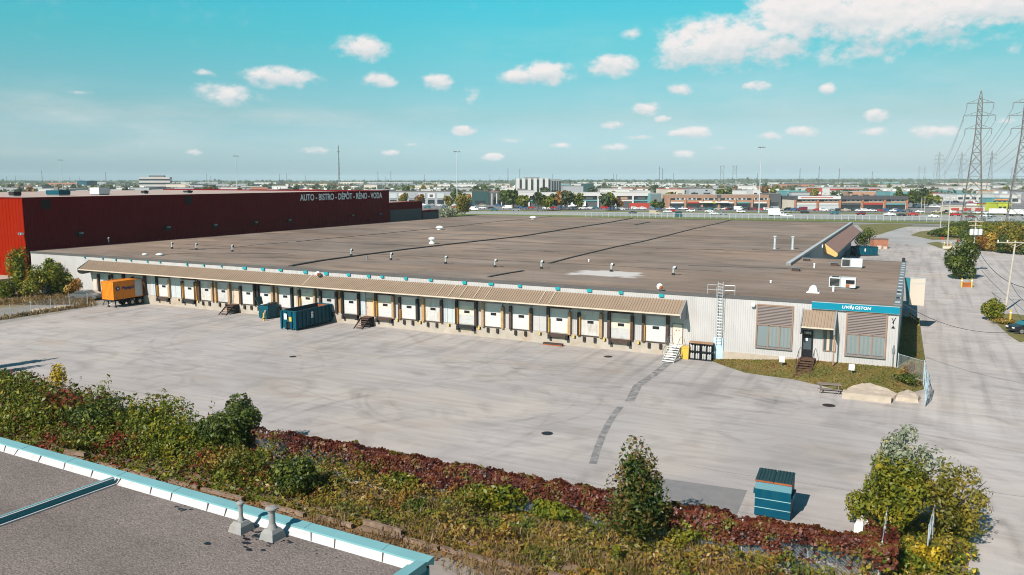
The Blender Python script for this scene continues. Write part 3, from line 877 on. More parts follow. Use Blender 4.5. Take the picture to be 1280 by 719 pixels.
# right-hand gutter edge of the office roof and raised kerb of the main roof
mb = MB().use(GALVD); mb.box(-0.5, 0.12, 0.06, 43.9, HB + .004, HB + .16)
for k in range(14):
    mb.use(LGREY); mb.box(-0.42, 0.0, 1.2 + k * 3.0, 1.9 + k * 3.0, HB + .16, HB + .19)
mb.use(DARK)
mb.box(-0.4, -0.1, 4, 4.6, HB + .16, HB + .24); mb.box(-0.4, -0.1, 8.5, 9.0, HB + .16, HB + .24); mb.box(-0.45, -.05, 42.6, 43.7, HB + .16, HB + .6)
mb.build('gutter', parent=wh)
mb = MB().use(GALVD); mb.box(-14.35, -13.7, 32, 150, HB + .004, HB + .32); mb.use(LGREY); mb.box(-14.3, -13.75, 32.1, 150, HB + .32, HB + .36)
mb.build('roof_kerb', parent=wh)
# roof seams
def roofline(px, wd=0.45, h=0.10, name='roof_seam'):
    mb = MB(); pts = [G(x, y, HB) for x, y in px]
    for a, b in zip(pts[:-1], pts[1:]):
        d = (b - a).normalized(); s = Vector((-d.y, d.x, 0)) * wd * .5
        mb.prism([a - s, b - s, b + s, a + s], (0, 0, h))
    mb.build(name, SEAM, wh)
roofline([(363, 333), (400, 326.5), (440, 321), (500, 313), (573, 304.5), (650, 296), (700, 288), (755, 279.5), (790, 273.4)], 0.6, 0.14)
roofline([(370, 302.5), (400, 299.3), (460, 294), (537, 286.5), (570, 283), (619, 277.4), (655, 274.2), (690, 270.8)], 0.25, 0.06)
roofline([(611, 346.5), (632, 342.5), (654, 339.0)], 0.4, 0.10)
roofline([(687, 329.5), (713, 322.5), (771, 308.6), (800, 303), (833, 295), (866, 286.5), (900, 279), (915, 275)], 0.4, 0.10)
roofline([(793, 281.5), (812, 277.8)], 0.6, 0.10)
roofline([(940, 312.3), (1008, 314.6)], 0.3, 0.05)
roofline([(620, 311.5), (700, 315.5)], 0.2, 0.03); roofline([(820, 311.0), (905, 312.2)], 0.2, 0.03); roofline([(860, 332), (985, 336)], 0.2, 0.03); roofline([(930, 296.2), (1029, 297)], 0.2, 0.03)
for y0_ in (21, 37, 52, 66, 83, 101, 122, 138):
    xa_ = -126 + random.uniform(2, 30); xb_ = -16 - random.uniform(0, 30)
    mb = MB(); n_ = 9; pts = [Vector((xa_ + (xb_ - xa_) * k / n_, y0_ + random.uniform(-.25, .25), HB)) for k in range(n_ + 1)]
    for a, b in zip(pts[:-1], pts[1:]): mb.prism([a + Vector((0, -.09, 0)), b + Vector((0, -.09, 0)), b + Vector((0, .09, 0)), a + Vector((0, .09, 0))], (0, 0, .03))
    mb.build('roof_seam', mat('seam_brown', (.07, .058, .05), .8, .3, .5), wh)
roofline([(200, 319), (216, 317.5), (250, 316.5), (300, 317), (360, 317.6)], 0.18, 0.04, 'roof_cable')
roofline([(236, 312.6), (252, 311.2), (290, 310.0), (318, 306.5), (360, 303.2)], 0.18, 0.04, 'roof_cable')
# gooseneck vents
def gooseneck(px, py, h=1.0):
    p = G(px, py, HB); mb = MB()
    mb.use(DARK); mb.lathe(p, [(.22, 0), (.16, .28)], 10)
    mb.use(GALV); mb.tube(p + Vector((0, 0, .25)), p + Vector((0, 0, h * .8)), .10, .10, 8)
    q = p + Vector((0, 0, h * .8)); mb.tube(q, q + Vector((.10, -.04, .18)), .15, .17, 8); mb.tube(q + Vector((.10, -.04, .18)), q + Vector((.32, -.1, .12)), .17, .16, 8)
    mb.use(DARK); mb.tube(q + Vector((.32, -.1, .12)), q + Vector((.40, -.13, .02)), .15, .12, 8)
    mb.build('roof_vent', parent=wh)
for x, y in [(136, 304.5), (215, 311), (245.5, 312.3), (290.5, 314.5), (439, 320), (488.7, 325.2), (557, 329.8), (618.8, 334.2), (676.6, 336), (764, 339.6), (841.5, 344.0)]:
    gooseneck(x, y)
def mushroom(px, py, r=.7, h=.7, m=WHITEM):
    p = G(px, py, HB)
    MB().use(m).lathe(p, [(r * .62, 0), (r * .62, h * .4), (r, h * .42), (r * .98, h * .6), (r * .7, h * .88), (r * .25, h)], 14).build('roof_fan', parent=wh, smooth=False)
mushroom(549.6, 287.2, .9, .9); mushroom(666.4, 274.0, 1.0, .9); mushroom(199.5, 319.6, .55, .35); mushroom(181, 319.2, .4, .3)
p = G(540, 305, HB); MB().use(WHITEM).lathe(p, [(.55, 0), (.55, .25), (.3, .3), (.3, .8), (.62, .85), (.6, 1.05), (.2, 1.25)], 14).build('roof_fan', parent=wh)
p = G(459, 325, HB); MB().use(GALVD).lathe(p, [(.12, 0), (.12, .6)], 8).build('vent_pipe', parent=wh)
for x, y in ((968.3, 311.4), (990.6, 311.8)):
    p = G(x, y, HB); MB().use(GALV).lathe(p, [(.33, 0), (.2, .12), (.2, 1.95), (.3, 1.97), (.3, 2.2)], 12).build('chimney', parent=wh)
for x, y, h in ((1017.8, 335, .55), (1041.6, 364.4, .5), (1028, 309.5, .4), (963.5, 353.5, .18), (736, 327, .25)):
    p = G(x, y, HB); MB().use(WHITEM).lathe(p, [(.1, 0), (.1, h), (.13, h), (.13, h + .08)], 10).build('vent_pipe', parent=wh)
for x, y in ((994.5, 339), (1008, 326.5), (1043, 332.5)):
    p = G(x, y, HB); mb = MB().use(BROWN); mb.box(p.x - .45, p.x + .45, p.y - .35, p.y + .35, HB, HB + .4); mb.use(GALVD); mb.box(p.x - .55, p.x + .55, p.y - .45, p.y + .45, HB + .4, HB + .46)
    mb.build('roof_hatch', parent=wh)
# half-round white hood vent
p = G(1016, 366.4, HB); mb = MB()
prof = [(p.x + .42 * math.cos(t) * 1.0, p.y, HB + .15 + .62 * max(0, math.sin(t))) for t in np.linspace(0, PI, 14)]
prof = [(p.x - .42, p.y, HB)] + list(reversed(prof)) + [(p.x + .42, p.y, HB)]
mb.use(WHITEM).prism(prof, (0, .62, 0)); mb.box(p.x - .62, p.x + .62, p.y - .1, p.y + .8, HB, HB + .06); mb.build('hood_vent', parent=wh)

# front canopy
def canopy(mb, x0, x1, yw, yo, zw, zo, thick=.09, pitch=.3):
    n = int(round(abs(x1 - x0) / pitch)); st = (x1 - x0) / n; top = []; k = 0
    sl = math.hypot(yo - yw, zo - zw); ny = (zw - zo) / sl; nz_ = abs(yo - yw) / sl; sy = -1 if yo < yw else 1
    for i in range(n):
        for f, h in ((0, 0), (.5, 0), (.6, 1), (.9, 1)):
            top.append((x0 + (i + f) * st, h * .055))
    top.append((x1, 0)); m = len(top)
    vs = [(x, yw + sy * h * ny, zw + h * nz_) for x, h in top] + [(x, yo + sy * h * ny, zo + h * nz_) for x, h in top]
    mb.add(vs, [(i, i + 1, m + i + 1, m + i) for i in range(m - 1)])
    mb.add([(x0, yw, zw - thick), (x1, yw, zw - thick), (x1, yo, zo - thick), (x0, yo, zo - thick)], [(0, 1, 2, 3)])
mb = MB().use(CANOPY); canopy(mb, -111.6, -19.62, -0.06, -2.06, 5.82, 4.68)
mb.use(CANEDGE); mb.box(-111.6, -19.62, -2.10, -2.04, 4.54, 4.70)
cano = mb.build('canopy', parent=wh)
for x in (-111.72, -19.62):
    MB().prism([(x, -.05, 5.92), (x, -2.16, 4.78), (x, -2.16, 4.30), (x, -1.75, 3.95), (x, -1.3, 3.85), (x, -.05, 3.95)], (.12, 0, 0)).build('end_panel', GREYP, cano)
for k in range(31):
    x = -111.4 + k * 3.05
    MB().prism([(x, -.05, 5.7), (x, -2.0, 4.60), (x, -2.0, 4.48), (x, -.05, 5.5)], (.08, 0, 0)).build('bracket', GREYP, cano)
mb = MB().use(LGREY); mb.box(-111.5, -19.7, -.085, -.05, 4.25, 5.6); mb.build('soffit_band', GREYP, cano)
for x in (-68.1, -48.2, -46.6, -45.1, -43.3, -41.9, -35.2, -34.0):
    MB().prism([(x, -.12, 5.885), (x + .07, -.12, 5.885), (x + .07, -2.03, 4.795), (x, -2.03, 4.795)], (0, -.01, .02)).build('seam_strip', CANEDGE, cano)

# cyan scuppers below the roof edge
for x, y in [(581, 349.5), (614.2, 352), (650, 353.8), (697.5, 357.2), (737, 359.8), (776.5, 362.5), (827, 366.2), (306, 331.6), (329, 333), (351, 334.2), (382, 336.9), (408, 338.4), (436, 340.1), (461.3, 342), (478, 342.5), (507.5, 344.3), (538.7, 347), (106, 318.5), (128.5, 320.2), (145, 321.6), (164, 322.8), (184.5, 324.0), (200.5, 325), (234, 327.5), (255, 328.6), (277, 330)]:
    u, yy, dz = ray(x, y)
    # the wall plane Y = -0.06
    dX = u * CA - yy * SA; dY = u * SA + yy * CA
    X = CAMX + dX * ((-0.06 - CAMY) / dY)
    wd = (.55 if x > 300 else .22) * random.uniform(.8, 1.15); hh_ = random.uniform(.24, .34)
    MB().box(X - wd * .5, X + wd * .5, -.20, -.072, HB - .27 - hh_, HB - .25).build('scupper', CYANS, wh)

# dock doors
DOORS = [(-22.65, 'b', 0), (-26.45, 'l', 1), (-29.9, 'b', 0), (-33.55, 'l', 0), (-38.2, 'b', 0), (-41.75, 'b', 0), (-45.25, 'l', 1), (-49.9, 'b', 0), (-53.3, 'b', 0), (-56.8, 'l', 1), (-62.0, 'l', 0),
         (-65.5, 'b', 0), (-69.0, 'b', 1), (-72.8, 'b', 0), (-76.1, 'l', 0), (-79.3, 'b', 0), (-83.9, 'b', 0), (-87.1, 'b', 0), (-90.4, 'l', 0), (-95.6, 'l', 0), (-100.7, 'b', 0), (-105.3, 'b', 0), (-108.3, 'b', 0)]
DW = 1.12
DOORG = mat('door_grey_white', (0.43, 0.43, 0.425), .5, .05, 1.0, dirt=(.25, .22, .19), dirt_amt=.5, dirt_scale=(1.2, 1, .9))
DOORT = mat('door_stained', (0.47, 0.46, 0.44), .5, .06, 1.0, dirt=(.28, .20, .13), dirt_amt=.6, dirt_scale=(2.5, 1, .7))
for i, (x, kind, beige) in enumerate(DOORS):
    d = thing('dock_door', None, None); d.parent = wh
    mb = MB()
    for s in range(5):
        z0 = 1.30 + s * .54
        mb.use(DOORB if (beige and s in (2, 3)) else (DOORW, DOORW, DOORG, DOORW, DOORT)[(i * 7) % 5])
        mb.box(x - DW, x + DW, -.11, -.05, z0 + .012, z0 + .54)
    mb.use(LGREY); mb.box(x - DW, x + DW, -.10, -.05, 1.3, 4.02); mb.build('panel', parent=d)
    mb = MB().use(BLACK); mb.box(x - .34, x + .36, -.135, -.11, 2.62, 2.92); mb.build('window', parent=d)
    rr = random.Random(i)
    for s in (-1, 1):
        mm = rr.choice([BROWN, DARK, TANP, BROWN, TANP] if s > 0 else [DARK, BROWN, TANP, BROWN])
        xc = x + s * (DW + .16)
        ht = rr.uniform(3.7, 4.25)
        mb = MB().use(mm); mb.box(xc - .15, xc + .15, -.42, -.05, 1.22, ht)
        if rr.random() < .55:
            mb.use(ORANGEP if rr.random() < .6 else YELLOW); mb.box(xc - s * .155 - .03, xc - s * .155 + .03, -.44, -.1, 1.3, rr.uniform(2.4, 3.6))
        mb.build('dock_seal', parent=d)
    mb = MB().use(BROWN if kind == 'l' else GREYP); mb.box(x - DW - .3, x + DW + .3, -.40, -.05, 4.03, 4.45); mb.build('head_curtain', parent=d)
    if kind == 'l':
        mb = MB().use(BROWN if i % 2 else DARK); mb.box(x - 1.2, x + 1.2, -.52, -.17, 0.86, 1.24)
        mb.use(DARK); mb.box(x - 1.2, x - .9, -.60, -.17, .62, 1.1); mb.box(x + .9, x + 1.2, -.60, -.17, .62, 1.1)
        mb.build('dock_leveller', parent=d)
    else:
        for s in (-.62, .62):
            mb = MB().use(DARK); mb.box(x + s - .13, x + s + .13, -.34, -.165, 0.62, 1.12); mb.use(BROWN); mb.box(x + s - .15, x + s - .11, -.36, -.165, .6, 1.14)
            mb.build('dock_bumper', parent=d)
        mb = MB().use(BROWN); mb.box(x - 1.15, x + 1.15, -.24, -.165, 1.2, 1.29); mb.build('sill', parent=d)
# yellow striped guide blocks between the doors
for k, x in enumerate((-24.4, -28.2, -31.7, -35.8, -43.5, -47.6, -51.6, -54.9, -59.2, -67.2, -74.4, -81.5, -88.7, -92.6)):
    mb = MB().use(YELLOW); mb.box(x - .14, x + .04, -.32, -.165, .9, 1.18); mb.use(DARK); mb.box(x + .04, x + .15, -.30, -.165, .88, 1.16); mb.build('guide_block', parent=wh)
# plain wall panels and posts between the doors
for x0, x1, m in ((-37.0, -34.9, WHITE), (-47.9, -46.6, LGREY), (-50.0 + 1.5, -47.95, LGREY), (-60.9, -59.8, LGREY), (-71.4, -70.4, CREAM), (-94.6, -91.9, LGREY), (-64.2, -63.4, TANP), (-98.3, -97.2, LGREY), (-111.1, -109.6, CREAM)):
    mb = MB(); mb.box(x0, x1, -.10, -.05, 1.3, 4.2); mb.box((x0 + x1) / 2 - .03, (x0 + x1) / 2 + .03, -.13, -.1, 1.3, 4.2); mb.build('wall_panel', m, wh)
for x in (-46.62, -58.3, -89.0, -63.4):
    MB().box(x - .14, x + .14, -.36, -.06, 1.28, 3.7).build('guard_post', ORANGEP, wh)
# man doors
for k, (x, m, num) in enumerate(((-20.35, DOORB, 1), (-59.1, PINKD, 0), (-81.55, PINKD, 0))):
    d = MB().use(m); d.box(x - .48, x + .48, -.09, -.05, 1.22, 3.3); d.use(FRAMEB)
    for xx in (-.54, .48): d.box(x + xx, x + xx + .06, -.12, -.05, 1.2, 3.36)
    d.box(x - .54, x + .54, -.12, -.05, 3.3, 3.36)
    dd = d.build('entry_door', parent=wh)
    MB().tube((x - .36, -.15, 2.2), (x - .36, -.15, 2.35), .03).build('handle', GALV, dd)
    if num:
        mb = MB().use(RUST); mb.box(x - .2, x - .08, -.10, -.089, 2.6, 2.75); mb.box(x + .1, x + .2, -.10, -.089, 2.6, 2.75); mb.build('notice', parent=dd)

# wall lamps
for x, y in ((943, 381),):
    q = -12.9
    MB().use(WHITEM).lathe((q, -.25, 5.65), [(.1, 0), (.22, .1), (.24, .3), (.12, .42)], 10).tube((q, 0, 6.0), (q, -.25, 5.95), .04).build('wall_lamp', parent=wh)
# round bulkhead globe on the canopy and at the roof edge
for k, (q, zz, yy) in enumerate(((-66.8, 6.15, -.55), (-22.4, HB + .45, .1))):
    mb = MB().use(WHITEM).lathe((q, yy, zz - .3), [(.05, 0), (.26, .1), (.33, .3), (.28, .5), (.1, .62)], 12)
    mb.use(RUST).lathe((q + .18, yy - .18, zz - .25), [(.05, 0), (.2, .1), (.2, .3), (.05, .4)], 10).use(BLACK).tube((q, yy + .1, zz), (q, .1 if yy < 0 else .6, zz), .05)
    mb.build('camera_globe', parent=wh)

# office windows
def office_window(x0, x1, z0, z1, zs):
    f = MB().use(FRAMEB)
    f.box(x0 - .13, x0, -.14, -.03, z0 - .13, z1 + .13); f.box(x1, x1 + .13, -.14, -.03, z0 - .13, z1 + .13); f.box(x0, x1, -.14, -.03, z1, z1 + .13)
    f.use(LOUV); f.box(x0 - .13, x1 + .13, -.22, -.03, z0 - .2, z0 - .05)
    fr = f.build('window', parent=wh)
    mb = MB().use(LOUV); n = 13
    for k in range(n):
        z = zs + (z1 - zs) * k / n; h = (z1 - zs) / n
        mb.prism([(x0, -.055, z), (x0, -.15, z + h * .1), (x0, -.15, z + h * .3), (x0, -.055, z + h * .88)], (x1 - x0, 0, 0))
    mb.use(DARK); mb.box(x0, x1, -.056, -.046, zs, z1); mb.build('louvre', parent=fr)
    w3 = (x1 - x0) / 3
    for k in range(3):
        mb = MB().use(GLASSB); mb.box(x0 + k * w3 + .04, x0 + (k + 1) * w3 - .04, -.075, -.06, z0, zs - .06)
        if k > 0 or x0 > -8:
            mb.use(mat('blind', (0.19, 0.21, 0.205), 0.5, 0.05))
            for j in range(3):
                xx = x0 + k * w3 + .12 + j * .36; mb.box(xx, xx + .2, -.08, -.076, z0 + .06, zs - .12)
        mb.build('pane', parent=fr)
    mb = MB().use(FRAMEB)
    for k in (1, 2): mb.box(x0 + k * w3 - .05, x0 + k * w3 + .05, -.13, -.058, z0 - .05, zs)
    mb.box(x0, x1, -.13, -.058, zs - .07, zs + .02); mb.build('mullion', parent=fr)
office_window(-12.45, -9.25, 1.85, 5.85, 3.95)
office_window(-4.3, -1.05, 1.85, 5.72, 3.75)
# entrance: door, side window, canopy
mb = MB().use(BLACK); mb.box(-8.25, -7.25, -.10, -.045, 1.14, 3.75); dd = mb.build('entry_door', parent=wh)
MB().box(-8.1, -7.4, -.115, -.1, 1.9, 3.0).build('window', GLASS, dd)
text('house_number', '1095', .34, (-7.75, -.125, 3.5), (PI / 2, 0, 0), SIGNW, dd, .008)
mb = MB().box(-7.95, -7.72, -.122, -.1, 2.75, 3.0).build('notice', SIGNW, dd)
mb = MB().use(FRAMEB); mb.box(-6.35, -5.2, -.12, -.04, 1.9, 4.0); fr = mb.build('window', parent=wh)
for k in range(4):
    mb = MB().use(GLASS if k % 2 == 0 else CREAM); mb.box(-6.28 + k * .265, -6.06 + k * .265, -.135, -.12, 1.98, 3.92); mb.build('pane', parent=fr)
mb = MB().use(CANOPY); canopy(mb, -8.2, -5.35, -.06, -1.55, 5.72, 4.35); mb.use(CANEDGE); mb.box(-8.2, -5.35, -1.6, -1.53, 4.22, 4.37)
ec = mb.build('canopy', parent=wh)
for x in (-8.32, -5.35):
    MB().prism([(x, -.05, 5.85), (x, -1.66, 4.48), (x, -1.66, 3.75), (x, -1.2, 3.55), (x, -.05, 3.55)], (.12, 0, 0)).build('end_panel', GREYP, ec)
MB().box(-5.33, -5.21, -1.5, -1.38, 0.9, 3.7).build('post', FRAMEB, ec)
# fascia sign
mb = MB().use(SIGNB); mb.box(-7.5, 0.02, -.30, -.075, 5.93, 6.55); mb.use(LGREY); mb.box(-7.53, .05, -.28, -.07, 5.90, 5.93); mb.box(-7.53, .05, -.28, -.07, 6.55, 6.58)
sg = mb.build('fascia_sign', parent=wh)
text('lettering', 'LIVI', .38, (-4.20, -.315, 6.25), (PI / 2, 0, 0), SIGNW, sg, .004, .12, 'RIGHT', 1.08)
text('lettering', 'GSTON', .38, (-3.76, -.315, 6.25), (PI / 2, 0, 0), SIGNW, sg, .004, .12, 'LEFT', 1.08)
mb = MB()   # the swooping N emblem
def bar2(x0, z0, x1, z1, wd): mb.prism([(x0, -.305, z0), (x0 + wd, -.305, z0), (x1 + wd, -.305, z1), (x1, -.305, z1)], (0, -.018, 0))
bar2(-4.16, 6.12, -4.10, 6.42, .055); bar2(-4.09, 6.46, -3.95, 6.06, .065); bar2(-3.93, 6.06, -3.87, 6.36, .055)
mb.build('emblem', SIGNW, sg)
# small painted mark on the right end of the front
mb = MB()
def bar3(x0, z0, x1, z1, wd=.05): mb.prism([(x0, -.056, z0), (x0 + wd, -.056, z0), (x1 + wd, -.056, z1), (x1, -.056, z1)], (0, -.012, 0))
bar3(-.62, 5.5, -.48, 5.2, .06); bar3(-.30, 5.55, -.46, 5.2, .06); bar3(-.48, 5.2, -.47, 4.95, .07); bar3(-.58, 5.05, -.48, 5.15, .05)
mb.prism([(-.60, -.056, 4.55), (-.28, -.056, 4.55), (-.44, -.056, 4.82)], (0, -.012, 0)); mb.build('painted_mark', BLACK, wh)
mb = MB().use(GALVD); mb.tube((-.28, -.12, 1.0), (-.28, -.12, 3.0), .05); mb.box(-.4, -.18, -.2, -.05, 2.3, 2.7); mb.build('meter_pipe', parent=wh)
# caged ladder
lx = -16.1
mb = MB().use(GALV)
for s in (-.25, .25): mb.tube((lx + s, -.28, 1.6), (lx + s, -.28, 8.0), .028)
for k in range(21): mb.tube((lx - .25, -.28, 1.75 + k * .3), (lx + .25, -.28, 1.75 + k * .3), .02, n=5)
ld = mb.build('ladder', parent=wh)
mb = MB().use(GALV)
for z in [2.9 + k * .75 for k in range(7)]:
    pts = [(lx + .38 * math.cos(t), -.30 - .62 * abs(math.sin(t)), z) for t in np.linspace(0, PI, 9)]
    mb.path(pts, .014, 5)
for t in np.linspace(0.1, PI - .1, 6):
    mb.tube((lx + .38 * math.cos(t), -.30 - .62 * math.sin(t), 2.9), (lx + .38 * math.cos(t), -.30 - .62 * math.sin(t), 7.4), .011, n=5)
mb.build('safety_cage', parent=ld)
for s in (-1, 1):
    mb = MB().use(GALV)
    for z in (7.1, 7.6): mb.tube((lx + s * .3, .05, z), (lx + s * 1.35, .05, z), .025, n=5)
    for q in (.3, 1.35): mb.tube((lx + s * q, .05, HB), (lx + s * q, .05, 7.6), .025, n=5)
    mb.build('guard_rail', parent=ld)
mb = MB(); mb.box(lx - .55, lx + .42, -.15, -.055, 0.1, 2.3); mb.build('ladder_guard', mat('pale_blue', (0.40, 0.52, 0.60), .5), ld)
# right-hand dock canopy, beyond the office
mb = MB().use(mat('canopy_red_brown', (0.26, 0.15, 0.12), .6, .08, .5)); n = 280
canp = []
for i in range(n):
    y0 = 76 + i * .25
    mb.prism([(-13.7, y0, 6.5), (-11.4, y0, 4.7), (-11.4, y0 + .2, 4.7), (-13.7, y0 + .2, 6.5)], (0, 0, .06))
mb.use(FLASH); mb.add([(-13.7, 76, 6.49), (-11.35, 76, 4.66), (-11.35, 146, 4.66), (-13.7, 146, 6.49)], [(0, 1, 2, 3)])
mb.box(-11.42, -11.33, 76, 146, 4.4, 4.74)
c2 = mb.build('canopy', parent=wh)
MB().prism([(-13.72, 75.9, 6.6), (-11.3, 75.9, 4.75), (-11.3, 75.9, 4.3), (-11.7, 75.9, 4.1), (-13.72, 75.9, 5.0)], (0, .12, 0)).build('end_panel', YELLOW and mat('ochre', (0.55, 0.36, 0.13), .6), c2)
# billboard-like white box on brackets at the roof's right edge
mb = MB().use(CREAM); mb.box(0.75, 2.35, 26.4, 26.7, 3.1, 6.35); mb.use(LGREY); mb.box(0.72, 2.38, 26.38, 26.72, 5.75, 5.82); mb.box(.72, 2.38, 26.36, 26.74, 6.35, 6.42)
mb.use(TEALW).prism([(.12, 26.39, 6.35), (.74, 26.39, 6.35), (.74, 26.39, 3.1), (.5, 26.39, 3.1)], (0, .3, 0))
bs = mb.build('sign_panel', parent=wh)
mb = MB().use(GALVD); mb.tube((.1, 26.5, 6.2), (.8, 26.5, 6.2), .05); mb.tube((.1, 26.5, 3.3), (.8, 26.5, 3.3), .05); mb.build('bracket', parent=bs)

# rooftop air conditioners (stand on the roof)
def hvac(px, py, wx, wy, h, label, rz=0.0):
    p = G(px, py, HB)
    t = thing('air_conditioner', label, 'air conditioner', (p.x, p.y, HB), rz, 'rooftop air conditioners')
    mb = MB().use(ACG); mb.box(-wx / 2, wx / 2, -wy / 2, wy / 2, .14, h); mb.use(GALVD); mb.box(-wx / 2 + .1, wx / 2 - .1, -wy / 2 + .1, wy / 2 - .1, 0, .14); mb.box(-wx * .08, -wx * .06, -wy / 2 - .01, wy / 2, .16, h); mb.build('housing', parent=t)
    mb = MB().use(BLACK); mb.box(-wx / 2 + .08, -wx * .1, -wy / 2 - .02, -wy / 2, .22, h - .1)
    mb.use(GALVD)
    for k in range(6): mb.box(-wx / 2 + .08, -wx * .1, -wy / 2 - .03, -wy / 2 - .02, .28 + k * (h - .4) / 6, .30 + k * (h - .4) / 6)
    mb.build('grille', parent=t)
    mb = MB().use(BLACK); mb.lathe((-wx * .28, 0, h), [(.38, 0), (.38, .05), (.1, .06)], 16); mb.build('fan', parent=t)
    return t
t = hvac(1053, 360, 2.6, 1.3, 1.15, 'white rooftop air conditioner with opened service hatch above the blue sign')
mb = MB().use(BLACK); mb.box(.35, 1.2, -.68, -.65, .55, .95); mb.use(RUST); mb.box(.35, 1.2, -.72, -.65, .2, .5); mb.use(WHITEM); mb.box(.75, 1.3, -.78, -.68, .18, .45); mb.build('service_hatch', parent=t)
t = hvac(1065, 334.6, 2.5, 1.4, 1.2, 'closed white rooftop air conditioner at the back of the office roof')

# ================================================================== red building on the left
XR = -131.0
rb = thing('red_building', 'huge windowless dark red building left of the warehouse with white lettering on its wall', 'building', (XR, 2.4, 0))
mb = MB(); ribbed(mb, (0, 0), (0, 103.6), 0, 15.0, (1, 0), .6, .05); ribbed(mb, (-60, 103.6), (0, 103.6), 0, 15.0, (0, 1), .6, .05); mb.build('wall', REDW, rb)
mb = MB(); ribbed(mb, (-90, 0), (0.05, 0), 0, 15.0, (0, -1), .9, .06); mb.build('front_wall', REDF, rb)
mb = MB().use(REDW); ribbed(mb, (0, 103.6), (0, 120.5), 0, 11.6, (1, 0), .6); mb.use(WALLD); mb.box(0.06, .09, 104, 120, 0, 9.6)
mb.use(REDW); ribbed(mb, (0, 120.5), (0, 129.5), 0, 8.9, (1, 0), .6); mb.use(WALLD); mb.box(.06, .09, 120.6, 129.2, 0, 8.4); mb.use(REDW); mb.box(-40, 0, 129.4, 129.5, 0, 8.9); mb.box(-40, 0, 120.4, 120.5, 0, 11.6)
mb.use(CREAM); mb.box(-.4, .1, 129.5, 129.9, 0, 9.0)
mb.build('rear_block', parent=rb)
mb = MB().use(GRAVEL)
mb.sheet([(-90, 0, 14.75), (0, 0, 14.75), (0, 103.6, 14.75), (-90, 103.6, 14.75)]); mb.sheet([(-40, 103.6, 11.5), (0, 103.6, 11.5), (0, 120.5, 11.5), (-40, 120.5, 11.5)]); mb.sheet([(-40, 120.5, 8.8), (0, 120.5, 8.8), (0, 129.5, 8.8), (-40, 129.5, 8.8)])
mb.use(REDW)
mb.box(-.3, .1, 0, 103.6, 14.9, 15.12); mb.box(-90, -.3, -.1, .2, 14.9, 15.12); mb.box(-.3, .1, 103.6, 120.5, 11.5, 11.72); mb.box(-.3, .1, 120.5, 129.5, 8.8, 8.97); mb.box(-90, -.3, 103.4, 103.7, 14.7, 15.12)
mb.build('roof', parent=rb)
tx = text('lettering', 'AUTO - BISTRO - DÉPÔT - RÉNO - VODA', 2.15, (.09, (69.5 + 102.6) / 2 - 2.4, 13.72), (PI / 2, 0, PI / 2), mat('letter_white', (.86, .85, .84), .5, .02), rb, .055)
bpy.context.view_layer.update()
tx.scale = (33.2 / max(tx.dimensions.x, .1), 1, 1)
def on_red(px, py):
    u, y, dz = ray(px, py); dX = u * CA - y * SA; dY = u * SA + y * CA
    t = (XR - CAMX) / dX
    return CAMY + dY * t - 2.4, HC + dz * t
for x, y, s in ((99, 293, .9), (208, 285.5, .9), (267, 282.5, .9), (318, 279, .8), (360, 276, .8), (439, 270, .7), (473.5, 268.3, .7)):
    yy, z = on_red(x, y)
    mb = MB().use(DARK); mb.box(.03, .5, yy - s * .6, yy + s * .6, z - s * .45, z + s * .45); mb.use(GALVD); mb.box(.5, .8, yy - s * .4, yy + s * .4, z + s * .1, z + s * .45); mb.build('wall_lamp', parent=rb)
for x, y in ((57, 255.5), (235, 250.5)):
    yy, z = on_red(x, y); MB().box(.05, .14, yy - .8, yy + .8, z - .8, z + .8).build('vent_grille', mat('dark_grille', (.022, .012, .014), .9, .1), rb)
# loading platform with red rail at its front
mb = MB().use(CONCL); mb.box(-60, -1.2, -7, -.1, 0, 1.9); mb.build('loading_platform', parent=rb)
mb = MB().use(REDF)
for z in (2.5, 3.0): mb.tube((-60, -6.9, z), (-1.4, -6.9, z), .06)
for k in range(20): mb.tube((-1.4 - k * 3, -6.9, 1.9), (-1.4 - k * 3, -6.9, 3.0), .05)
mb.build('railing', parent=rb)
mb = MB().use(GALVD); mb.box(-.2, .5, -1.0, -.5, 9.0, 9.4); mb.use(WHITEM); mb.box(.1, .6, -1.0, -.5, 9.05, 9.35); mb.build('wall_lamp', parent=rb)
# roof plant standing on the red building
def roofbox(px, py, w, d, h, m, label):
    p = G(px, py, 14.75)
    t = thing('roof_unit', label, 'roof unit', (p.x, p.y, 14.75))
    mb = MB().use(m); mb.box(-w / 2, w / 2, -d / 2, d / 2, .25, h); mb.build('housing', parent=t)
    mb = MB().use(GALVD); mb.box(-w / 2 + .1, w / 2 - .1, -d / 2 + .1, d / 2 - .1, 0, .25); mb.box(-w * .3, w * .3, -d * .3, d * .3, h, h + .12); mb.build('base_frame', parent=t)
roofbox(125, 243.8, 3.0, 2.6, 1.6, ACG, 'grey box shaped roof unit on the red building, the largest')
roofbox(73, 244.5, 4.2, 2.6, 1.1, TEALD, 'teal roof unit on the left end of the red building')
roofbox(181, 242.4, 1.2, 1.2, .7, DARK, 'small dark roof unit in the middle of the red building')
roofbox(235, 241.5, 1.6, 1.6, .6, DARK, 'low dark roof unit further back on the red building')
roofbox(19, 245.5, 1.6, 1.6, .9, DARK, 'dark stubby roof unit above the bright red front wall')

# ================================================================== near building, bottom left
nb = thing('near_building', 'near flat roofed building with grey gravel roof and teal coping', 'building', (-11.15, -61.62, 0), math.radians(-2.6))
NROOF = mat('grey_gravel_roof', (0.180, 0.148, 0.135), 0.95, 0.10, 0.4, bump=0.7, bscale=14, dirt=(0.11, 0.092, 0.085), dirt_amt=0.6, dirt_scale=(0.22, 0.5, 1), dirt_lo=0.46, dirt_hi=.75)
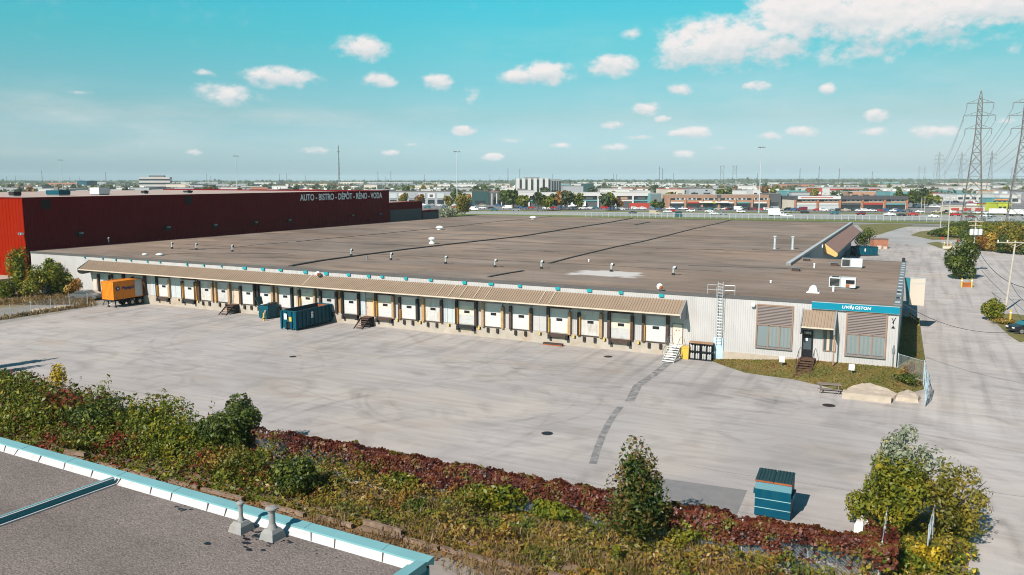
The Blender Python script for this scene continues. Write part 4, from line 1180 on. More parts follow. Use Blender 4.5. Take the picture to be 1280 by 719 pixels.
# salt-and-pepper gravel
_nt = NROOF.node_tree; _b = _nt.nodes['Principled BSDF']; _src = _b.inputs['Base Color'].links[0].from_socket
_g = N(_nt, 'ShaderNodeNewGeometry'); _v = N(_nt, 'ShaderNodeTexVoronoi'); _v.inputs['Scale'].default_value = 17; _nt.links.new(_g.outputs['Position'], _v.inputs['Vector'])
_s = N(_nt, 'ShaderNodeSeparateColor'); _nt.links.new(_v.outputs['Color'], _s.inputs[0])
_r = N(_nt, 'ShaderNodeMapRange'); _r.inputs['To Min'].default_value = .76; _r.inputs['To Max'].default_value = 1.24; _nt.links.new(_s.outputs[0], _r.inputs['Value'])
_m = N(_nt, 'ShaderNodeVectorMath', operation='SCALE'); _nt.links.new(_src, _m.inputs[0]); _nt.links.new(_r.outputs[0], _m.inputs['Scale']); _nt.links.new(_m.outputs[0], _b.inputs['Base Color'])
mb = MB(); mb.sheet([(-60, -34, 7.0), (-.5, -34, 7.0), (-.5, -.5, 7.0), (-60, -.5, 7.0)]); mb.build('roof', NROOF, nb)
mb = MB(); ribbed(mb, (-60, -.06), (-.05, -.06), 0, 7.0, (0, 1), .3, .04); ribbed(mb, (-.06, -34), (-.06, -.05), 0, 7.0, (1, 0), .3, .04); mb.build('wall', TEALW, nb)
CW = .32
mb = MB().use(TEALC)
mb.prism([(-60, 0.05, 7.02), (-60, 0.05, 7.28), (-60, -CW, 7.24), (-60, -CW, 7.15), (-60, -.1, 7.1)], (60.05 - .0, 0, 0))
mb.prism([(0.05, -CW - .003, 7.02), (.05, -CW - .003, 7.28), (-CW, -CW - .003, 7.24), (-CW, -CW - .003, 7.15), (-.1, -CW - .003, 7.1)], (0, -33.4, 0))
for k in range(19):
    x = -1.6 - k * 3.05
    mb.prism([(x, .055, 7.284), (x, -CW - .004, 7.244), (x, -CW - .004, 7.252), (x, .055, 7.292)], (.05, 0, 0))
mb.build('coping', parent=nb)
mb = MB().use(CANT)
mb.prism([(-60, -CW + .01, 7.19), (-60, -CW - .2, 7.004), (-60, -CW + .01, 7.004)], (60 - CW - .02, 0, 0))
mb.use(mat('crack', (.06, .05, .045), .9))
rr = random.Random(3)
for k in range(36):
    x = -1.3 - k * 1.5 - rr.uniform(0, .9); a = rr.uniform(.02, .2)
    mb.prism([(x, -CW - .02, 7.19), (x + rr.uniform(.03, .06), -CW - .02, 7.19), (x + a + .03, -CW - .2, 7.014), (x + a, -CW - .2, 7.014)], (0, .0, .006))
mb.use(TEALC); mb.box(-CW - .1, -CW, -33, -CW - .25, 7.004, 7.2)
mb.build('cant_strip', parent=nb)
# dividing kerb
a_ = Vector((-13.72, -.72, 0))
mb = MB().use(TEALW); mb.box(-13.78, -13.66, -34, -.50, 7.05, 7.23)  # shade on the kerb's side painted as darker teal than its sunlit cap
mb.use(TEALC); mb.box(-13.80, -13.72, -34, -.48, 7.23, 7.265); mb.use(CANT); mb.box(-13.72, -13.65, -34, -.48, 7.23, 7.245)
mb.box(-13.66, -13.55, -34, -.50, 7.004, 7.05); mb.box(-13.92, -13.79, -34, -.50, 7.004, 7.05)
mb.build('dividing_kerb', parent=nb)
inv = Matrix.Translation((-11.15, -61.62, 0)) @ Matrix.Rotation(math.radians(-2.6), 4, 'Z')
inv = inv.inverted()
def vent(px, py, r, rc, h):
    p = inv @ G(px, py, 7.0)
    v = MB().use(PIPEW)
    s = .29
    v.add([(p.x + sx * s, p.y + sy * s, 7.0) for sx, sy in ((-1, -1), (1, -1), (1, 1), (-1, 1))] + [(p.x + sx * s * .82, p.y + sy * s * .82, 7.22) for sx, sy in ((-1, -1), (1, -1), (1, 1), (-1, 1))]
          + [(p.x + sx * s * .55, p.y + sy * s * .55, 7.33) for sx, sy in ((-1, -1), (1, -1), (1, 1), (-1, 1))],
          [(0, 1, 5, 4), (1, 2, 6, 5), (2, 3, 7, 6), (3, 0, 4, 7), (4, 5, 9, 8), (5, 6, 10, 9), (6, 7, 11, 10), (7, 4, 8, 11), (8, 9, 10, 11)])
    o = v.build('vent_base', parent=nb)
    MB().use(PIPEW).lathe((p.x, p.y, 7.3), [(r * 1.7, 0), (r * 1.15, .14), (r, .18), (r, h - .2), (r * 1.25, h - .19), (r * 1.25, h - .16), (r, h - .15), (r, h - .08)], 20).build('vent_pipe', parent=o, smooth=False)
    MB().use(PIPEW).lathe((p.x, p.y, 7.3 + h - .12), [(rc * .9, 0), (rc, .03), (rc, .07), (rc * .5, .11)], 22).build('vent_cap', parent=o)
vent(302, 663, .065, .125, .68)
vent(341, 672.5, .10, .19, .74)
# tar spots round the vents
def blob(cx, cy, r, seed, z=7.006):
    rg = random.Random(seed); n = 14
    return [(cx + r * rg.uniform(.5, 1.3) * math.cos(2 * PI * i / n), cy + .6 * r * rg.uniform(.5, 1.3) * math.sin(2 * PI * i / n), z) for i in range(n)]
mb = MB(); rr = random.Random(5)
for k in range(46):
    c = inv @ G(rr.gauss(318, 16), rr.gauss(672, 7), 7.0); mb.sheet(blob(c.x, c.y, rr.uniform(.03, .16), k, 7.005 + k * .0002))
for k in range(16):
    c = inv @ G(rr.gauss(232, 7), rr.gauss(633, 2.5), 7.0); mb.sheet(blob(c.x, c.y, rr.uniform(.03, .11), 90 + k, 7.005 + k * .0002))
for k in range(14):
    c = inv @ G(rr.gauss(355 + k * 5, 4), rr.gauss(700, 4) - 22 + k * 1.2, 7.0); mb.sheet(blob(c.x, c.y, rr.uniform(.02, .07), 130 + k, 7.005 + k * .0002))
mb.build('tar_spots', BLACK, nb)['kind'] = 'stuff'

# ================================================================== yard objects
# orange container on its chassis at the dock
ch = thing('container_chassis', 'dark semi trailer chassis carrying the orange container at the dock', 'trailer', (-100.87, -5.3, 0))
mb = MB().use(DARK)
for s in (-.45, .45): mb.box(s - .09, s + .09, .1, 4.7, .82, 1.14)
for y in (.15, 1.6, 3.0, 4.5): mb.box(-1.15, 1.15, y - .08, y + .08, .95, 1.16)
mb.build('frame', parent=ch)
for s in (-.75, .75):
    mb = MB().use(DARK); mb.box(s - .06, s + .06, .55, .67, .15, .95); mb.box(s - .16, s + .16, .5, .72, 0.0, .16); mb.build('landing_leg', parent=ch)
for y in (3.0, 4.25):
    mb = MB().use(DARK).tube((-1.0, y, .5), (1.0, y, .5), .07); mb.build('axle', parent=ch)
    for s in (-1.0, 1.0):
        w_ = MB().use(TYRE).tube((s - .22, y, .5), (s + .22, y, .5), .5, .5, 18).build('wheel', parent=ch)
        MB().use(RIM).tube((s - .235, y, .5), (s + .235, y, .5), .25, .25, 14).build('rim', parent=w_)
MB().use(WHITEM).tube((-.7, .6, .3), (.7, .6, .75), .03).build('brace', parent=ch)
co = thing('shipping_container', 'orange shipping container with blue emblem and dark lettering backed into the dock', 'container', (-100.87, -5.3, 1.17))
def corrug(mb, p0, p1, z0, z1, out, pitch=.28, dep=.035): ribbed(mb, p0, p1, z0, z1, out, pitch, dep)
Lc = 4.85
mb = MB().use(ORANGE); corrug(mb, (1.19, .05), (1.19, 3.55), .12, 2.5, (1, 0)); corrug(mb, (-1.19, .05), (-1.19, 3.55), .12, 2.5, (-1, 0)); corrug(mb, (-1.19, .03), (1.19, .03), .12, 2.5, (0, -1))
mb.sheet([(-1.2, .04, 2.53), (1.2, .04, 2.53), (1.2, Lc, 2.53), (-1.2, Lc, 2.53)])
mb.build('body', parent=co)
mb = MB().use(LGREY); mb.box(-1.19, 1.22, 3.56, Lc, .1, 2.5); mb.build('rear_section', parent=co)
mb = MB().use(ORANGE)
for x in (-1.18, 1.18):
    for y in (.05, Lc - .05): mb.box(x - .06, x + .06, y - .06, y + .06, 0, 2.6)
    mb.box(x - .055, x + .055, .1, Lc - .1, .0, .13); mb.box(x - .055, x + .055, .1, 3.55, 2.5, 2.59)
mb.box(-1.12, 1.12, .0, .12, 0, .13); mb.box(-1.12, 1.12, .0, .12, 2.5, 2.59); mb.build('corner_frame', parent=co)
mb = MB().use(NAVY); mb.tube((1.232, .75, 1.55), (1.25, .75, 1.55), .36, .36, 6).use(LGREY); mb.tube((1.25, .75, 1.55), (1.256, .75, 1.55), .16, .16, 6); mb.build('emblem', parent=co)
text('lettering', 'Hapag-Ll', .62, (1.245, 2.42, 1.55), (PI / 2, 0, PI / 2), NAVY, co, .02, 0, 'CENTER', .92)

# roll-off skip
rs = thing('roll_off_dumpster', 'long open teal roll off dumpster with rusty inside before the dock', 'dumpster', (-66.1, -6.9, 0), 0, 'teal waste dumpsters in the yard')
wx, ly, hh = 1.15, 6.6, 2.25
mb = MB().use(TEALD)
def hollow(mb, x, y0, y1, z0, z1, t=.08):
    mb.box(-x, -x + t, y0, y1, z0, z1); mb.box(x - t, x, y0, y1, z0, z1); mb.box(-x + t, x - t, y0, y0 + t, z0, z1); mb.box(-x + t, x - t, y1 - t, y1, z0, z1); mb.box(-x + t, x - t, y0 + t, y1 - t, z0, z0 + .08)
hollow(mb, wx, 0, ly, .22, hh)
for k in range(9):
    y = .35 + k * .73
    for s in (-1, 1): mb.box(s * wx - (.09 if s < 0 else 0), s * wx + (.09 if s > 0 else 0), y - .06, y + .06, .3, hh - .05)
for s in (-1, 1): mb.box(s * wx - .07, s * wx + .09, -.03, ly + .03, hh, hh + .12)
mb.box(-wx - .08, wx + .08, -.05, .09, hh, hh + .12); mb.box(-wx - .08, wx + .08, ly - .09, ly + .05, hh, hh + .12)
mb.build('body', parent=rs)
mb = MB().use(TEALB)
for x in (-1.1, -.42, .42, 1.1): mb.box(x - .12, x + .12, -.16, -.005, .1, hh - .02)
mb.box(-.55, .55, -.13, -.005, 1.0, 1.35); mb.use(BLACK); mb.box(-.28, .28, -.02, -.004, .22, .95); mb.build('front_frame', parent=rs)
mb = MB().use(RUST); mb.box(-wx + .085, wx - .085, ly - .12, ly - .082, .32, hh - .02); mb.box(-wx + .09, wx - .09, .09, ly - .13, .31, .36); mb.build('lining', parent=rs)
mb = MB().use(GALVD)
for x in (-.6, .6): mb.box(x - .06, x + .06, 0, ly, .12, .22)
for x in (-.75, .75):
    for y in (.35, ly - .4): mb.tube((x - .1, y, .12), (x + .1, y, .12), .12, .12, 12)
mb.build('skid', parent=rs)
mb = MB().use(SIGNW); mb.box(wx + .092, wx + .1, 2.55, 2.95, 1.55, 1.95); mb.box(wx + .092, wx + .1, 2.55, 2.95, 1.2, 1.42); mb.box(wx + .092, wx + .096, 2.6, 2.9, 1.42, 1.55)
mb.use(TEALD); mb.box(wx + .1, wx + .104, 2.62, 2.88, 1.65, 1.72); mb.box(wx + .1, wx + .104, 2.62, 2.88, 1.28, 1.32); mb.build('label_plate', parent=rs)
MB().use(SIGNW).box(-.62, -.2, -.175, -.162, 1.3, 2.0).build('label_plate', parent=rs); MB().use(YELLOW).box(.15, .55, -.175, -.162, 1.1, 1.65).build('label_plate', parent=rs)

# teal dumpster with raised lid beside it
od = thing('open_lid_dumpster', 'teal dumpster with its black lid standing open against the dock', 'dumpster', (-74.5, -1.5, 0), 0, 'teal waste dumpsters in the yard')
mb = MB().use(TEALD); mb.box(-.8, -.72, -.9, .9, .12, 1.75); mb.box(.72, .8, -.9, .9, .12, 1.9); mb.box(-.72, .72, -.9, -.82, .12, 1.75); mb.box(-.72, .72, .82, .9, .12, 1.9); mb.box(-.72, .72, -.82, .82, .12, .2)
for z in (.6, 1.2): mb.box(-.84, .84, -.94, -.9, z, z + .08)
mb.build('body', parent=od)
MB().use(LIDD).prism([(-.86, -.9, 1.78), (-.86, -.05, 1.83), (-1.25, .1, 2.75), (-1.35, -.95, 2.72)], (.06, 0, .05)).build('lid', parent=od)
MB().use(DARK).prism([(-.1, -.95, 1.80), (.86, -.95, 1.86), (.86, .9, 1.98), (-.1, .9, 1.94)], (0, 0, .06)).build('lid', parent=od)
mb = MB().use(DARK)
for x in (-.65, .65):
    for y in (-.7, .7): mb.tube((x - .05, y, .08), (x + .05, y, .08), .085, .085, 10)
mb.build('caster', parent=od)
for x, y, tx_, m, nm, lb in ((-73.95, -3.35, .25, TANP, 'plank', 'pale wooden plank leaning on the open lidded dumpster'), (-73.3, -3.6, .1, YELLOW, 'bollard', 'yellow bollard between the two teal dumpsters')):
    t = thing(nm, lb, nm, (x, y, 0))
    if nm == 'plank':
        MB().use(m).obox((.0, .45, .62), (.11, 0, 0), (0, .028, .01), (0, .3, .62)).build('board', parent=t)
        MB().use(WOODG).obox((.0, .42, .62), (.03, 0, 0), (0, .02, .0), (0, .28, .58)).build('batten', parent=t)
    else:
        MB().use(m).lathe((0, 0, 0), [(.11, 0), (.11, 1.0), (.06, 1.08)], 12).build('post', parent=t)
        MB().use(DARK).lathe((0, 0, .3), [(.115, 0), (.115, .1)], 12).build('band', parent=t)

# near teal dumpster with ribbed lids
dp = thing('dumpster', 'tall teal dumpster with dark ribbed lids alone at the near edge of the yard', 'dumpster', (-5.2, -37.25, 0), math.radians(1.0), 'teal waste dumpsters in the yard')
mb = MB().use(TEALB)
x = .92
mb.prism([(-x, 0, .08), (-x, 0, 1.55), (-x, .22, 1.92), (-x, 1.55, 2.08), (-x, 1.62, 1.9), (-x, 1.62, .08)], (2 * x, 0, 0))
mb.build('body', parent=dp)
mb = MB().use(mat('rib_pale', (.22, .40, .43), .5))
for z in (.52, 1.02): mb.box(-x - .01, x + .01, -.035, -.004, z, z + .035)
mb.use(mat('teal_panel', (.002, .115, .15), .5, .06)); mb.prism([(-x - .012, -.012, 1.56), (-x - .012, .21, 1.935), (-x - .012, .215, 1.925), (-x - .012, -.004, 1.55)], (2 * x + .024, 0, 0)); mb.build('rib', parent=dp)
for s in (0, 1):
    mb = MB().use(LIDD)
    x0 = -x - .03 + s * (x + .04); x1 = x0 + x + .01
    mb.prism([(x0, .16, 1.93), (x0, 1.62, 2.105), (x0, 1.62, 2.165), (x0, .16, 1.99)], (x1 - x0, 0, 0))
    for k in range(5):
        xx = x0 + .12 + k * .17; mb.prism([(xx, .2, 1.99), (xx, 1.58, 2.155), (xx, 1.58, 2.20), (xx, .2, 2.04)], (.06, 0, 0))
    mb.use(RUST); mb.box(x0, x1, .13, .16, 1.9, 1.985)
    mb.build('lid', parent=dp)
for s in (-1, 1):
    MB().use(TEALD).box(s * (x + .07) - .06, s * (x + .07) + .06, .3, 1.3, 1.15, 1.35).build('fork_pocket', parent=dp)
mb = MB().use(DARK)
for xx in (-.7, .7):
    for yy in (.25, 1.4): mb.box(xx - .09, xx + .09, yy - .12, yy + .12, 0, .085)
mb.build('foot', parent=dp)

# stairs to the doors
def stairs(label, x0, x1, ytop, ybot, ztop, n, m, mt, group='stairs to the warehouse doors', plat=1.0, rails=True, solid=None, under=None):
    t = thing('stairs', label, 'stairs', ((x0 + x1) / 2, ytop, 0), 0, group)
    hw = (x1 - x0) / 2; dy = (ybot - ytop) / n
    for s in (-1, 1):
        MB().use(m).prism([(s * hw - .03, 0, ztop), (s * hw - .03, 0, ztop - .26), (s * hw - .03, ybot - ytop + .1, 0.0), (s * hw - .03, ybot - ytop - .12, 0.0)], (.06, 0, 0)).build('stringer', parent=t)
    for k in range(n):
        z = ztop * (1 - (k + 1) / (n + 1)); y = dy * (k + .5)
        mb = MB().use(mt); mb.box(-hw + .03, hw - .03, y - abs(dy) * .42, y + abs(dy) * .42, z - .05, z); mb.build('tread', parent=t)
    mb = MB().use(mt); mb.box(-hw - .02, hw + .02, .02, plat, ztop - .06, ztop); mb.use(m)
    for s in (-1, 1): mb.box(s * hw - .04, s * hw + .04, .03, .11, 0, ztop - .06)
    if under: mb.use(under); mb.box(-hw, hw, .06, plat - .04, .02, ztop - .07)  # dark filler block painting the shadow below the landing
    mb.build('landing', parent=t)
    if rails:
        for s in (-1, 1):
            mb = MB().use(rails if rails is not True else m)
            mb.path([(s * hw, ybot - ytop + .1, .15), (s * hw, ybot - ytop + .1, .95), (s * hw, 0, ztop + .95), (s * hw, plat - .1, ztop + .95)], .025, 6)
            mb.tube((s * hw, 0, ztop), (s * hw, 0, ztop + .95), .025); mb.tube((s * hw, (ybot - ytop) * .5, ztop * .5), (s * hw, (ybot - ytop) * .5, ztop * .5 + .9), .02)
            mb.build('handrail', parent=t)
    return t
stairs('dark open stairs to the tan door right of the roll off dumpster', -59.75, -58.5, -1.15, -2.6, 1.2, 5, DARK, WOODB, rails=False, under=DARK)
stairs('dark open stairs to the tan door left of the open lid dumpster', -82.3, -81.0, -1.15, -2.6, 1.2, 5, DARK, WOODB, rails=False, under=DARK)
stairs('pale metal stairs beside the yellow bin at the canopy end', -20.95, -19.75, -1.35, -3.6, 1.2, 6, GALV, WHITEM, rails=GALVD, plat=1.15)
stairs('brown wooden stairs with rails up to the office entrance', -8.3, -6.95, -1.5, -4.75, 1.14, 7, WOODB, WOODB, plat=1.4, rails=BROWN)

# gas cylinder cages
def cage(x, label):
    t = thing('cylinder_cage', label, 'gas cage', (x, -.72, 0), 0, 'gas cylinder cages by the wall')
    mb = MB().use(BLACK)
    for sx in (-.53, 0, .53):
        for sy in (-.36, .36): mb.box(sx - .035, sx + .035, sy - .035, sy + .035, 0, 1.72)
    for z in (.06, .86, 1.66):
        for sy in (-.37, .37): mb.box(-.56, .56, sy - .03, sy + .03, z - .04, z + .04)
        for sx in (-.55, .55): mb.box(sx - .03, sx + .03, -.37, .37, z - .04, z + .04)
    mb.box(-.5, .5, .3, .33, .06, 1.66); mb.box(-.54, .54, -.34, .34, .8, .84)
    mb.build('frame', parent=t)
    mb = MB().use(ORANGEP if 0 else mat('rusty_tan', (.30, .17, .09), .7, .2, 2)); mb.box(-.6, .6, -.42, .42, 1.72, 1.79); mb.build('top', parent=t)
    for z in (.1, .9):
        for sx in (-.36, -.16, .17, .37):
            MB().use(mat('cylinder_grey', (.40, .40, .39), .5, .1, 2)).lathe((sx, -.17, z), [(.07, 0), (.095, .05), (.095, .48), (.05, .56), (.04, .64)], 10).build('gas_cylinder', parent=t)
    return t
cage(-18.3, 'black cage of white gas cylinders next to the yellow bin')
cage(-17.12, 'black cage of white gas cylinders next to the roof ladder')
yb = thing('grit_bin', 'tall yellow bin between pale stairs and gas cylinder cages', 'bin', (-19.25, -.85, 0))
mb = MB().use(YELLOW); mb.prism([(-.36, -.38, 0), (-.40, -.42, 1.12), (.40, -.42, 1.12), (.36, -.38, 0)], (0, .8, 0)); mb.build('body', parent=yb)
mb = MB().use(YELLOW); mb.box(-.43, .43, -.46, .44, 1.13, 1.24); mb.build('lid', parent=yb)

# dock plate lying on the ground
t = thing('dock_plate', 'rusty brown steel beam lying on the ground below a dock door', 'beam', (-33.9, -.95, 0))
mb = MB().use(RUST); mb.box(-1.15, 1.15, -.2, .2, 0, .1); mb.use(BROWN); mb.box(-1.15, 1.15, -.2, -.12, .1, .28); mb.box(-1.15, 1.15, .12, .2, .1, .28); mb.build('channel', parent=t)
mb = MB().use(BROWN); mb.box(-1.15, -1.09, -.12, .12, .1, .28); mb.box(1.09, 1.15, -.12, .12, .1, .28); mb.build('end_cap', parent=t)

# picnic table
t = thing('picnic_table', 'grey wooden picnic table with benches in front of the office lawn', 'picnic table', (-4.95, -8.35, 0), math.radians(8))
mb = MB().use(WOODG)
for k in range(5): mb.box(-.95, .95, -.37 + k * .15, -.24 + k * .15, .72, .76)
mb.build('tabletop', parent=t)
for s in (-1, 1):
    mb = MB().use(WOODG)
    for q in (0, .15): mb.box(-.95, .95, s * .62 + q * s - (.065), s * .62 + q * s + .065, .42, .46)
    mb.build('seat', parent=t)
for x in (-.7, .7):
    mb = MB().use(WOODG)
    for s in (-1, 1): mb.prism([(x, s * .25, .72), (x, s * .35, .72), (x, s * .66, 0), (x, s * .56, 0)], (.05, 0, 0))
    mb.box(x + .052, x + .1, -.75, .75, .34, .42); mb.build('leg', parent=t)

# broken concrete
def rock(label, poly, z0, z1, name='concrete_block', m=CONCL, tilt=0.0, seed=1, cat='concrete block'):
    rg = random.Random(seed); mb = MB()
    cx = sum(p[0] for p in poly) / len(poly); cy = sum(p[1] for p in poly) / len(poly)
    P = []
    for (x, y), (x2, y2) in zip(poly, poly[1:] + poly[:1]):
        nn = max(2, int(math.hypot(x2 - x, y2 - y) / .45))
        for k in range(nn): P.append((x + (x2 - x) * k / nn - cx + rg.uniform(-.06, .06), y + (y2 - y) * k / nn - cy + rg.uniform(-.06, .06)))
    n = len(P)
    vs = [(x * 1.02, y * 1.02, z0) for x, y in P] + [(x * rg.uniform(.93, 1.02), y * rg.uniform(.93, 1.02), (z1 + tilt * y) * rg.uniform(.62, 1.0)) for x, y in P] + [(x * rg.uniform(.55, .85), y * rg.uniform(.55, .85), (z1 + tilt * y) * rg.uniform(.95, 1.3)) for x, y in P] + [(0, 0, z1 + .05)]
    fs = [(i, (i + 1) % n, n + (i + 1) % n, n + i) for i in range(n)] + [(n + i, n + (i + 1) % n, 2 * n + (i + 1) % n, 2 * n + i) for i in range(n)] + [(2 * n + i, 2 * n + (i + 1) % n, 3 * n) for i in range(n)]
    mb.use(m).add(vs, fs)
    o = mb.build(name); o.location = (cx, cy, 0)
    return tag(o, label, cat)
tag(MB().use(CONCL).prism([(-1.85, -.38, 0), (-1.85, -.36, .52), (-1.85, .30, .60), (-1.85, .42, 0)], (3.7, .12, 0)).build('concrete_block'), 'long straight concrete block lying in front of the broken slabs', 'concrete block').location = (-1.95, -9.5, 0)
rock('large broken pale concrete slab heaped behind the long concrete block', [(-3.6, -8.95), (-.2, -8.8), (.35, -7.6), (-.8, -6.6), (-1.9, -5.9), (-3.3, -6.8), (-3.7, -7.6)], 0.0, .45, tilt=.10, seed=4)
rock('small broken concrete slab next to the open chain link gate', [(.2, -8.7), (1.85, -8.6), (2.0, -7.2), (1.5, -6.3), (.9, -6.6), (.3, -7.4)], 0.0, .42, tilt=.06, seed=9)

# small white signs on stakes in the office lawn
def stake(x, y, z, label):
    t = thing('lawn_sign', label, 'sign', (x, y, z), 0, 'white stake signs in the lawn')
    MB().use(SIGNW).box(-.24, .24, -.02, .0, .45, 1.0).build('board', parent=t)
    MB().use(GALVD).box(-.025, .025, .002, .04, -.1, .98).build('post', parent=t)
stake(-9.7, -2.3, .45, 'small white sign on a stake in the lawn left of the wooden stairs')
stake(-3.55, -3.3, .55, 'small white sign on a stake in the lawn right of the wooden stairs')

# chain link fences
def chain_fence(label, pts, h, step, m=GALV, r=.035, group=None, rails=True, z=0.0, name='chain_link_fence', midrail=False):
    o = Vector((pts[0][0], pts[0][1], z))
    t = thing(name, label, 'fence', o, 0, group)
    mesh = MB(); rail = MB().use(m)
    for a, b in zip(pts[:-1], pts[1:]):
        a = Vector((a[0], a[1], z)) - o; b = Vector((b[0], b[1], z)) - o
        n = max(1, int(round((b - a).length / step)))
        for k in range(n + 1):
            p = a + (b - a) * k / n
            mb = MB().use(m).tube(p + Vector((0, 0, -.15)), p + Vector((0, 0, h + .06)), r, r, 7).lathe(p + Vector((0, 0, h + .05)), [(r * 1.3, 0), (r * .6, .05)], 7)
            mb.build('post', parent=t)
        u = (b - a).normalized(); sd = Vector((-u.y, u.x, 0)) * .02
        mesh.add([a + sd + Vector((0, 0, .05)), b + sd + Vector((0, 0, .05)), b + sd + Vector((0, 0, h)), a + sd + Vector((0, 0, h))], [(0, 1, 2, 3)])
        if rails:
            rail.tube(a + Vector((0, 0, h)), b + Vector((0, 0, h)), r * .7, r * .7, 6)
            if midrail: rail.tube(a + Vector((0, 0, .15)), b + Vector((0, 0, .15)), r * .7, r * .7, 6)
    mesh.build('wire_mesh', CHAIN, t)
    if rails: rail.build('rail', parent=t)
    return t
chain_fence('chain link fence with pale posts along the left end of the yard', [(-104.9, -36), (-104.9, -5.6)], 1.75, 2.72, rails=False)
chain_fence('low chain link fence running from the office corner to the gate', [(.15, -.2), (2.25, -2.5)], 1.9, 3.2, midrail=True, z=.35)
gt = thing('chain_link_gate', 'tall bluish chain link gate leaves standing open beside the broken slabs', 'gate', (2.35, -9.6, 0))
for k, (x0, y0, x1, y1) in enumerate(((.0, 0, .25, 3.6), (.1, 3.7, -.05, 7.0))):
    mb = MB().use(mat('gate_blue', (.34, .44, .50), .5, .05))
    a = Vector((x0, y0, 0)); b = Vector((x1, y1, 0)); up = Vector((0, 0, 1))
    for q in (0, .5, 1): mb.tube(a.lerp(b, q) + up * .1, a.lerp(b, q) + up * 1.95, .035)
    for z in (.12, 1.0, 1.93): mb.tube(a + up * z, b + up * z, .03)
    mb.tube(a + up * .12, b + up * 1.93, .02)
    gl = mb.build('gate_leaf', parent=gt)
    MB().add([a + up * .12 + Vector((.04, 0, 0)), b + up * .12 + Vector((.04, 0, 0)), b + up * 1.93 + Vector((.04, 0, 0)), a + up * 1.93 + Vector((.04, 0, 0))], [(0, 1, 2, 3)]).build('wire_mesh', CHAIN, gl)
mb = MB().use(GALV).tube((-.05, 7.15, -.1), (-.05, 7.15, 2.15), .06).build('post', parent=gt)
# striped barrier by the side lawn
t = thing('striped_barrier', 'yellow and black striped barrier on the side lawn of the office', 'barrier', (1.35, 32.5, 0), math.radians(-78))
mb = MB()
for z in (.35, .75):
    for k in range(8): mb.use(YELLOW if k % 2 == 0 else BLACK); mb.prism([(-2.8 + k * .7, 0, z), (-2.1 + k * .7, 0, z), (-2.0 + k * .7, 0, z + .24), (-2.7 + k * .7, 0, z + .24)], (0, .06, 0))
mb.build('board', parent=t)
for x in (-2.5, 0, 2.6): MB().use(YELLOW).box(x - .06, x + .06, .065, .17, 0, 1.05).build('post', parent=t)

# ================================================================== office lawn
bx = [-16.6, -14.8, -12.8, -10.6, -8.3, -6.0, -3.5, -1.5, -.4, 1.0, 2.6]
bmin = [-.9, -2.6, -4.3, -4.75, -4.95, -6.2, -7.6, -7.7, -7.5, -6.0, -3.0]
def lawn_ymin(x): return float(np.interp(x, bx, bmin))
def lawn_z(x, y):
    zw = float(np.interp(x, [-16.6, -12, -8.5, 0, 1.5, 2.7], [.06, .45, .85, .95, .7, .03]))
    if y >= 0:
        return max(0.02, zw * max(0.25, 1 - y / 60))
    t = max(0.0, min(1.0, y / lawn_ymin(x)))
    return max(0.012, zw * (1 - t ** 1.5)) + .02 * mnoise.noise((x * 1.3, y * 1.3, 0)) * (1 - t)
mb = MB(); nx, ny = 60, 14; vs = []
for i in range(nx + 1):
    x = -16.6 + 19.2 * i / nx
    for j in range(ny + 1):
        y = -.03 + (lawn_ymin(x) + .03) * j / ny
        vs.append((x, y, lawn_z(x, y)))
mb.add(vs, [(i * (ny + 1) + j, i * (ny + 1) + j + 1, (i + 1) * (ny + 1) + j + 1, (i + 1) * (ny + 1) + j) for i in range(nx) for j in range(ny)])
vs = []
for i in range(9):
    x = .1 + 2.6 * i / 8
    for j in range(15):
        y = -.05 + 35 * j / 14; vs.append((x * (1 - .22 * j / 14), y, lawn_z(x, max(y, 0.0))))
mb.add(vs, [(i * 15 + j, i * 15 + j + 1, (i + 1) * 15 + j + 1, (i + 1) * 15 + j) for i in range(8) for j in range(14)])
struct(mb.build('lawn_bank', GRASSG, smooth=True))
P = []
while len(P) < 24000:
    x = random.uniform(-16.4, 2.5); y = random.uniform(-8, 34)
    if y > 0 and x < .2: continue
    if y < lawn_ymin(x): continue
    if y > 0 and random.random() < .55: continue
    P.append((x if y < 0 else x * (1 - .22 * y / 35), y, lawn_z(x, y) + .03))
tag(leaf_obj('grass', np.array(P), np.tile((0, 0, 1.0), (len(P), 1)), .12, F_TURF, aspect=.35, up=1.2, jitter=.8), kind='stuff')
shrub('low dark weeds growing on the bank beside the office corner', (.9, -3.6, .5), 1.3, 1.1, .8, F_DKGREEN, 900, .16, name='weeds', cat='weeds')
shrub('dry brown brush caught on the fence at the office corner', (1.1, -1.0, .5), .7, .6, 1.5, F_RUST, 500, .15, name='dry_brush', cat='brush')

# ================================================================== hedge, creeper, bank along the near fence
FY = -42.4
chain_fence('long chain link fence along the near edge of the yard, half buried in red creeper', [(-72, FY), (.2, FY)], 1.8, 3.0, rails=False)
chain_fence('leaning chain link fence returning from the creeper fence towards the yard', [(.25, FY + .2), (.35, -37.2)], 1.9, 1.8, m=GALV, r=.03)
# concrete kerb at the fence foot
mb = MB(); mb.box(-11.5, .2, -43.35, -43.1, -.1, .14); struct(mb.build('fence_kerb', mat('kerb_stone', (.26, .22, .18), .9, .2, 1.5)))
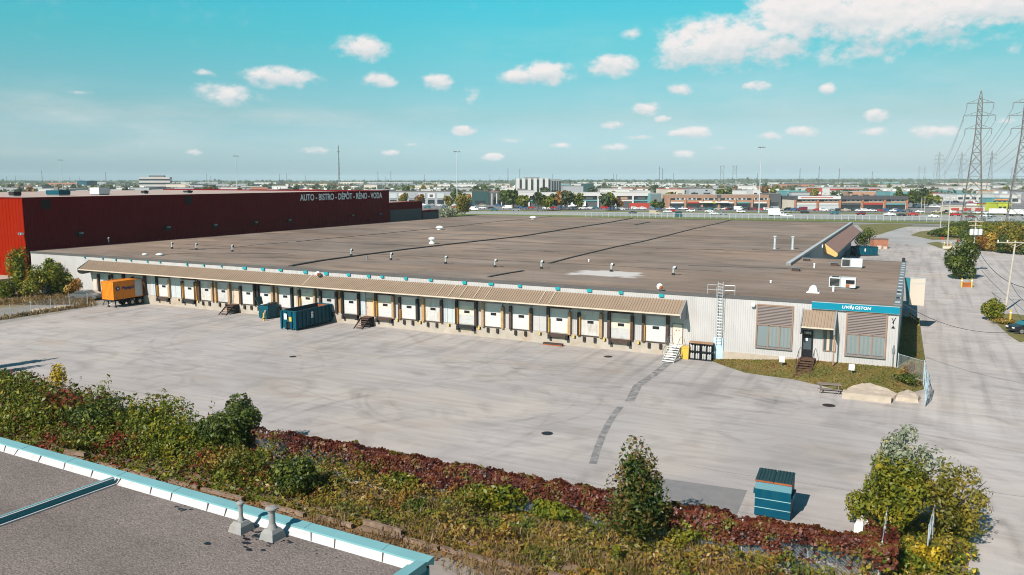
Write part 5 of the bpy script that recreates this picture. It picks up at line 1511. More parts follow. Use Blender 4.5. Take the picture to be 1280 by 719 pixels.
# timber edging
tm = thing('timber_edging', 'rotting timber edging at the foot of the weedy bank by the near roof', 'edging', (-30, -48.3, 0))
rr = random.Random(11); x = -75.0
while x < -12:
    ln_ = rr.uniform(1.8, 3.4)
    mb = MB(); z0 = rr.uniform(-.05, .05)
    mb.obox((x + 30 + ln_ / 2, rr.uniform(-.08, .08) + (x + 30) * -.012, .16 + z0), (ln_ / 2, rr.uniform(-.05, .05), rr.uniform(-.03, .03)), (0, .10, 0), (0, 0, .10))
    if rr.random() < .35: mb.obox((x + 30 + ln_ / 2, .12 + (x + 30) * -.012, .42 + z0), (ln_ / 2 * .9, rr.uniform(-.06, .06), rr.uniform(-.04, .04)), (0, .10, 0), (0, 0, .12))
    mb.build('beam', TIMBER, tm); x += ln_ + (rr.uniform(.3, 1.3) if rr.random() < .35 else rr.uniform(.02, .2))

def fbm(x, y, s=1.0, seed=0.0):
    return mnoise.noise((x * s, y * s, seed)) + .5 * mnoise.noise((x * s * 2.1, y * s * 2.1, seed + 7))
# rough undergrowth of the bank: one mass
P = []; Nn = []
cnt = 0
while cnt < 88000:
    x = random.uniform(-62, 4.0); y = random.uniform(-55.5, FY - .1)
    ylo = -48.1 if x < -15 else -48.1 - (x + 15) * .55
    if y < ylo + .25 * fbm(x, 0, .7): continue
    if x > -.2 and y > FY - .8: continue
    bare = fbm(x, y, .28, 3.0)
    if bare < -.52: continue
    t = (y - ylo) / (FY - ylo)
    h = (.22 + .95 * max(0, fbm(x, y, .42, 1.0) + .45)) * (0.55 + .7 * t)
    if x < -29: h += .25 + 2.1 * max(0, min(1, t)) ** .8 * min(1, max(0, -35.5 - x) / 5) * (.75 + .35 * fbm(x, y, .5, 4.0))
    if x > -18: h *= .62
    h *= .72 + .75 * max(0, fbm(x, y, 1.5, 31.0) + .25)
    if t < .12: h *= .4
    z = h * (1 - random.random() ** 2.2 * .75)
    P.append((x, y, z)); cnt += 1
P = np.array(P)
Nn = np.tile((0, -.25, 1.0), (len(P), 1))
w_vine = np.clip((-27 - P[:, 0]) / 5, 0, 1)
pn = np.array([fbm(a[0], a[1], .3, 9.0) for a in P])
midx = np.where(RNG.random(len(P)) < w_vine * .9, np.where(pn + RNG.normal(0, .15, len(P)) > .15, 2, 1), 0)
midx = np.where((midx == 0) & (pn + RNG.normal(0, .25, len(P)) > .58), 2, midx)
midx = np.where((midx == 0) & (pn + RNG.normal(0, .25, len(P)) < -.48), 3, midx)
ug = leaf_obj('undergrowth', P, Nn, RNG.uniform(.10, .21, len(P)) * np.where(midx == 1, 1.25, 1.0), [F_WEED, F_VINE, F_GREEN, F_RUST], midx=midx, aspect=.5, up=.6, jitter=1.5)
tag(ug, kind='stuff')
# dry grass stalks
P = []
while len(P) < 9000:
    x = random.uniform(-27, 3.5); y = random.uniform(-52, FY - .2)
    if fbm(x, y, .35, 5.0) < -.05: continue
    P.append((x, y, random.uniform(.15, .5)))
tag(leaf_obj('dry_grass', np.array(P), RNG.normal(0, 1, (len(P), 3)) * np.array([1, 1, .2]), .38, F_DRY, aspect=.10, up=3.0, jitter=.3), kind='stuff')

# red creeper grown over the fence: one continuous mass
def creeper(x0, x1, n, ztop, mats, zl=.55, th=.38, dens=None):
    P = []; Q = []; M = []
    while len(P) < n:
        x = random.uniform(x0, x1); top = ztop + .28 * fbm(x, 0, .6, 2.0) + .10 * fbm(x, 0, 2.2, 4.0)
        lo = zl + .45 * fbm(x, 3, .5, 6.0)
        z = random.uniform(lo, top) if random.random() < .7 else top - abs(random.gauss(0, .15))
        if dens is not None and random.random() > dens(x, z): continue
        t_ = th * (0.5 + .7 * min(1, max(0, (z - .3) / 1.5)))
        a = random.uniform(0, PI * 2)
        y = FY - .02 + math.cos(a) * t_ * random.uniform(.7, 1.1) + .18 * fbm(x, z, 1.0, 8.0)
        P.append((x, y, z)); Q.append((.0, math.cos(a), .55 + .3 * math.sin(a)))
        M.append(1 if (fbm(x, z, .45, 12.0) + random.gauss(0, .25) > .52 + .55 * (z - 1.1)) else 0)
    return np.array(P), np.array(Q), M
def dn(x, z):
    if x > -4.0 and z < 1.25: return .16
    if -37.2 < x < -34.2: return .12 + .25 * (z > 1.4)
    if -33 < x < -29 and z < 1.3: return .3
    return 1
P, Q, M = creeper(-37.5, .6, 50000, 1.98, None, dens=dn)
cr = thing('red_creeper', 'dark red virginia creeper covering the long fence at the near yard edge', 'creeper', (-18, FY, 0))
P[:, 0] += 18; P[:, 1] -= FY
leaf_obj('foliage', P, Q, .135, [F_RED, F_GREEN], cr, aspect=.75, jitter=.8, midx=M)
mb = MB(); rr = random.Random(8)
for k in range(70):
    x = rr.uniform(-19, 18.5); mb.path([(x, .03, 0), (x + rr.uniform(-.3, .3), rr.uniform(-.05, .1), .8), (x + rr.uniform(-.6, .6), .0, 1.7)], .012, 4)
mb.build('stem', BARK, cr)['kind'] = 'stuff'
# red curl at the fence corner
P, Q, M = creeper(-.5, .9, 2600, 2.0, None, th=.5)
P[:, 1] += np.abs(RNG.normal(0, .9, len(P)))
c2 = thing('red_creeper', 'small clump of red creeper on the fence corner beside the yellow green trees', 'creeper', (.2, FY, 0))
P[:, 0] -= .2; P[:, 1] -= FY
leaf_obj('foliage', P, Q, .16, [F_RED, F_YGREEN], c2, aspect=.75, midx=M)
# green vines over the fence on the left: separate mounds
def mound(label, x, y, rx, ry, h, m, n, size=.2, seed=0, lobes=14, name='vine_mound', cat='vine'):
    return shrub(label, (x, y, 0), rx, ry, h, m, n, size, lobes, None, name, cat, .42, seed)
mound('dark green and maroon vine mound at the far left of the near hedge', -63.5, -43.2, 6.5, 3.6, 2.9, F_VINE, 8500, .24, 1, 18)
mound('deep green vine mound with wine red sprays below the yellow sapling', -55.6, -44.4, 5.5, 3.4, 2.7, F_VINE, 8500, .22, 22, 18)
mound('dark green vine mound right of the yellow sapling', -50.2, -43.6, 4.2, 3.0, 2.75, F_DKGREEN, 6500, .21, 33, 15)
mound('bright yellow green vine mound left of the rounded dark bush', -44.6, -43.6, 4.8, 2.6, 3.05, F_GREEN, 9000, .19, 4, 18)
mound('yellowish green vines hanging down beside the rounded dark bush', -40.8, -44.2, 2.6, 2.4, 2.6, F_GREEN, 5500, .18, 5, 12)
mound('low tangle of green and red vines over the timber edging on the left', -47.5, -46.6, 6.5, 1.9, 1.6, F_VINE, 7000, .18, 6, 16)
mound('mixed vine tangle with red leaves at the very left above the teal coping', -58.5, -46.8, 5.5, 1.8, 1.7, F_VINE, 5500, .19, 7, 14)
shrub('rounded dark green bush standing above the fence left of the red creeper', (-38.6, -42.9, 0), 2.1, 1.9, 4.05, F_DKGREEN, 9500, .2, 16, None, 'bush', 'bush', .42, 12)
shrub('round olive and red bush on the bank above the timber edging', (-36.2, -45.6, 0), 2.5, 1.6, 1.6, F_WEED, 4500, .17, 12, None, 'bush', 'bush', .45, 14)
shrub('dark green bush with pale leaves near the two roof vents', (-30.4, -46.2, 0), 1.55, 1.3, 2.3, F_DKGREEN, 4200, .18, 11, None, 'bush', 'bush', .45, 15)
shrub('bright green vine patch climbing the red creeper in the centre', (-19.2, -43.2, 0), 2.3, .7, 1.6, F_GREEN, 3800, .18, 12, None, 'vine_patch', 'vine', .45, 17)
shrub('green vine patch on the red creeper left of the oval tree', (-15.6, -43.2, 0), 1.8, .7, 1.35, F_GREEN, 2800, .17, 10, None, 'vine_patch', 'vine', .45, 18)
shrub('small yellow green vine patch at the left part of the red creeper', (-25.0, -43.1, 0), 1.6, .6, 1.3, F_GREEN, 2200, .17, 10, None, 'vine_patch', 'vine', .45, 19)
shrub('yellow flecked vine patch on the creeper right of the oval tree', (-8.6, -42.7, 0), 1.0, .6, 1.5, F_YGREEN, 1300, .16, 8, None, 'vine_patch', 'vine', .45, 20)
shrub('small dark green shrub low on the bank below the creeper', (-22.8, -45.0, 0), .9, .7, .8, F_DKGREEN, 1100, .14, 8, None, 'bush', 'bush', .45, 21)
shrub('small yellow weed plant standing on the bank near the path', (-17.0, -46.0, 0), .28, .25, 1.15, F_YELLOW, 260, .13, 6, None, 'weed_plant', 'weed', .5, 23)
shrub('small yellow weed plant at the bottom edge under the oval tree', (-10.9, -45.9, 0), .3, .3, 1.1, F_YGREEN, 300, .13, 6, None, 'weed_plant', 'weed', .5, 24)
tree('slender yellow sapling rising from the vine hedge on the left', (-58.2, -41.6, 0), 3.9, .95, F_YELLOW, 900, .2, 8, None, 'sapling', 'tree', .2, .05, .5, 31)
tree('upright oval green tree in front of the teal dumpster yard', (-10.75, -43.6, 0), 5.0, 1.4, leafmat('leaf_oval_tree', [(0.1, (0.022, 0.045, 0.012)), (0.4, (0.055, 0.085, 0.016)), (0.6, (0.12, 0.11, 0.02)), (0.8, (0.17, 0.085, 0.03)), (0.95, (0.15, 0.17, 0.12))], .9), 9500, .18, 34, None, 'tree', 'tree', .04, .1, .42, 90)
# trees at the right-hand corner
def gp(px, py, z=0.0): return tuple(G(px, py, z))
gsheet('earth_bank', EARTH, [(1075, 690), (1100, 662), (1125, 640), (1180, 645), (1212, 668), (1212, 700), (1200, 760), (1000, 760), (1040, 712)], .012)
tree('silvery topped tree at the back of the roadside clump', (.95, -34.6, 0), 5.3, 1.75, F_SILVER, 4600, .2, 26, None, 'tree', 'tree', .12, .09, .27, 41)
tree('tall yellow green tree in the middle of the roadside clump', (.7, -37.0, 0), 4.5, 1.75, F_YGREEN, 6500, .18, 30, None, 'tree', 'tree', .03, .09, .30, 42)
tree('spreading yellow green tree with bare twigs leaning over the road', (3.15, -35.7, 0), 4.0, 2.1, F_OLIVE, 4800, .17, 34, None, 'tree', 'tree', .04, .09, .25, 43)
shrub('small yellow bush on the yard side of the roadside clump', (-.75, -36.2, 0), .95, .85, 2.2, F_YGREEN, 1800, .17, 10, None, 'bush', 'bush', .45, 44)
shrub('bright yellow leaved shrub at the foot of the roadside clump', (2.05, -39.6, 0), .85, .7, 1.35, F_YELLOW, 1400, .17, 10, None, 'bush', 'bush', .42, 45)
shrub('mixed green weedy bush at the bottom edge under the roadside clump', (1.0, -40.3, 0), 1.5, 1.1, 1.2, F_GREEN, 2800, .16, 12, None, 'bush', 'bush', .45, 46)
shrub('dull green bush by the broken white gate in the roadside clump', (2.9, -38.4, 0), 1.0, .9, 1.1, F_OLIVE, 1600, .15, 10, None, 'bush', 'bush', .45, 47)
shrub('dry brown brush lying in front of the near teal dumpster corner', (-3.2, -38.3, 0), .9, .5, .45, F_RUST, 600, .13, 8, None, 'dry_brush', 'brush', .45, 48)
# broken gate inside the clump
t = thing('broken_gate', 'white broken chain link gate panel standing inside the roadside clump', 'gate', (2.15, -39.3, 0), math.radians(84))
mb = MB().use(GALV)
for x in (0, 1.3, 2.7): mb.tube((x, 0, 0), (x + .08, 0, 1.95), .03)
for z in (.2, 1.0, 1.9): mb.tube((0, 0, z), (2.75, 0, z), .02)
mb.tube((0, 0, .2), (1.3, 0, 1.9), .02); mb.tube((1.3, 0, .2), (2.7, 0, 1.9), .02); mb.build('frame', parent=t)
MB().add([(0, .03, .2), (2.72, .03, .2), (2.72, .03, 1.9), (0, .03, 1.9)], [(0, 1, 2, 3)]).build('wire_mesh', CHAIN, t)
rock('white boulder by the road at the yellow bush', [(-1.15, -37.5), (-.75, -37.6), (-.5, -36.9), (-.65, -36.3), (-1.0, -36.5)], 0, .6, 'boulder', mat('white_stone', (.62, .58, .52), .9, .1, 2, bump=.5), 0, 5, 'boulder')
rock('grey boulder behind the yellow bush at the roadside clump', [(-.5, -34.6), (.3, -34.6), (.6, -33.9), (.2, -33.2), (-.4, -33.6)], 0, .8, 'boulder', CONCL, 0, 6, 'boulder')
P = []
while len(P) < 6500:
    x = random.uniform(-.6, 4.6); y = random.uniform(-44.5, -33.5)
    if x > 4.4 - .12 * abs(y + 38): continue
    if fbm(x, y, .6, 21.0) < -.35: continue
    P.append((x, y, random.uniform(.03, .45) + .25 * max(0, fbm(x, y, .7, 22.0))))
tag(leaf_obj('roadside_weeds', np.array(P), np.tile((0, -.2, 1.0), (len(P), 1)), .17, [F_GREEN, F_WEED, F_YELLOW], midx=RNG.choice([0, 0, 1, 1, 1, 2], len(P)), up=.6), kind='stuff')
# litter of leaves on the bank foot
P = []
for k in range(4200):
    x = random.uniform(-70, -12); P.append((x, -48.0 - abs(random.gauss(0, .8)) - max(0, (x + 15)) * .3, .03 + random.random() * .34 * (random.random() < .5)))
tag(leaf_obj('leaf_litter', np.array(P), np.tile((0, 0, 1.0), (len(P), 1)), .14, F_RUST, jitter=.4), kind='stuff')

# ---- far-left corner of the yard
def farshrub(label, px, py, rx, h, m, n, size=.3, seed=1, **k):
    p = G(px, py); return shrub(label, (p.x, p.y, 0), rx, rx * .8, h, m, n, size, 12, None, k.get('name', 'bush'), k.get('cat', 'bush'), .45, seed)
tree('tall slim yellow green tree before the red building corner', tuple(G(27, 371)), 7.6, 1.5, F_GREEN, 3800, .32, 14, None, 'tree', 'tree', .05, .1, .42, 61)
farshrub('yellow green bush second from the red corner', 44, 372, 2.4, 4.2, F_YGREEN, 2600, .3, 62)
farshrub('rounded green bush against the white warehouse end', 64, 370, 2.6, 5.6, F_GREEN, 4200, .32, 63)
farshrub('narrow green bush left of the rust coloured shrub', 86, 370, 1.9, 4.0, F_GREEN, 2200, .3, 64)
farshrub('rust brown shrub left of the dark parked car', 97, 371, 2.0, 3.2, F_RUST, 2000, .28, 65)
farshrub('pale pinkish shrub by the leftmost dock doors', 110, 368, 1.5, 2.9, leafmat('leaf_pink', [(.1, (.12, .10, .06)), (.5, (.28, .2, .17)), (.9, (.45, .38, .34))]), 900, .28, 66)
farshrub('dull green bush at the left frame edge', 4, 374, 3.0, 3.6, F_GREEN, 3000, .32, 67)
farshrub('dark green bush behind the other bushes at the red wall', 50, 366, 2.8, 4.6, F_DKGREEN, 3000, .32, 68)
farshrub('green bush beside the orange container front', 122, 369, .9, 1.6, F_YGREEN, 400, .22, 69)
P = []
while len(P) < 9000:
    p = G(random.uniform(-40, 118), random.uniform(370, 382)); P.append((p.x, p.y, random.uniform(.05, .5)))
for k in range(1500):
    P.append((-104.7 + random.gauss(0, .35), random.uniform(-24, -5), random.uniform(.02, .4)))
tag(leaf_obj('dry_grass', np.array(P), RNG.normal(0, 1, (len(P), 3)) * np.array([1, 1, .25]), .5, F_DRY, aspect=.16, up=2.0), kind='stuff')
rock('left flat concrete slab among dry grass behind the end fence', [(-107.6, -12.4), (-105.3, -11.6), (-105.6, -9.9), (-108, -10.8)], 0, .3, 'concrete_slab', CONCL, 0, 12, 'slab')
rock('right flat concrete slab among dry grass behind the end fence', [(-107.2, -9.2), (-105.2, -8.4), (-105.4, -6.9), (-107.8, -7.8)], 0, .3, 'concrete_slab', CONCL, 0, 13, 'slab')
# slender poplars just beyond the left edge that throw their shadows into the yard
for lb, x, y, h, s in (('slender poplar tree beyond the left edge, the nearer of two', -76.9, -42.6, 8.6, 71), ('slender poplar tree beyond the left edge, the farther of two', -78.9, -39.8, 8.2, 72)):
    tree(lb, (x, y, 0), h, .85, F_GREEN, 2200, .25, 14, 'poplars at the left edge', 'poplar_tree', 'tree', .08, .1, .4, s)

# ================================================================== road side, right
def utility_pole(label, px, py, h, lean=(0, 0), arm=None, transformers=False, m=POLEW, r=.16, group='wooden utility poles', azm=AZ):
    p = G(px, py)
    t = thing('utility_pole', label, 'utility pole', (p.x, p.y, 0), azm, group)
    top = Vector((lean[0], lean[1], h))
    MB().use(m).tube((0, 0, -.3), top, r, r * .68, 12).build('pole', parent=t)
    if arm:
        q = top * ((h - .25) / h)
        mb = MB().use(WHITEM if transformers is None else m)
        mb.box(q.x - arm, q.x + arm, q.y - .2, q.y - .08, q.z - .07, q.z + .07); mb.tube((q.x - arm * .5, q.y - .15, q.z), (q.x, q.y - .1, q.z - .6), .03); mb.tube((q.x + arm * .5, q.y - .15, q.z), (q.x, q.y - .1, q.z - .6), .03)
        mb.build('crossarm', parent=t)
        for s in (-.95, -.45, .55, .95):
            MB().use(WHITEM).lathe((q.x + s * arm, q.y - .14, q.z + .07), [(.05, 0), (.09, .08), (.06, .14), (.09, .2), (.04, .28)], 8).build('insulator', parent=t)
    if transformers:
        for s in (-.85, 0, .85):
            mb = MB().use(ACG).lathe((s, -.5, h * .70), [(.3, 0), (.36, .05), (.36, 1.05), (.38, 1.07), (.2, 1.18)], 14); mb.use(GALVD).tube((s, -.5, h * .70 + 1.15), (s, -.5, h * .70 + 1.5), .05)
            mb.build('transformer', parent=t)
        MB().use(GALVD).box(-1.2, 1.2, -.55, -.15, h * .70 - .12, h * .70).build('bracket', parent=t)
        for zz, a2 in ((h - .6, 1.5), (h - 1.4, 1.2)):
            MB().use(m).box(-a2, a2, -.2, -.08, zz - .06, zz + .06).build('crossarm', parent=t)
    return t
utility_pole('leaning grey wooden utility pole with wide crossarm nearest at the right edge', 1256.6, 388, 9.7, (.75, .2), 2.6)
utility_pole('utility pole with three white transformers above the dark roadside bush', 1214.3, 341, 10.6, (.1, 0), None, True)
utility_pole('slim leaning pole between the grass islands', 1184.5, 307, 13.2, (-.2, 0), 1.1)
utility_pole('thin distant pole at the far grass island before the highway', 1174.5, 293, 11.5, (.3, 0), 1.0)
for k, (x, y, h) in enumerate(((1151, 268, 9), (1155, 268, 9))):
    utility_pole('%s one of two pale poles at the car park edge beside the mall' % ('left' if k == 0 else 'right'), x, y, h)

def bollard_pair(label, pxs, h=1.1, horiz=False):
    for k, (px, py, lx) in enumerate(pxs):
        p = G(px, py)
        t = thing('bollard', label[k], 'bollard', (p.x, p.y, 0), 0, 'yellow bollards by the utility poles')
        MB().use(YELLOW).tube((0, 0, -.1), (lx, 0, h), .13, .12, 10).build('post', parent=t)
        MB().use(WHITEM).tube((lx * .72, 0, h * .72), (lx * .82, 0, h * .82), .137, .135, 10).build('band', parent=t)
bollard_pair(['yellow bollard left of the traffic island before the dark bush', 'yellow bollard right of the traffic island before the dark bush', 'tilted yellow bollard leaning at the foot of the dark bush',
              'yellow bollard leaning beside the small bush at the nearest pole', 'yellow bollard between the nearest utility pole and the dark car'],
             [(1202, 359, 0), (1214.5, 359.5, 0), (1218.5, 347, -.7), (1247, 402, .45), (1262.5, 402, 0)], 1.5)
bollard_pair(['yellow bollard left of the slim leaning pole', 'yellow bollard right of the slim leaning pole', 'yellow bollard at the far concrete barrier of the island'], [(1180, 308.5, 0), (1188.5, 308.5, 0), (1201, 311, 0)], 1.4)
def barrier(label, px, py, ln_, m):
    p = G(px, py); t = thing('barrier', label, 'barrier', (p.x, p.y, 0), AZ)
    mb = MB().use(m); mb.prism([(-ln_ / 2, -.3, 0), (-ln_ / 2, -.12, .4), (-ln_ / 2, -.08, .8), (-ln_ / 2, .08, .8), (-ln_ / 2, .12, .4), (-ln_ / 2, .3, 0)], (ln_, 0, 0)); mb.build('block', parent=t)
    mb = MB().use(YELLOW); mb.box(-ln_ / 2 + .1, ln_ / 2 - .1, -.1, .1, .802, .83); mb.build('cap', parent=t)
barrier('low concrete barrier around the slim leaning pole', 1184, 311, 2.4, CREAM)
barrier('low concrete barrier right of the slim leaning pole', 1197.5, 312, 2.6, CREAM)
barrier('low barrier between two yellow bollards before the dark bush', 1208, 359, 1.3, RUST)
sg1 = G(1178.5, 308)
def smallsign(label, px, py, m, h=2.2):
    p = G(px, py); t = thing('road_sign', label, 'sign', (p.x, p.y, 0), AZ)
    MB().use(m).lathe((0, 0, 0), [(.01, 0)], 3) if 0 else None
    mb = MB().use(m); mb.tube((0, -.06, h), (0, -.03, h), .42, .42, 8); mb.build('sign_plate', parent=t)
    MB().use(GALV).tube((0, 0, 0), (0, 0, h + .3), .04).build('post', parent=t)
smallsign('small red road sign left of the slim leaning pole', 1177.5, 308, WALLR)
smallsign('small red road sign right of the slim leaning pole', 1197, 309, WALLR, 1.7)

farshrub('large dark green bush around the transformer pole', 1200, 349, 2.7, 6.9, F_DKGREEN, 9000, .40, 81)
farshrub('medium green bush at the foot of the nearest utility pole', 1244, 401, 1.5, 2.9, F_GREEN, 2600, .24, 82)
farshrub('low grass tuft between the nearest pole and the dark car', 1254, 405, 1.4, .7, F_WEED, 900, .2, 83, name='grass_tuft', cat='grass tuft')
belt = [(1178, 296, 4.2, 3.2, F_DKGREEN, 'dark green shrub at the left end of the roadside thicket'), (1196, 297, 4.5, 3.8, F_GREEN, 'green shrub second from the left in the roadside thicket'),
        (1213, 300, 4.4, 4.4, F_DKGREEN, 'dark shrub behind the transformers in the roadside thicket'), (1212, 314, 2.1, 3.9, F_OLIVE, 'olive shrub right behind the transformer pole'),
        (1225, 314, 1.9, 4.0, F_RUST, 'rust coloured shrub right of the transformer pole'), (1240, 314.5, 2.4, 4.7, leafmat('leaf_gold', [(.1, (.16, .10, .02)), (.5, (.34, .21, .035)), (.9, (.5, .34, .06))]), 'golden orange shrub right of the transformer pole'),
        (1234, 302, 5, 5.0, F_GREEN, 'tall green shrub behind the golden orange shrub'), (1256, 316.5, 3.2, 5.4, F_DKGREEN, 'dark green shrub behind the nearest pole crossarm'),
        (1272, 318, 3.4, 5.6, F_OLIVE, 'olive brown shrub at the right edge of the thicket'), (1290, 319, 3.4, 5.4, F_DKGREEN, 'dark green shrub cut by the right frame edge'),
        (1256, 303, 5.5, 5.6, F_OLIVE, 'wide olive shrub at the back of the thicket'), (1277, 303, 6, 5.4, F_OLIVE, 'brownish green shrub at the back right of the thicket'), (1204, 288.5, 6, 3.6, F_DKGREEN, 'dark shrub at the rear left of the thicket by the highway'), (1228, 289, 7, 4.0, F_OLIVE, 'olive shrub at the rear middle of the thicket by the highway'), (1262, 290, 8, 4.6, F_DKGREEN, 'dark shrub at the rear right of the thicket by the highway')]
for k, (x, y, r, h, m, lb) in enumerate(belt):
    farshrub(lb, x, y, r, h, m, 3600, .46, 100 + k)
farshrub('dark green conifer like bush behind the rear teal dumpster', 1079.5, 309, 2.6, 5.4, F_DKGREEN, 2400, .36, 120)
farshrub('tall yellow green bush behind the far corner of the warehouse roof', 581, 270, 5.0, 12.0, F_OLIVE, 2200, .8, 121)
farshrub('grey green bushes at the end of the red building', 556, 271, 6.0, 5.5, F_SILVER, 1400, .7, 122)
farshrub('grey green bush left of the tall yellow green bush', 566, 270, 4.0, 4.5, F_SILVER, 900, .7, 123)

# rear teal skip and brick hut
r2 = copy_tree(rs); p = G(1066.5, 319.5); r2.location = (p.x, p.y, 0); r2.rotation_euler = (0, 0, AZ - PI / 2 + .05); r2.scale = (1, .82, .9)
r2['label'] = 'teal roll off dumpster standing far behind the office roof'
p = G(1101, 311); t = thing('brick_hut', 'low red brick hut beside the road behind the rear dumpster', 'hut', (p.x, p.y, 0), AZ)
mb = MB().use(BRICK); mb.box(-1.9, 1.9, 0, 2.4, 0, 2.5); mb.build('wall', parent=t); mb = MB().use(ROOFD); mb.box(-2.0, 2.0, -.1, 2.5, 2.5, 2.64); mb.build('roof', parent=t)
mb = MB().use(CREAM); mb.box(-1.2, -.4, -1.2, -.4, 0, .9); mb.box(.2, .9, -1.4, -.7, 0, .7); mb.build('bin', parent=t)

# ---- vehicles
CARM = {'white': mat('car_white', (.74, .74, .74), .25, .02), 'silver': mat('car_silver', (.36, .38, .40), .25, .02, metal=.4), 'black': mat('car_black', (.016, .017, .02), .2, .02), 'red': mat('car_red', (.38, .02, .02), .25, .02),
        'blue': mat('car_blue', (.03, .09, .22), .25, .02), 'grey': mat('car_grey', (.11, .115, .12), .25, .02), 'teal': mat('car_teal', (.02, .13, .16), .25, .02), 'maroon': mat('car_maroon', (.14, .015, .025), .25, .02), 'beige': mat('car_beige', (.42, .36, .28), .25, .02)}
def car_geo(kind):
    if kind == 'sedan':
        body = [(-2.25, .35), (-2.28, .75), (-2.15, .92), (-1.45, 1.0), (-.75, 1.42), (.55, 1.45), (1.15, 1.02), (2.05, .86), (2.25, .7), (2.25, .35)]; gl = [(-1.28, 1.0), (-.70, 1.37), (.50, 1.40), (1.0, 1.02)]; w = .88
    elif kind == 'suv':
        body = [(-2.2, .4), (-2.25, .95), (-2.1, 1.65), (-1.8, 1.74), (.35, 1.74), (1.05, 1.15), (2.05, 1.02), (2.25, .8), (2.25, .4)]; gl = [(-1.98, 1.1), (-1.85, 1.62), (.30, 1.62), (.88, 1.14)]; w = .93
    elif kind == 'van':
        body = [(-2.7, .45), (-2.75, 2.2), (-2.6, 2.4), (1.4, 2.4), (2.1, 1.4), (2.7, 1.2), (2.8, .45)]; gl = [(.7, 1.5), (.7, 2.2), (1.38, 2.2), (1.95, 1.48)]; w = 1.0
    else:
        body = [(-2.7, .5), (-2.75, 1.1), (-.6, 1.12), (-.55, 1.8), (.55, 1.82), (1.15, 1.2), (2.5, 1.08), (2.7, .85), (2.7, .5)]; gl = [(-.45, 1.2), (-.42, 1.7), (.5, 1.72), (.98, 1.2)]; w = .98
    return body, gl, w
CARME = {}
def car_mesh(kind, colr):
    if (kind, colr) in CARME: return CARME[(kind, colr)]
    body, gl, w = car_geo(kind); mb = MB().use(CARM[colr])
    mb.prism([(x, -w, z) for x, z in body], (0, 2 * w, 0))
    mb.use(GLASS)
    for s in (-1, 1): mb.add([(x, s * (w + .012), z) for x, z in gl], [(0, 1, 2, 3)])
    q = gl[2], gl[3]
    mb.add([(q[0][0] + .12, -w * .86, q[0][1] + .02), (q[0][0] + .12, w * .86, q[0][1] + .02), (q[1][0] + .2, w * .86, q[1][1] + .02), (q[1][0] + .2, -w * .86, q[1][1] + .02)], [(0, 1, 2, 3)])
    mb.use(TYRE)
    L2 = 1.38 if kind in ('sedan', 'suv') else 1.75
    for x in (-L2, L2):
        for s in (-1, 1): mb.tube((x, s * (w - .2), .33), (x, s * (w + .02), .33), .34, .34, 12)
    o = mb.build('parked_car'); me = o.data; D.objects.remove(o)
    CARME[(kind, colr)] = me
    return me
CARS = []   # region, colour, kind, px, obj
KN = {'sedan': 'car', 'suv': 'suv', 'van': 'van', 'pickup': 'pickup'}
def car(region, px, py, kind, colr, rz=0.0, where=None):
    o = D.objects.new('parked_car', car_mesh(kind, colr)); COL.objects.link(o)
    p = G(px, py); o.location = (p.x, p.y, .12); o.rotation_euler = (0, 0, AZ + rz)
    CARS.append((region, colr, kind, px, o))
    return o
rr = random.Random(21)
CW_ = ['white'] * 6 + ['silver'] * 4 + ['grey'] * 3 + ['black'] * 3 + ['red', 'red', 'blue', 'blue', 'teal', 'beige', 'maroon']
KW_ = ['sedan'] * 5 + ['suv'] * 5 + ['van'] + ['pickup'] * 2
def carrow(region, x0, x1, y0, y1, step, skip, face=0.0, jy=.25):
    x = x0
    while x < x1:
        if rr.random() > skip:
            y = y0 + (y1 - y0) * (x - x0) / (x1 - x0) + rr.uniform(-jy, jy)
            car(region, x, y, rr.choice(KW_), rr.choice(CW_), face + rr.choice((0, PI)) + rr.uniform(-.06, .06))
        x += step * rr.uniform(.85, 1.25)
HW = 'on the highway'
for px, py, k, c in [(818, 269.0, 'van', 'beige'), (839, 265.2, 'suv', 'red'), (863, 265.4, 'suv', 'white'), (886, 265.6, 'sedan', 'white'), (911, 262.8, 'sedan', 'red'), (926, 266.2, 'suv', 'white'), (776, 263, 'sedan', 'white'), (791, 267.2, 'sedan', 'black'),
                     (892, 268.6, 'sedan', 'white'), (904, 269, 'sedan', 'silver'), (1006, 267.2, 'suv', 'black'), (1043, 268.3, 'suv', 'teal'), (1076, 269, 'suv', 'maroon'), (1112, 270, 'pickup', 'white'), (1127, 270.8, 'sedan', 'black'),
                     (1141, 270, 'pickup', 'red'), (1167, 272, 'sedan', 'white'), (1194, 270.5, 'pickup', 'red'), (1213, 272.8, 'sedan', 'maroon'), (1233, 272, 'pickup', 'white'), (834, 266, 'sedan', 'white'), (675, 264.5, 'suv', 'grey'), (645, 264.2, 'sedan', 'silver'), (618, 264, 'sedan', 'teal'), (592, 263.6, 'van', 'white'), (985, 266.2, 'sedan', 'silver')]:
    car(HW, px, py, k, c, rr.choice((0, PI)))
carrow('before the white columned mall', 606, 830, 261.2, 262.2, 9.0, .18)
carrow('before the brick mall', 838, 985, 262.4, 263.4, 8.6, .12)
carrow('before the dark roofed mall', 992, 1140, 263.8, 265.2, 8.6, .1)
carrow('before the grey mall with signs', 500, 640, 257.2, 258.4, 8.6, .25)
carrow('behind the tall yellow green bush', 500, 640, 260.6, 261.8, 11, .3)
carrow('in the front row of the right car park', 1150, 1290, 266.4, 268.2, 10, .25)
carrow('in the middle row of the right car park', 1146, 1290, 259.6, 260.8, 9, .25)
carrow('in the back row of the right car park', 1142, 1290, 253.6, 254.4, 8, .3)
carrow('in the rear lot beside the pylon', 1140, 1240, 248.4, 249, 7, .35)
from collections import defaultdict
cls = defaultdict(list)
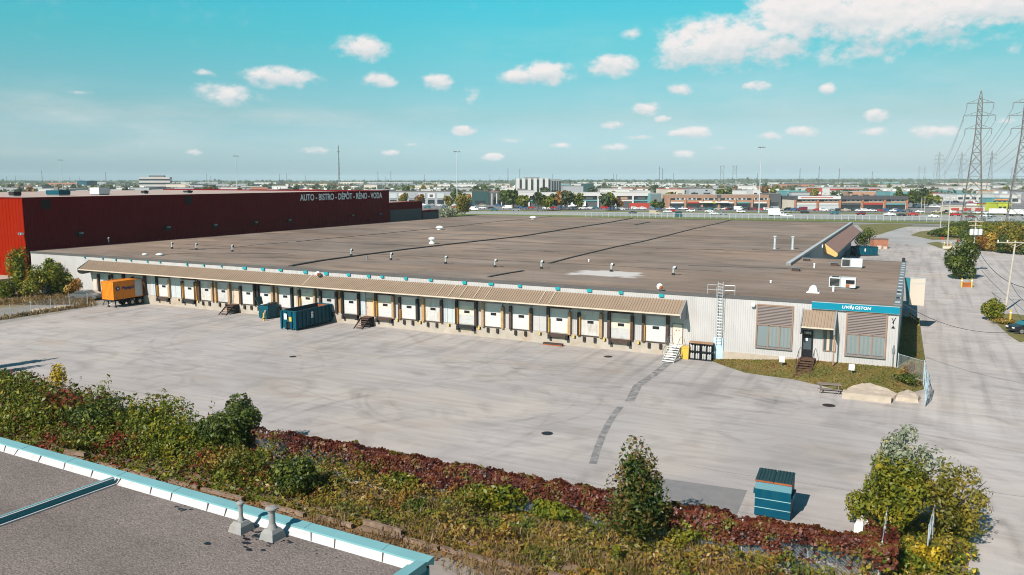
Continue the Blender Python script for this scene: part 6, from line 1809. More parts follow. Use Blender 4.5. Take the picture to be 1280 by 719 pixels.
for (rg_, c, k, px, o) in CARS: cls[(rg_, c, k)].append((px, o))
for (rg_, c, k), lst in cls.items():
    lst.sort(key=lambda q: q[0])
    for i, (px, o) in enumerate(lst):
        if len(lst) == 1: lb = '%s %s %s, the only one' % (c, KN[k], rg_)
        else: lb = '%s %s %s from the left %s' % (ordinal(i), c, KN[k], rg_)
        tag(o, lb, 'car' if k in ('sedan', 'suv') else KN[k], 'cars beyond the warehouse')

# nearer dark car at the right edge, with parts
p = G(1262, 416.5); t = thing('parked_car', 'dark saloon car with painted teal roof sheen cut by the right frame edge', 'car', (p.x + 2.0, p.y + 1.0, 0.02), AZ + PI)
body, gl, w = car_geo('sedan')
b_ = MB().use(CARM['black']).prism([(x, -w, z) for x, z in body], (0, 2 * w, 0)).build('body', parent=t)
bv = b_.modifiers.new('bevel', 'BEVEL'); bv.width = .09; bv.segments = 3
for s in (-1, 1): MB().use(GLASS).add([(x, s * (w + .015), z) for x, z in gl], [(0, 1, 2, 3)]).build('side_window', parent=t)
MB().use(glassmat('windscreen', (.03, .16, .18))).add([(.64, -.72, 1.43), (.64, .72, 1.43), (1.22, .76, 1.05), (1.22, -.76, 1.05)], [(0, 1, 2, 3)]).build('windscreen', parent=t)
MB().use(TEALD).box(-.7, .5, -.7, .7, 1.452, 1.462).build('roof_sheen', parent=t)  # thin teal sheet painting a reflection onto the black roof
for x in (-1.38, 1.38):
    for s in (-1, 1):
        wq = MB().use(TYRE).tube((x, s * (w - .2), .34), (x, s * (w + .025), .34), .34, .34, 18).build('wheel', parent=t)
        MB().use(RIM).tube((x, s * (w + .02), .34), (x, s * (w + .04), .34), .22, .22, 14).build('rim', parent=wq)
for s in (-.6, .6): MB().use(WHITEM).box(2.2, 2.28, s - .2, s + .2, .66, .8).build('headlight', parent=t)
# half-hidden car behind the shrubs left of the container
p = G(107, 375); t = thing('parked_car', 'dark grey car half hidden by shrubs left of the orange container', 'car', (p.x, p.y, .02), .35)
body, gl, w = car_geo('sedan')
MB().use(CARM['grey']).prism([(x, -w, z) for x, z in body], (0, 2 * w, 0)).build('body', parent=t)
for s in (-1, 1): MB().use(GLASS).add([(x, s * (w + .015), z) for x, z in gl], [(0, 1, 2, 3)]).build('side_window', parent=t)
for x in (-1.38, 1.38):
    for s in (-1, 1): MB().use(TYRE).tube((x, s * (w - .2), .34), (x, s * (w + .025), .34), .34, .34, 14).build('wheel', parent=t)

def truck(label, px, py, ln_, h, bm_, cab, rz=0.0, name='box_truck'):
    p = G(px, py); t = thing(name, label, 'truck', (p.x, p.y, .1), AZ + rz)
    mb = MB().use(bm_); mb.box(-ln_ / 2, ln_ / 2 - 2.2, -1.25, 1.25, 1.0, h); mb.build('cargo_box', parent=t)
    mb = MB().use(cab); mb.prism([(ln_ / 2 - 2.0, -1.15, .6), (ln_ / 2 - 2.0, -1.15, 2.5), (ln_ / 2 - .7, -1.15, 2.5), (ln_ / 2 - .1, -1.15, 1.5), (ln_ / 2, -1.15, .6)], (0, 2.3, 0)); c_ = mb.build('cab', parent=t)
    mb = MB().use(GLASS)
    for s in (-1, 1): mb.add([(ln_ / 2 - 1.7, s * 1.165, 1.6), (ln_ / 2 - 1.7, s * 1.165, 2.3), (ln_ / 2 - .75, s * 1.165, 2.3), (ln_ / 2 - .3, s * 1.165, 1.6)], [(0, 1, 2, 3)])
    mb.build('window', parent=c_)
    mb = MB().use(DARK); mb.box(-ln_ / 2 + .2, ln_ / 2 - .3, -.5, .5, .6, 1.0); mb.build('frame', parent=t)
    for x in (-ln_ / 2 + 1.3, ln_ / 2 - 1.3):
        for s in (-1, 1): MB().use(TYRE).tube((x, s * .9, .48), (x, s * 1.2, .48), .48, .48, 12).build('wheel', parent=t)
truck('white box truck on the highway right behind the warehouse roof', 970, 271.2, 7.2, 4.0, WHITEM, CARM['white'])
truck('white semi truck parked before the white columned mall', 721, 259.8, 11.5, 4.0, WHITEM, CARM['white'], PI)
truck('white box truck in the right hand car park under the pylon', 1216, 262.5, 7, 3.6, WHITEM, CARM['white'])
truck('long white motorhome truck at the right end of the highway', 1249, 269.4, 9.5, 3.4, WHITEM, CARM['white'])
truck('second white motorhome truck cut near the right frame edge', 1272, 270.4, 8.5, 3.3, WHITEM, CARM['white'])
car_w = car(HW, 983, 272.2, 'pickup', 'white'); tag(car_w, 'white pickup right of the box truck behind the warehouse roof', 'pickup', 'cars beyond the warehouse')
p = G(799, 260.8); t = thing('shipping_container', 'long red shipping container before the white columned mall', 'container', (p.x, p.y, .12), AZ)
mb = MB().use(WALLR); ribbed(mb, (-6.3, -1.25), (6.3, -1.25), 0, 3.3, (0, -1), .5, .06); mb.box(-6.3, 6.3, -1.24, 1.25, 0, 3.3); mb.build('body', parent=t); mb = MB().use(GALVD); mb.box(6.3, 6.36, -1.1, 1.1, .2, 3.2); mb.build('door', parent=t)
p = G(848, 271.2); t = thing('dumpster', 'small teal dumpster behind the far edge of the warehouse roof', 'dumpster', (p.x, p.y, 0), AZ, 'teal waste dumpsters in the yard')
mb = MB().use(TEALD); mb.prism([(-1.5, -.9, .1), (-1.5, -.9, 2.0), (-1.5, .9, 2.5), (-1.5, .9, .1)], (3, 0, 0)); mb.build('body', parent=t); mb = MB().use(LIDD); mb.prism([(-1.55, -.95, 2.0), (-1.55, .95, 2.53), (-1.55, .95, 2.6), (-1.55, -.95, 2.08)], (3.1, 0, 0)); mb.build('lid', parent=t)

# highway barrier and fence
def hline(nm, lb, a_, b_):
    a_ = G(*a_); b_ = G(*b_); t = thing(nm, lb, 'barrier' if 'barrier' in nm else 'fence', (a_.x, a_.y, 0)); d_ = b_ - a_; n_ = d_.normalized()
    return t, d_, Vector((-n_.y, n_.x, 0))
t, d_, s_ = hline('highway_barrier', 'long low grey concrete barrier along the near edge of the highway', (400, 265.0), (1310, 277.5))
MB().use(mat('barrier_grey', (.20, .22, .22), .8, .1, .1)).prism([s_ * -.3, s_ * .3, s_ * .15 + Vector((0, 0, 1.0)), s_ * -.15 + Vector((0, 0, 1.0))], d_).build('concrete_wall', parent=t)
for k in range(60):
    q = d_ * (k / 59); MB().use(GALVD).box(q.x - .12, q.x + .12, q.y - .12, q.y + .12, .98, 1.5).build('reflector_post', parent=t)
t, d_, s_ = hline('highway_fence', 'long chain link fence with pale posts behind the warehouse', (732, 271.2), (1310, 279.6))
FARCH = mat('far_mesh', (.13, .16, .155), .7, .05)
for k in range(70):
    q = d_ * (k / 69); MB().use(GALV).box(q.x - .055, q.x + .055, q.y - .055, q.y + .055, 0, 2.35).build('post', parent=t)
MB().use(GALV).tube(Vector((0, 0, 2.25)), d_ + Vector((0, 0, 2.25)), .05, .05, 6).build('rail', parent=t)
mb = MB().use(FARCH)
for k in range(9): mb.tube(Vector((0, 0, .15 + k * .24)), d_ + Vector((0, 0, .15 + k * .24)), .035, .035, 4)
mb.build('wire_mesh', parent=t)

# ---- tall masts
def mast(label, px, D_, h, lamps=True, r=.35):
    p = Dp(px, D_); t = thing('light_mast', label, 'light mast', (p.x, p.y, 0), 0, 'tall highway light masts')
    MB().use(GALV).tube((0, 0, 0), (0, 0, h), r, r * .45, 10).build('pole', parent=t)
    for k in range(6):
        a = k * PI / 3; c = Vector((math.cos(a) * 1.5, math.sin(a) * 1.5, h - .5))
        mb = MB().use(GALVD).tube((0, 0, h - .2), c, .08, .08, 5).obox(c, (math.cos(a) * .5, math.sin(a) * .5, 0), (-math.sin(a) * .3, math.cos(a) * .3, 0), (0, 0, .25)); mb.build('lamp', parent=t)
mast('tall grey light mast right of the brick mall sign side', 947.5, 440, 36.0)
mast('tall pale light mast before the grey mall with signs', 571.8, 485, 35.2)
mast('tall light mast behind the middle of the red building', 299, 600, 36.0)
mast('tall light mast behind the left end of the red building', 82.5, 700, 35.5)

# ---- pylons
def pylon_meshes():
    H_ = 55.0
    def hw(z): return 3.9 + (1.05 - 3.9) * min(1, z / 37.0) if z < 37 else max(.12, 1.05 - (z - 37) * .018 if z < 51 else (H_ - z) / 4.0 * .8)
    zs = [0, 7, 13.5, 19.5, 25, 29.5, 33.5, 37, 39.4, 42.1, 44.8, 47.4, 50, 52.5, 55]
    mb = MB().use(LATT)
    for z0, z1 in zip(zs[:-1], zs[1:]):
        a, b = hw(z0), hw(z1)
        C0 = [(-a, -a, z0), (a, -a, z0), (a, a, z0), (-a, a, z0)]; C1 = [(-b, -b, z1), (b, -b, z1), (b, b, z1), (-b, b, z1)]
        for i in range(4):
            mb.tube(C0[i], C1[i], .21, .20, 4, False)
            j = (i + 1) % 4
            mb.tube(C0[i], C1[j], .09, .09, 4, False); mb.tube(C0[j], C1[i], .09, .09, 4, False); mb.tube(C1[i], C1[j], .09, .09, 4, False)
    mo = mb.build('lattice_mast')
    arms = []
    for z, L_ in ((50, 4.9), (44.8, 5.9), (39.4, 4.9)):
        mb = MB().use(LATT)
        for s in (-1, 1):
            for y in (-.9, .9): mb.tube((0, y, z), (s * L_, 0, z), .12, .12, 4, False)
            mb.tube((0, 0, z + 1.9), (s * L_, 0, z), .10, .10, 4, False); mb.tube((s * L_ * .5, -.45, z), (s * L_ * .5, .45, z + .95), .07, .07, 4, False)
        arms.append((mb.build('crossarm'), z, L_))
    ins = MB().use(GALVD).tube((0, 0, 0), (0, 0, -2.3), .17, .17, 6).build('insulator')
    return mo, arms, ins
mo, arms, ins = pylon_meshes()
def pylon(label, pos, rz, group, sc=1.0, first=False):
    t = thing('pylon', label, 'pylon', pos, rz, group)
    t.scale = (sc, sc, sc)
    def put(src, loc=(0, 0, 0)):
        o = src if False else src.copy(); COL.objects.link(o); o.parent = t; o.location = loc; return o
    put(mo)
    for a, z, L_ in arms:
        o = put(a)
        for s in (-1, 1):
            i = ins.copy(); COL.objects.link(i); i.parent = o; i.location = (s * L_, 0, z)
    return t
PY = [('large lattice pylon in full view right of the malls', 1213, 343, 1.0), ('large lattice pylon cut by the right frame edge', 1270, 340, 1.0), ('distant lattice pylon left of the large pylon, the left of two', 1167.5, 1075, 1.0),
      ('distant lattice pylon left of the large pylon, the right of two', 1195, 1080, 1.0)]
PP = []
for lb, px, d, sc in PY:
    q = Dp(px, d); pylon(lb, q, 0.0, 'lattice pylons', sc); PP.append(q)
for lb, px, d in (('far pylon in the left pair on the horizon right of the malls', 1143.6, 2000), ('far pylon in the right pair on the horizon right of the malls', 1150.5, 2050), ('slim far pylon between the two large pylons', 1232, 950), ('tiny far pylon near the right edge, left of two', 1258.5, 2100), ('tiny far pylon near the right edge, right of two', 1264.5, 2100),
                  ('tiny far pylon left of the nearer distant pair', 1162, 3000), ('tiny far pylon just right of the left distant pylon', 1176, 2900)):
    q = Dp(px, d); pylon(lb, q, 0.0, 'lattice pylons', .95)
for o in [mo, ins] + [a for a, _, _ in arms]: D.objects.remove(o)
# conductors, each span one cable
def cable(label, a, b, sag, r, name='power_cable', group='power cables between pylons'):
    a, b = Vector(a), Vector(b); n = 14; pts = []
    for k in range(n + 1):
        f = k / n; p = a.lerp(b, f); p.z -= sag * 4 * f * (1 - f); pts.append(p - a)
    o = MB().use(mat('cable', (.06, .06, .065), .6)).path(pts, r, 4).build(name); o.location = a
    return tag(o, label, 'cable', group)
for i, (n1, f1) in enumerate(((0, 2), (1, 3))):
    for z, L_ in ((50, 4.9), (44.8, 5.9), (39.4, 4.9)):
        for s in (-1, 1):
            A_ = PP[n1] + Vector((s * L_, 0, z - 2.3)); B_ = PP[f1] + Vector((s * L_, 0, z - 2.3))
            cable('%s %s conductor from the large pylon %s to the distant pylons' % ({50: 'top', 44.8: 'middle', 39.4: 'lowest'}[z], 'left' if s < 0 else 'right', 'in full view' if i == 0 else 'at the right edge'), A_, B_, 16, .06)
# service wires near the road
def CZ(px, py, dist):
    u, y, dz = ray(px, py); t_ = dist / y; X, Y = to_frame(u * t_, dist); return Vector((X, Y, HC + dz * t_))
cable('dark service cable from the office roof corner across the road', (.3, 4.0, 6.3), CZ(1300, 412, 62), 1.2, .03, 'service_cable', 'service cables by the road')
cable('black service cable from the transformer pole past the nearest pole', CZ(1223, 313, 156), CZ(1288, 361, 100), 1.5, .045, 'service_cable', 'service cables by the road')
cable('thin service cable crossing the road below the transformer pole', CZ(1228, 349, 150), CZ(1252, 374, 112), .5, .03, 'service_cable', 'service cables by the road')
cable('thin wire from the nearest pole to the right frame edge', CZ(1264, 354, 111), CZ(1290, 380, 85), .6, .03, 'service_cable', 'service cables by the road')

# ================================================================== buildings beyond the highway
def bld(label, px0, px1, py, dist=None, rz=0.0, name='building', cat='building'):
    """Empty at the middle of the facade's foot; local x runs to the right along it, -y faces the yard"""
    pc = G((px0 + px1) / 2, py) if dist is None else Dp((px0 + px1) / 2, dist)
    dd = (pc - Vector((CAMX, CAMY, 0))); fw = dd.x * -SA + dd.y * CA
    wd = (px1 - px0) / FPX * fw
    t = thing(name, label, cat, (pc.x, pc.y, 0), AZ + rz)
    return t, wd, fw
def pbox(t, name, m, x0, x1, y0, y1, z0, z1): return MB().use(m).box(x0, x1, y0, y1, z0, z1).build(name, parent=t)
def top(fw, y): return 18 - (y - 225) / 1000 * fw
WINW = mat('window_pale', (.42, .45, .46), .3, .05); WIND = glassmat('window_dark', (.025, .035, .04), .12); AWN = mat('awning_white', (.56, .55, .54), .6, .05)
# brick mall
t, w, fw = bld('two storey brick mall with pale window rows behind the highway', 836, 960, 260.8); k_ = fw / 1000
hW = w / 2; Ht = top(fw, 243.6)
pbox(t, 'wall', BRICKT, -hW, hW, .0, 22, 0, Ht); pbox(t, 'roof', ROOFL, -hW + .3, hW - .3, .3, 21.7, Ht, Ht + .1)
pbox(t, 'parapet', mat('parapet_brown', (.28, .17, .12), .8, .08, .2), -hW - .1, hW + .1, -.25, -.003, Ht - 1.9, Ht + .25)
nb_ = 6
for i in range(nb_):
    x0 = -hW + i * w / nb_; bw = w / nb_
    if i == 3: pbox(t, 'stair_glass', WALLD, x0 - 1.3, x0 + 1.3, -.5, -.26, 0, Ht + .2)
    for j in range(3):
        xx = x0 + bw * (.12 + .29 * j)
        f = pbox(t, 'window', WINW if (i + j) % 3 else WIND, xx, xx + bw * .26, -.2, -.003, 5.4, 7.1); pbox(f, 'pane', WIND, xx + bw * .05, xx + bw * .20, -.24, -.201, 5.6, 6.9)
    pbox(t, 'shopfront', WIND, x0 + 1.0, x0 + bw - .8, -.18, -.003, .2, 3.2)
    pbox(t, 'shop_sign', [AWN, WALLR, WALLY, AWN, WALLT, AWN][i], x0 + 1.2, x0 + bw - 1.2, -.6, -.182, 3.3, 4.1)
for i in range(nb_ + 1): pbox(t, 'column', BRICKT, -hW + i * w / nb_ - .45, -hW + i * w / nb_ + .45, -.9, -.27 if i != 3 else -.52, 0, Ht - 1.9)
for i in (1, 2): MB().use(AWN).prism([(-hW + 10.2 * i + 9, -.2, 4.6), (-hW + 10.2 * i + 9, -2.2, 3.7), (-hW + 10.2 * i + 9, -.2, 3.7)], (8.2, 0, 0)).build('awning', parent=t)
t, w, fw = bld('charcoal end block joined to the right of the brick mall', 960, 976, 260.8)
pbox(t, 'wall', WALLD, -w / 2, w / 2, .4, 18, 0, 9.3); pbox(t, 'roof', ROOFD, -w / 2 - .1, w / 2 + .1, .3, 18.1, 9.3, 9.6); pbox(t, 'window', WIND, -w * .3, w * .3, .3, .395, 1, 4)
# dark roofed mall
t, w, fw = bld('two storey mall with dark roof fascia and white sign board on its left', 993, 1133, 262.2, rz=.02)
hW = w / 2; Ht = top(fw, 245.2)
pbox(t, 'wall', CREAM, -hW, hW, 0, 24, 0, Ht - .2); pbox(t, 'roof', mat('mall_dark_roof', (.07, .068, .075), .7, .08, .2), -hW - .4, hW + .4, -1.2, 24.3, Ht - 1.9, Ht)
sb = pbox(t, 'sign_board', AWN, -hW + 1.2, -hW + w * .40, -1.45, -1.203, Ht - 1.7, Ht + .15)
pbox(sb, 'sign_band', WALLR, -hW + 3, -hW + w * .33, -1.48, -1.453, Ht - 1.0, Ht - .55)
for i in range(5):
    x0 = -hW + i * w / 5; bw = w / 5
    for j in range(4):
        xx = x0 + bw * (.10 + .21 * j); f = pbox(t, 'window', WINW if (i * 4 + j) % 4 else WIND, xx, xx + bw * .19, -.2, -.003, 5.0, 6.9)
        pbox(f, 'pane', WIND, xx + bw * .03, xx + bw * .13, -.23, -.203, 5.2, 6.0)
    pbox(t, 'brick_band', BRICKT, x0 + .5, x0 + bw - .5, -.3, -.003, 4.2, 4.9)
    pbox(t, 'shopfront', WIND if i > 1 else WINW, x0 + .8, x0 + bw - .8, -.18, -.003, .2, 2.9)
    pbox(t, 'shop_sign', [AWN, AWN, WALLD, WALLR, WALLT][i], x0 + 1, x0 + bw - 1, -.55, -.183, 3.05, 4.0)
for i in range(6): pbox(t, 'column', BRICK, -hW + i * w / 5 - .5, -hW + i * w / 5 + .5, -1.0, -.31, 0, Ht - 1.9)
# white columned mall
t, w, fw = bld('long white columned office mall behind street trees', 640, 812, 259.8)
hW = w / 2; Ht = top(fw, 240.6)
pbox(t, 'wall', WIND, -hW, hW, .6, 24, 0, Ht - .6); pbox(t, 'fascia', WALLW, -hW - .3, hW + .3, -.6, 24.3, Ht - 2.2, Ht); pbox(t, 'roof', ROOFL, -hW, hW, -.3, 24, Ht + .003, Ht + .1)
for i in range(9): pbox(t, 'column', WALLW, -hW + i * w / 8 - .55, -hW + i * w / 8 + .55, -.7, .2, 0, Ht - 2.2)
for i in range(8):
    x0 = -hW + i * w / 8; bw = w / 8
    pbox(t, 'balcony_band', WALLW if i % 3 != 1 else WALLT, x0 + .6, x0 + bw - .6, -.2, .4, 4.2, 5.2)
    f = pbox(t, 'window', WIND, x0 + .7, x0 + bw - .7, .3, .59, 5.3, 7.9); pbox(f, 'pane', BRICKT if i % 3 == 0 else WALLD, x0 + bw * .3, x0 + bw * .7, .25, .297, 5.5, 7.6)
    pbox(t, 'shopfront', WALLD, x0 + .7, x0 + bw - .7, .35, .59, .2, 3.8)
t, w, fw = bld('teal glazed corner block at the right end of the white columned mall', 812, 827, 260.0, rz=.25)
pbox(t, 'wall', WALLT, -w / 2, w / 2, 0, 16, 0, 9.2); pbox(t, 'roof', ROOFL, -w / 2 - .1, w / 2 + .1, -.1, 16.1, 9.2, 9.6); pbox(t, 'window', GLASSB, -w * .42, w * .42, -.1, -.003, 3.5, 8.5)
# grey mall with signs
t, w, fw = bld('low grey mall with square coloured shop signs behind the red building', 474, 604, 255.8)
hW = w / 2
pbox(t, 'wall', WALLG, -hW, hW, 0, 26, 0, 9.4); pbox(t, 'roof', ROOFD, -hW - .2, hW + .2, -.2, 26.2, 9.4, 9.8)
for i, c in enumerate([WINW, WINW, AWN, WALLG, WINW, AWN, LGREY, WALLG, AWN, CREAM, WALLD]):
    x0 = -hW + (i + .15) * w / 11; f = pbox(t, 'shop_sign', c, x0, x0 + w / 11 * .75, -.3, -.003, 4.6, 8.2)
    if i in (2, 5, 8, 9): pbox(f, 'sign_mark', WALLR if i in (2, 9) else WALLD, x0 + w / 11 * .2, x0 + w / 11 * .55, -.34, -.302, 5.4, 7.4)
    pbox(t, 'shopfront', WIND, x0, x0 + w / 11 * .7, -.2, -.003, .2, 3.6)
t, w, fw = bld('dark green cubic showroom right of the tall pale light mast', 590, 611, 256.2); pbox(t, 'wall', WALLGN, -w / 2, w / 2, 0, 18, 0, 9.6); pbox(t, 'roof', WALLD, -w / 2 - .15, w / 2 + .15, -.15, 18.1, 9.6, 9.9); pbox(t, 'window', WIND, -w * .3, w * .3, -.1, -.003, .5, 3)
t, w, fw = bld('wide charcoal showroom left of the white finned tower', 612, 646, 256.6); pbox(t, 'wall', WALLD, -w / 2, w / 2, 0, 22, 0, 9.0); pbox(t, 'roof', ROOFD, -w / 2 - .15, w / 2 + .15, -.15, 22.1, 9.0, 9.4); pbox(t, 'window', WIND, -w * .4, w * .4, -.1, -.003, .5, 4)
for i in range(3): pbox(t, 'column', WALLW, -w / 2 + 1.5 + i * 3.4, -w / 2 + 2.1 + i * 3.4, -3.0, -2.4, 0, 8.4)
# finned white tower
t, w, fw = bld('white office tower with tall white fins behind the street trees', 645, 688, 247, rz=.05); k_ = fw / 1000
hW = w / 2; Ht = 18 + .5 * k_ * 1.4
pbox(t, 'wall', GLASSB, -hW + .5, hW - .5, .5, 26, 0, 19.0); pbox(t, 'roof', ROOFD, -hW, hW, .3, 26, 19.0, 19.4)
for i in range(6): pbox(t, 'fin', WALLW, -hW + i * w / 6 + .3, -hW + i * w / 6 + w / 6 * .62, -.6, .49, 0, 19.6)
for i in range(6): pbox(t, 'window', WIND, -hW + i * w / 6 + w / 6 * .66, -hW + (i + 1) * w / 6, .2, .49, 2, 18)
pbox(t, 'plant_room', GREYP, -hW * .5, hW * .4, 8, 16, 19.4, 21)
t, w, fw = bld('grey glass tower wing right of the white finned tower', 689, 701, 246); pbox(t, 'wall', GREYP, -w / 2, w / 2, 0, 20, 0, 18.2); pbox(t, 'roof', ROOFD, -w / 2, w / 2, 0, 20, 18.2, 18.6)
for i in range(4): pbox(t, 'window', WIND, -w / 2 + .6 + i * w / 4, -w / 2 + w / 4 - .3 + i * w / 4, -.2, -.003, 1, 17)
# striped office on the left horizon
t, w, fw = bld('white office block with dark window stripes on the left horizon', 175, 213, 240.5, rz=.3, name='office_block'); s = fw / 1000
hW = w / 2 * .92
pbox(t, 'wall', WALLW, -hW, hW, 0, 34, 0, 20.4 * s * .92)
nF = 4; hF = 20.4 * s * .92 / nF
for i in range(nF): f = pbox(t, 'window', WIND, -hW - .05, hW + .05, -.25, 34.2, hF * i + hF * .12, hF * i + hF * .52)
pbox(t, 'roof', ROOFD, -hW * .4, hW * .6, 8, 26, 20.4 * s * .92, 20.4 * s * .92 + 2.4)
# right hand details
def simple(label, px0, px1, py, h, depth, wm, rm, rz=0.0, win=WIND, wz=(.3, .6), name='building', extra=None, bays=4):
    t, w, fw = bld(label, px0, px1, py, None, rz, name)
    pbox(t, 'wall', wm, -w / 2, w / 2, 0, depth, 0, h); pbox(t, 'roof', rm, -w / 2 - .2, w / 2 + .2, -.2, depth + .2, h, h + .35)
    for i in range(bays):
        if win: pbox(t, 'window', win, -w / 2 + w * (i + .18) / bays, -w / 2 + w * (i + .82) / bays, -.15, -.003, h * wz[0], h * wz[1])
    if extra: pbox(t, 'sign_board', extra, -w * .4, w * .3, -.5, -.152, h * .72, h * .93)
    return t
simple('teal roofed shop left behind the dark roofed mall', 983, 1008, 247, 6.5, 30, WALLT, mat('teal_roof', (.10, .36, .35), .6, .05))
simple('small red shop with white signs behind the dark roofed mall', 1016, 1027, 246, 9, 20, WALLR, WALLR, win=AWN, bays=2)
simple('very long white warehouse with red strip behind the dark roofed mall', 1028, 1116, 244.5, 8.5, 90, WALLW, ROOFL, win=None, extra=WALLR)
simple('cream and orange block with dark windows near the right edge', 1240, 1266, 251.5, 8.5, 25, CREAM, WALLO, win=WALLD, bays=3, wz=(.45, .75))
simple('narrow orange block beside the cream block at the right edge', 1262, 1268, 251.7, 9.5, 18, WALLO, WALLO, bays=1)
simple('grey block cut by the right frame edge', 1269, 1300, 252.5, 9.5, 30, WALLG, ROOFD, bays=3)
simple('lime green shop with red awning near the right edge', 1247, 1264, 264.2, 4.6, 12, WALLY, WALLY, bays=3)
simple('low red roofed shop left of the lime green shop', 1232, 1248, 263.2, 3.8, 12, WALLY, WALLR, bays=3)
simple('teal market hall with orange sign right of the pylon', 1240, 1264, 256.5, 4.8, 16, WALLT, mat('blue_roof', (.12, .30, .36), .6), bays=4, extra=WALLO)
simple('long beige canopy roof beside the large pylon', 1186, 1231, 266.4, 3.6, 9, CREAM, CREAM, win=WALLR, bays=3, wz=(.1, .75))
simple('long white warehouse behind the large pylon', 1197, 1238, 243.8, 9.5, 80, WALLW, ROOFL, bays=5, wz=(.1, .3), win=WALLT)
simple('broad white warehouse at the right edge skyline', 1242, 1300, 240, 9, 90, WALLW, ROOFL, win=None)
simple('low white depot behind the pylon with teal strip', 1196, 1230, 252.0, 6, 30, WALLW, WALLT, bays=4)
simple('white depot with red strip left of the pylon', 1160, 1194, 250.5, 6, 30, WALLW, WALLR, bays=4)
simple('brown brick hall beyond the brick mall roof', 770, 812, 243.0, 8.5, 40, BRICK, ROOFD, bays=6)
simple('black cube building right of the finned tower', 729, 742, 245, 13.5, 30, WALLGN, WALLD, win=None)
simple('dark grey sloped hall left of the black cube building', 704, 729, 245, 11, 40, WALLG, ROOFD, win=None)
simple('red roofed hall left behind the red building', 30, 56, 240, 7, 40, WALLW, WALLR, bays=4)
simple('cream warehouse right of the striped office block', 208, 238, 241.5, 12, 50, CREAM, ROOFL, win=None)
simple('blue grey warehouse right of the cream warehouse on the left', 232, 254, 241.5, 11, 50, WALLG, ROOFD, win=WIND, bays=3)
simple('long white hall below the striped office block', 146, 206, 242.8, 8, 40, WALLW, ROOFL, bays=8, wz=(.1, .3))
simple('blue roofed block behind the left trees', 97, 109, 236.5, 16, 40, TEALD, TEALD, win=None)

# ------------------------------------------------ the wider town: low blocks to the horizon
rr = random.Random(33)
TOWN = []
WC = [('white', WALLW, ROOFL)] * 6 + [('cream', CREAM, ROOFL)] * 3 + [('grey', WALLG, ROOFD)] * 4 + [('charcoal', WALLD, ROOFD), ('brick', BRICK, ROOFD), ('brick', BRICKT, ROOFL), ('teal', WALLT, ROOFL), ('red roofed', CREAM, WALLR)]
ROWS = [(640, 46, .055, 'nearest'), (820, 44, .05, 'second'), (1080, 42, .045, 'third'), (1450, 36, .04, 'fourth'), (2000, 30, .035, 'fifth'), (2900, 26, .03, 'farthest')]
def blocked(px, py):
    return False
meshc = {}
for d, n, frac, rn in ROWS:
    px = -30 + rr.uniform(0, 20)
    while px < 1310:
        wpx = max(9, rr.uniform(.45, 1.5) * 1310 / n)
        if rr.random() < .80 and not (d < 700 and (470 < px < 1180)):
            nm, wm, rm = rr.choice(WC)
            D_ = d * rr.uniform(.92, 1.12); w = wpx * D_ / 1000 * .92; h = rr.choice((5, 6, 7, 7.5, 9)) * (1 if d < 1500 else 1.15); dep = rr.uniform(20, 60)
            q = Dp(px + wpx / 2, D_)
            mb = MB().use(wm); mb.box(-w / 2, w / 2, 0, dep, 0, h); mb.use(rm); mb.box(-w / 2 - .2, w / 2 + .2, -.2, dep + .2, h, h + .5)
            mb.use(WIND)
            nwin = max(2, int(w / 9))
            if rr.random() < .65:
                for i in range(nwin): mb.box(-w / 2 + w * (i + .2) / nwin, -w / 2 + w * (i + .75) / nwin, -.2, -.004, h * .2, h * .55)
            mb.use(rr.choice((ROOFD, ACG)))
            for i in range(rr.randint(1, 4)):
                xx = rr.uniform(-w * .4, w * .4); yy = rr.uniform(3, dep - 3); mb.box(xx - 1.5, xx + 1.5, yy - 1.2, yy + 1.2, h + .5, h + 2)
            o = mb.build('building'); o.location = q; o.rotation_euler = (0, 0, AZ + rr.uniform(-.12, .12))
            TOWN.append((rn, nm, px + wpx / 2, o))
        px += wpx * rr.uniform(1.0, 1.15)
cl = defaultdict(list)
for rn, nm, px, o in TOWN: cl[(rn, nm)].append((px, o))
for (rn, nm), lst in cl.items():
    lst.sort(key=lambda q: q[0])
    for i, (px, o) in enumerate(lst):
        lb = '%s low %s building from the left in the %s row of the far town' % (ordinal(i), nm, rn) if len(lst) > 1 else 'only %s low building in the %s row of the far town' % (nm, rn)
        tag(o, lb, 'building', 'low buildings of the far town')

# ------------------------------------------------ trees of the town
def tree_mesh(seed, m, n=520, sz=1.5):
    rg = np.random.default_rng(seed)
    P, d_ = crown_points(n, 3.4, 3.4, 3.6, 5.2, 9, .5, seed=seed, zmin=1.0)
    o = leaf_obj('tree', P, d_, sz, m); me = o.data
    # trunk joined into the same small mesh
    bm = bmesh.new(); bm.from_mesh(me)
    r = bmesh.ops.create_cone(bm, cap_ends=True, segments=6, radius1=.28, radius2=.12, depth=5)
    for v in r['verts']: v.co.z += 2.4
    me.materials.append(BARK)
    for v in r['verts']:
        for f in v.link_faces: f.material_index = 1
    bm.to_mesh(me); bm.free(); me.update()
    D.objects.remove(o)
    return me
TM = {'dark green': [tree_mesh(s, F_DKGREEN) for s in (1, 2, 3)], 'green': [tree_mesh(s, F_GREEN) for s in (4, 5, 6)], 'olive': [tree_mesh(s, F_FAR) for s in (7, 8, 9)], 'yellowing': [tree_mesh(s, F_OLIVE) for s in (10, 11)], 'rust red': [tree_mesh(12, F_RUST)]}
TR = []
def ftree(region, px, D_, h, kind):
    o = D.objects.new('tree', rr.choice(TM[kind])); COL.objects.link(o)
    o.location = Dp(px, D_); s = h / 8.8; o.scale = (s * rr.uniform(.85, 1.2), s * rr.uniform(.85, 1.2), s); o.rotation_euler = (0, 0, rr.uniform(0, 6.28))
    TR.append((region, kind, px, o))
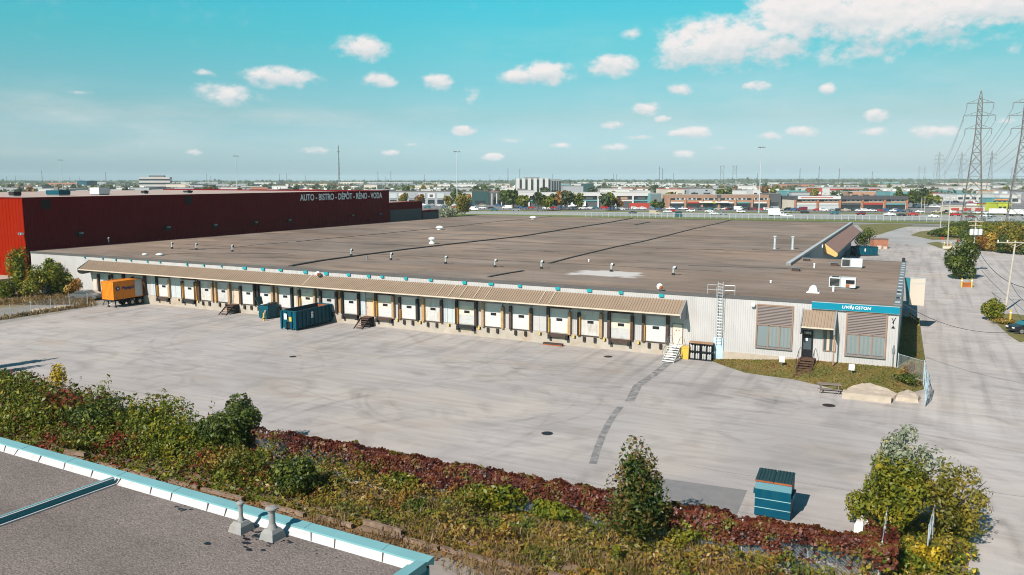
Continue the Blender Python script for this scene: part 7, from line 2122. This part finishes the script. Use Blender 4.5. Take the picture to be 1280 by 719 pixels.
for px, h, k in ((653, 11, 'green'), (673, 11.5, 'olive'), (683, 10.5, 'green'), (691, 10.5, 'olive'), (701, 12.5, 'rust red'), (707, 12, 'olive'), (722, 10.5, 'green'), (757, 11.5, 'olive'), (763, 11, 'green'), (771, 8, 'rust red'), (818, 6.5, 'dark green'), (826, 6, 'dark green')):
    ftree('before the white columned mall', px, 476 + rr.uniform(-6, 6), h, k)
for px, h, k in ((573, 12, 'dark green'), (632, 11, 'dark green'), (641, 12, 'dark green'), (560, 9, 'yellowing'), (505, 9.5, 'yellowing'), (526, 8.5, 'rust red'), (1120, 11, 'dark green'), (1128, 10, 'olive'), (1139, 12, 'dark green'), (1150, 12.5, 'olive'), (1158, 10, 'green'), (1170, 7, 'green'), (898, 12, 'dark green'), (837, 11, 'yellowing'), (842, 9.5, 'yellowing'), (870, 7, 'green'), (980, 6, 'olive')):
    ftree('among the malls', px, 540 + rr.uniform(-30, 40), h, k)
for px, h, k in ((130, 17, 'dark green'), (135, 15, 'olive'), (120, 11, 'olive'), (68, 12, 'yellowing'), (82, 13, 'olive'), (90, 12, 'olive'), (100, 11, 'dark green'), (108, 11, 'dark green'), (28, 14, 'dark green'), (256, 15, 'yellowing'), (263, 16, 'rust red'), (270, 14, 'olive'), (18, 10, 'rust red'), (115, 10, 'dark green')):
    ftree('behind the red building', px, 760 + rr.uniform(-50, 60), h * .8, k)
n_t = 0
while n_t < 235:
    px = rr.uniform(-20, 1300); D_ = 640 * (4.6 ** (rr.random() ** .8))
    if D_ < 700 and 470 < px < 1180: continue
    k = rr.choice(['dark green'] * 4 + ['green'] * 3 + ['olive'] * 4 + ['yellowing'] * 2 + ['rust red'])
    if 800 < px < 985 and rr.random() < .5: D_ = rr.uniform(900, 1500)
    ftree('in the far town', px, D_, rr.uniform(7, 12.5), k); n_t += 1
cl = defaultdict(list)
for rg_, k, px, o in TR: cl[(rg_, k)].append((px, o))
for (rg_, k), lst in cl.items():
    lst.sort(key=lambda q: q[0])
    for i, (px, o) in enumerate(lst):
        tag(o, ('%s %s tree from the left %s' % (ordinal(i), k, rg_)) if len(lst) > 1 else 'only %s tree %s' % (k, rg_), 'tree', 'trees beyond the highway')

# far woods up to the skyline: one mass
P = []; S = []
for k in range(15000):
    px = rr.uniform(-60, 1340); D_ = rr.choice((rr.uniform(3000, 4000), rr.uniform(4200, 5600), rr.uniform(5600, 6400)))
    ridge = 10 + 4 * mnoise.noise((px * .02, D_ * .001, 0)) + 2.5 * mnoise.noise((px * .09, 3, D_ * .002))
    if px > 640: ridge += 13 * min(1, (px - 640) / 330) * (D_ / 6000)
    q = Dp(px, D_); P.append((q.x, q.y, max(1, ridge * (rr.random() ** .5)))); S.append(rr.uniform(8, 17))
tag(leaf_obj('distant_woods', np.array(P), np.tile((SA * .6, -CA * .6, .8), (len(P), 1)), np.array(S), F_FAR, aspect=.7), kind='stuff')
# tree belts between the rows of the town, read as one mass
P = []; S = []
belts = []
for k in range(230):
    belts.append((rr.uniform(-60, 1340), rr.uniform(800, 3000), rr.uniform(8, 45)))
for k in range(24000):
    bx_, bd_, bw_ = rr.choice(belts); px = bx_ + rr.gauss(0, bw_ * .5)
    q = Dp(px, bd_ + rr.gauss(0, 25)); hh_ = 6.5 + 3 * mnoise.noise((px * .1, bd_ * .01, 0))
    P.append((q.x, q.y, max(.8, hh_ * rr.random() ** .6))); S.append(rr.uniform(2.5, 5.5))
tag(leaf_obj('distant_tree_belts', np.array(P), np.tile((SA * .6, -CA * .6, .8), (len(P), 1)), np.array(S), F_FAR, aspect=.7), kind='stuff')
# low wooded rise on the right skyline
mb = MB(); n = 60; vs = []
for i in range(n + 1):
    px = 560 + 800 * i / n; q = Dp(px, 6600); hh_ = 22 * min(1, max(0, (px - 600) / 330)) + 4 * mnoise.noise((px * .01, 1, 2)) + 3
    q2 = Dp(px, 8400); vs += [(q.x, q.y, -1), (Dp(px, 6900).x, Dp(px, 6900).y, max(1, hh_)), (q2.x, q2.y, max(1, hh_ * .9)), (q2.x, q2.y, -1)]
mb.add(vs, [(i * 4 + j, i * 4 + j + 1, i * 4 + 5 + j, i * 4 + 4 + j) for i in range(n) for j in range(3)])
struct(mb.build('hills', mat('wooded_hill', (.035, .055, .03), .95, .2, .01)))

# thin far masts on the skyline
fm = MB().use(LATT)
for s in ((-1, 0), (1, 0), (0, 1)): fm.tube((s[0] * 1.6, s[1] * 1.6, 0), (s[0] * .4, s[1] * .4, 50), .35, .25, 4, False)
for z in range(0, 50, 5):
    a = 1.6 - 1.2 * z / 50; fm.tube((-a, 0, z), (a * .9, 0, z + 5), .16, .16, 4, False)
fm.box(-2.5, 2.5, -.1, .1, 44, 44.5); fmo = fm.build('radio_mast'); fme = fmo.data; D.objects.remove(fmo)
FM = [(14, 221), (25, 220), (58, 214), (92, 222), (104, 221), (137, 216), (262, 218), (267, 220), (352, 218), (361, 217.5), (384, 220), (474, 215), (483, 221), (490, 214.5), (531.6, 219), (612.6, 219), (625, 221), (635, 211), (649.6, 212), (690, 218), (765.5, 218), (769.5, 218.5), (822.6, 209), (826.4, 211), (840, 217), (944, 217), (996.4, 211), (1020, 209), (1045, 211.5), (1086, 215)]
FM.sort()
for i, (px, ty) in enumerate(FM):
    D_ = rr.uniform(1300, 2300); h = 18 + (225.5 - ty) * D_ / 1000 * 1.02
    o = D.objects.new('radio_mast', fme); COL.objects.link(o); o.location = Dp(px, D_); s = h / 50; o.scale = (s * D_ / 2200, s * D_ / 2200, s); o.rotation_euler = (0, 0, AZ)
    tag(o, '%s slim mast from the left along the skyline' % ordinal(i), 'mast', 'slim masts on the skyline')
p = Dp(426, 880); o = D.objects.new('radio_mast', fme); COL.objects.link(o); o.location = p; o.scale = (.7, .7, 55 / 50)
tag(o, 'tallest slim antenna mast behind the lettering of the red building', 'mast', 'slim masts on the skyline')
for k, px in enumerate((900, 915.5)):
    t = thing('portal_pylon', 'square topped portal pylon on the skyline above the brick mall, %s of two' % ('left' if k == 0 else 'right'), 'pylon', Dp(px, 2100), AZ, 'portal pylons on the skyline')
    mb = MB().use(LATT)
    for s in (-4.5, 4.5): mb.tube((s, 0, 0), (s, 0, 54), .5, .4, 5)
    mb.build('leg', parent=t); mb = MB().use(LATT); mb.box(-7, 7, -.4, .4, 53, 54.2); mb.tube((-4.5, 0, 30), (4.5, 0, 52), .25, .25, 4); mb.tube((4.5, 0, 30), (-4.5, 0, 52), .25, .25, 4); mb.build('crossarm', parent=t)

# ------------------------------------------------ air
HAZE = True
if HAZE:
    hz = MB().box(CAMX - 7200, CAMX + 7200, CAMY - 600, CAMY + 8900, -2.0, 70.0).build('haze')
    m = D.materials.new('haze'); m.use_nodes = True; nt_ = m.node_tree
    for n_ in list(nt_.nodes):
        if n_.type != 'OUTPUT_MATERIAL': nt_.nodes.remove(n_)
    pv = nt_.nodes.new('ShaderNodeVolumePrincipled')
    pv.inputs['Color'].default_value = (.74, .90, .96, 1); pv.inputs['Density'].default_value = 0.00007; pv.inputs['Anisotropy'].default_value = -.15
    nt_.links.new(pv.outputs[0], nt_.nodes['Material Output'].inputs['Volume'])
    hz.data.materials.clear(); hz.data.materials.append(m); hz['kind'] = 'stuff'
    SC.cycles.volume_bounces = 1
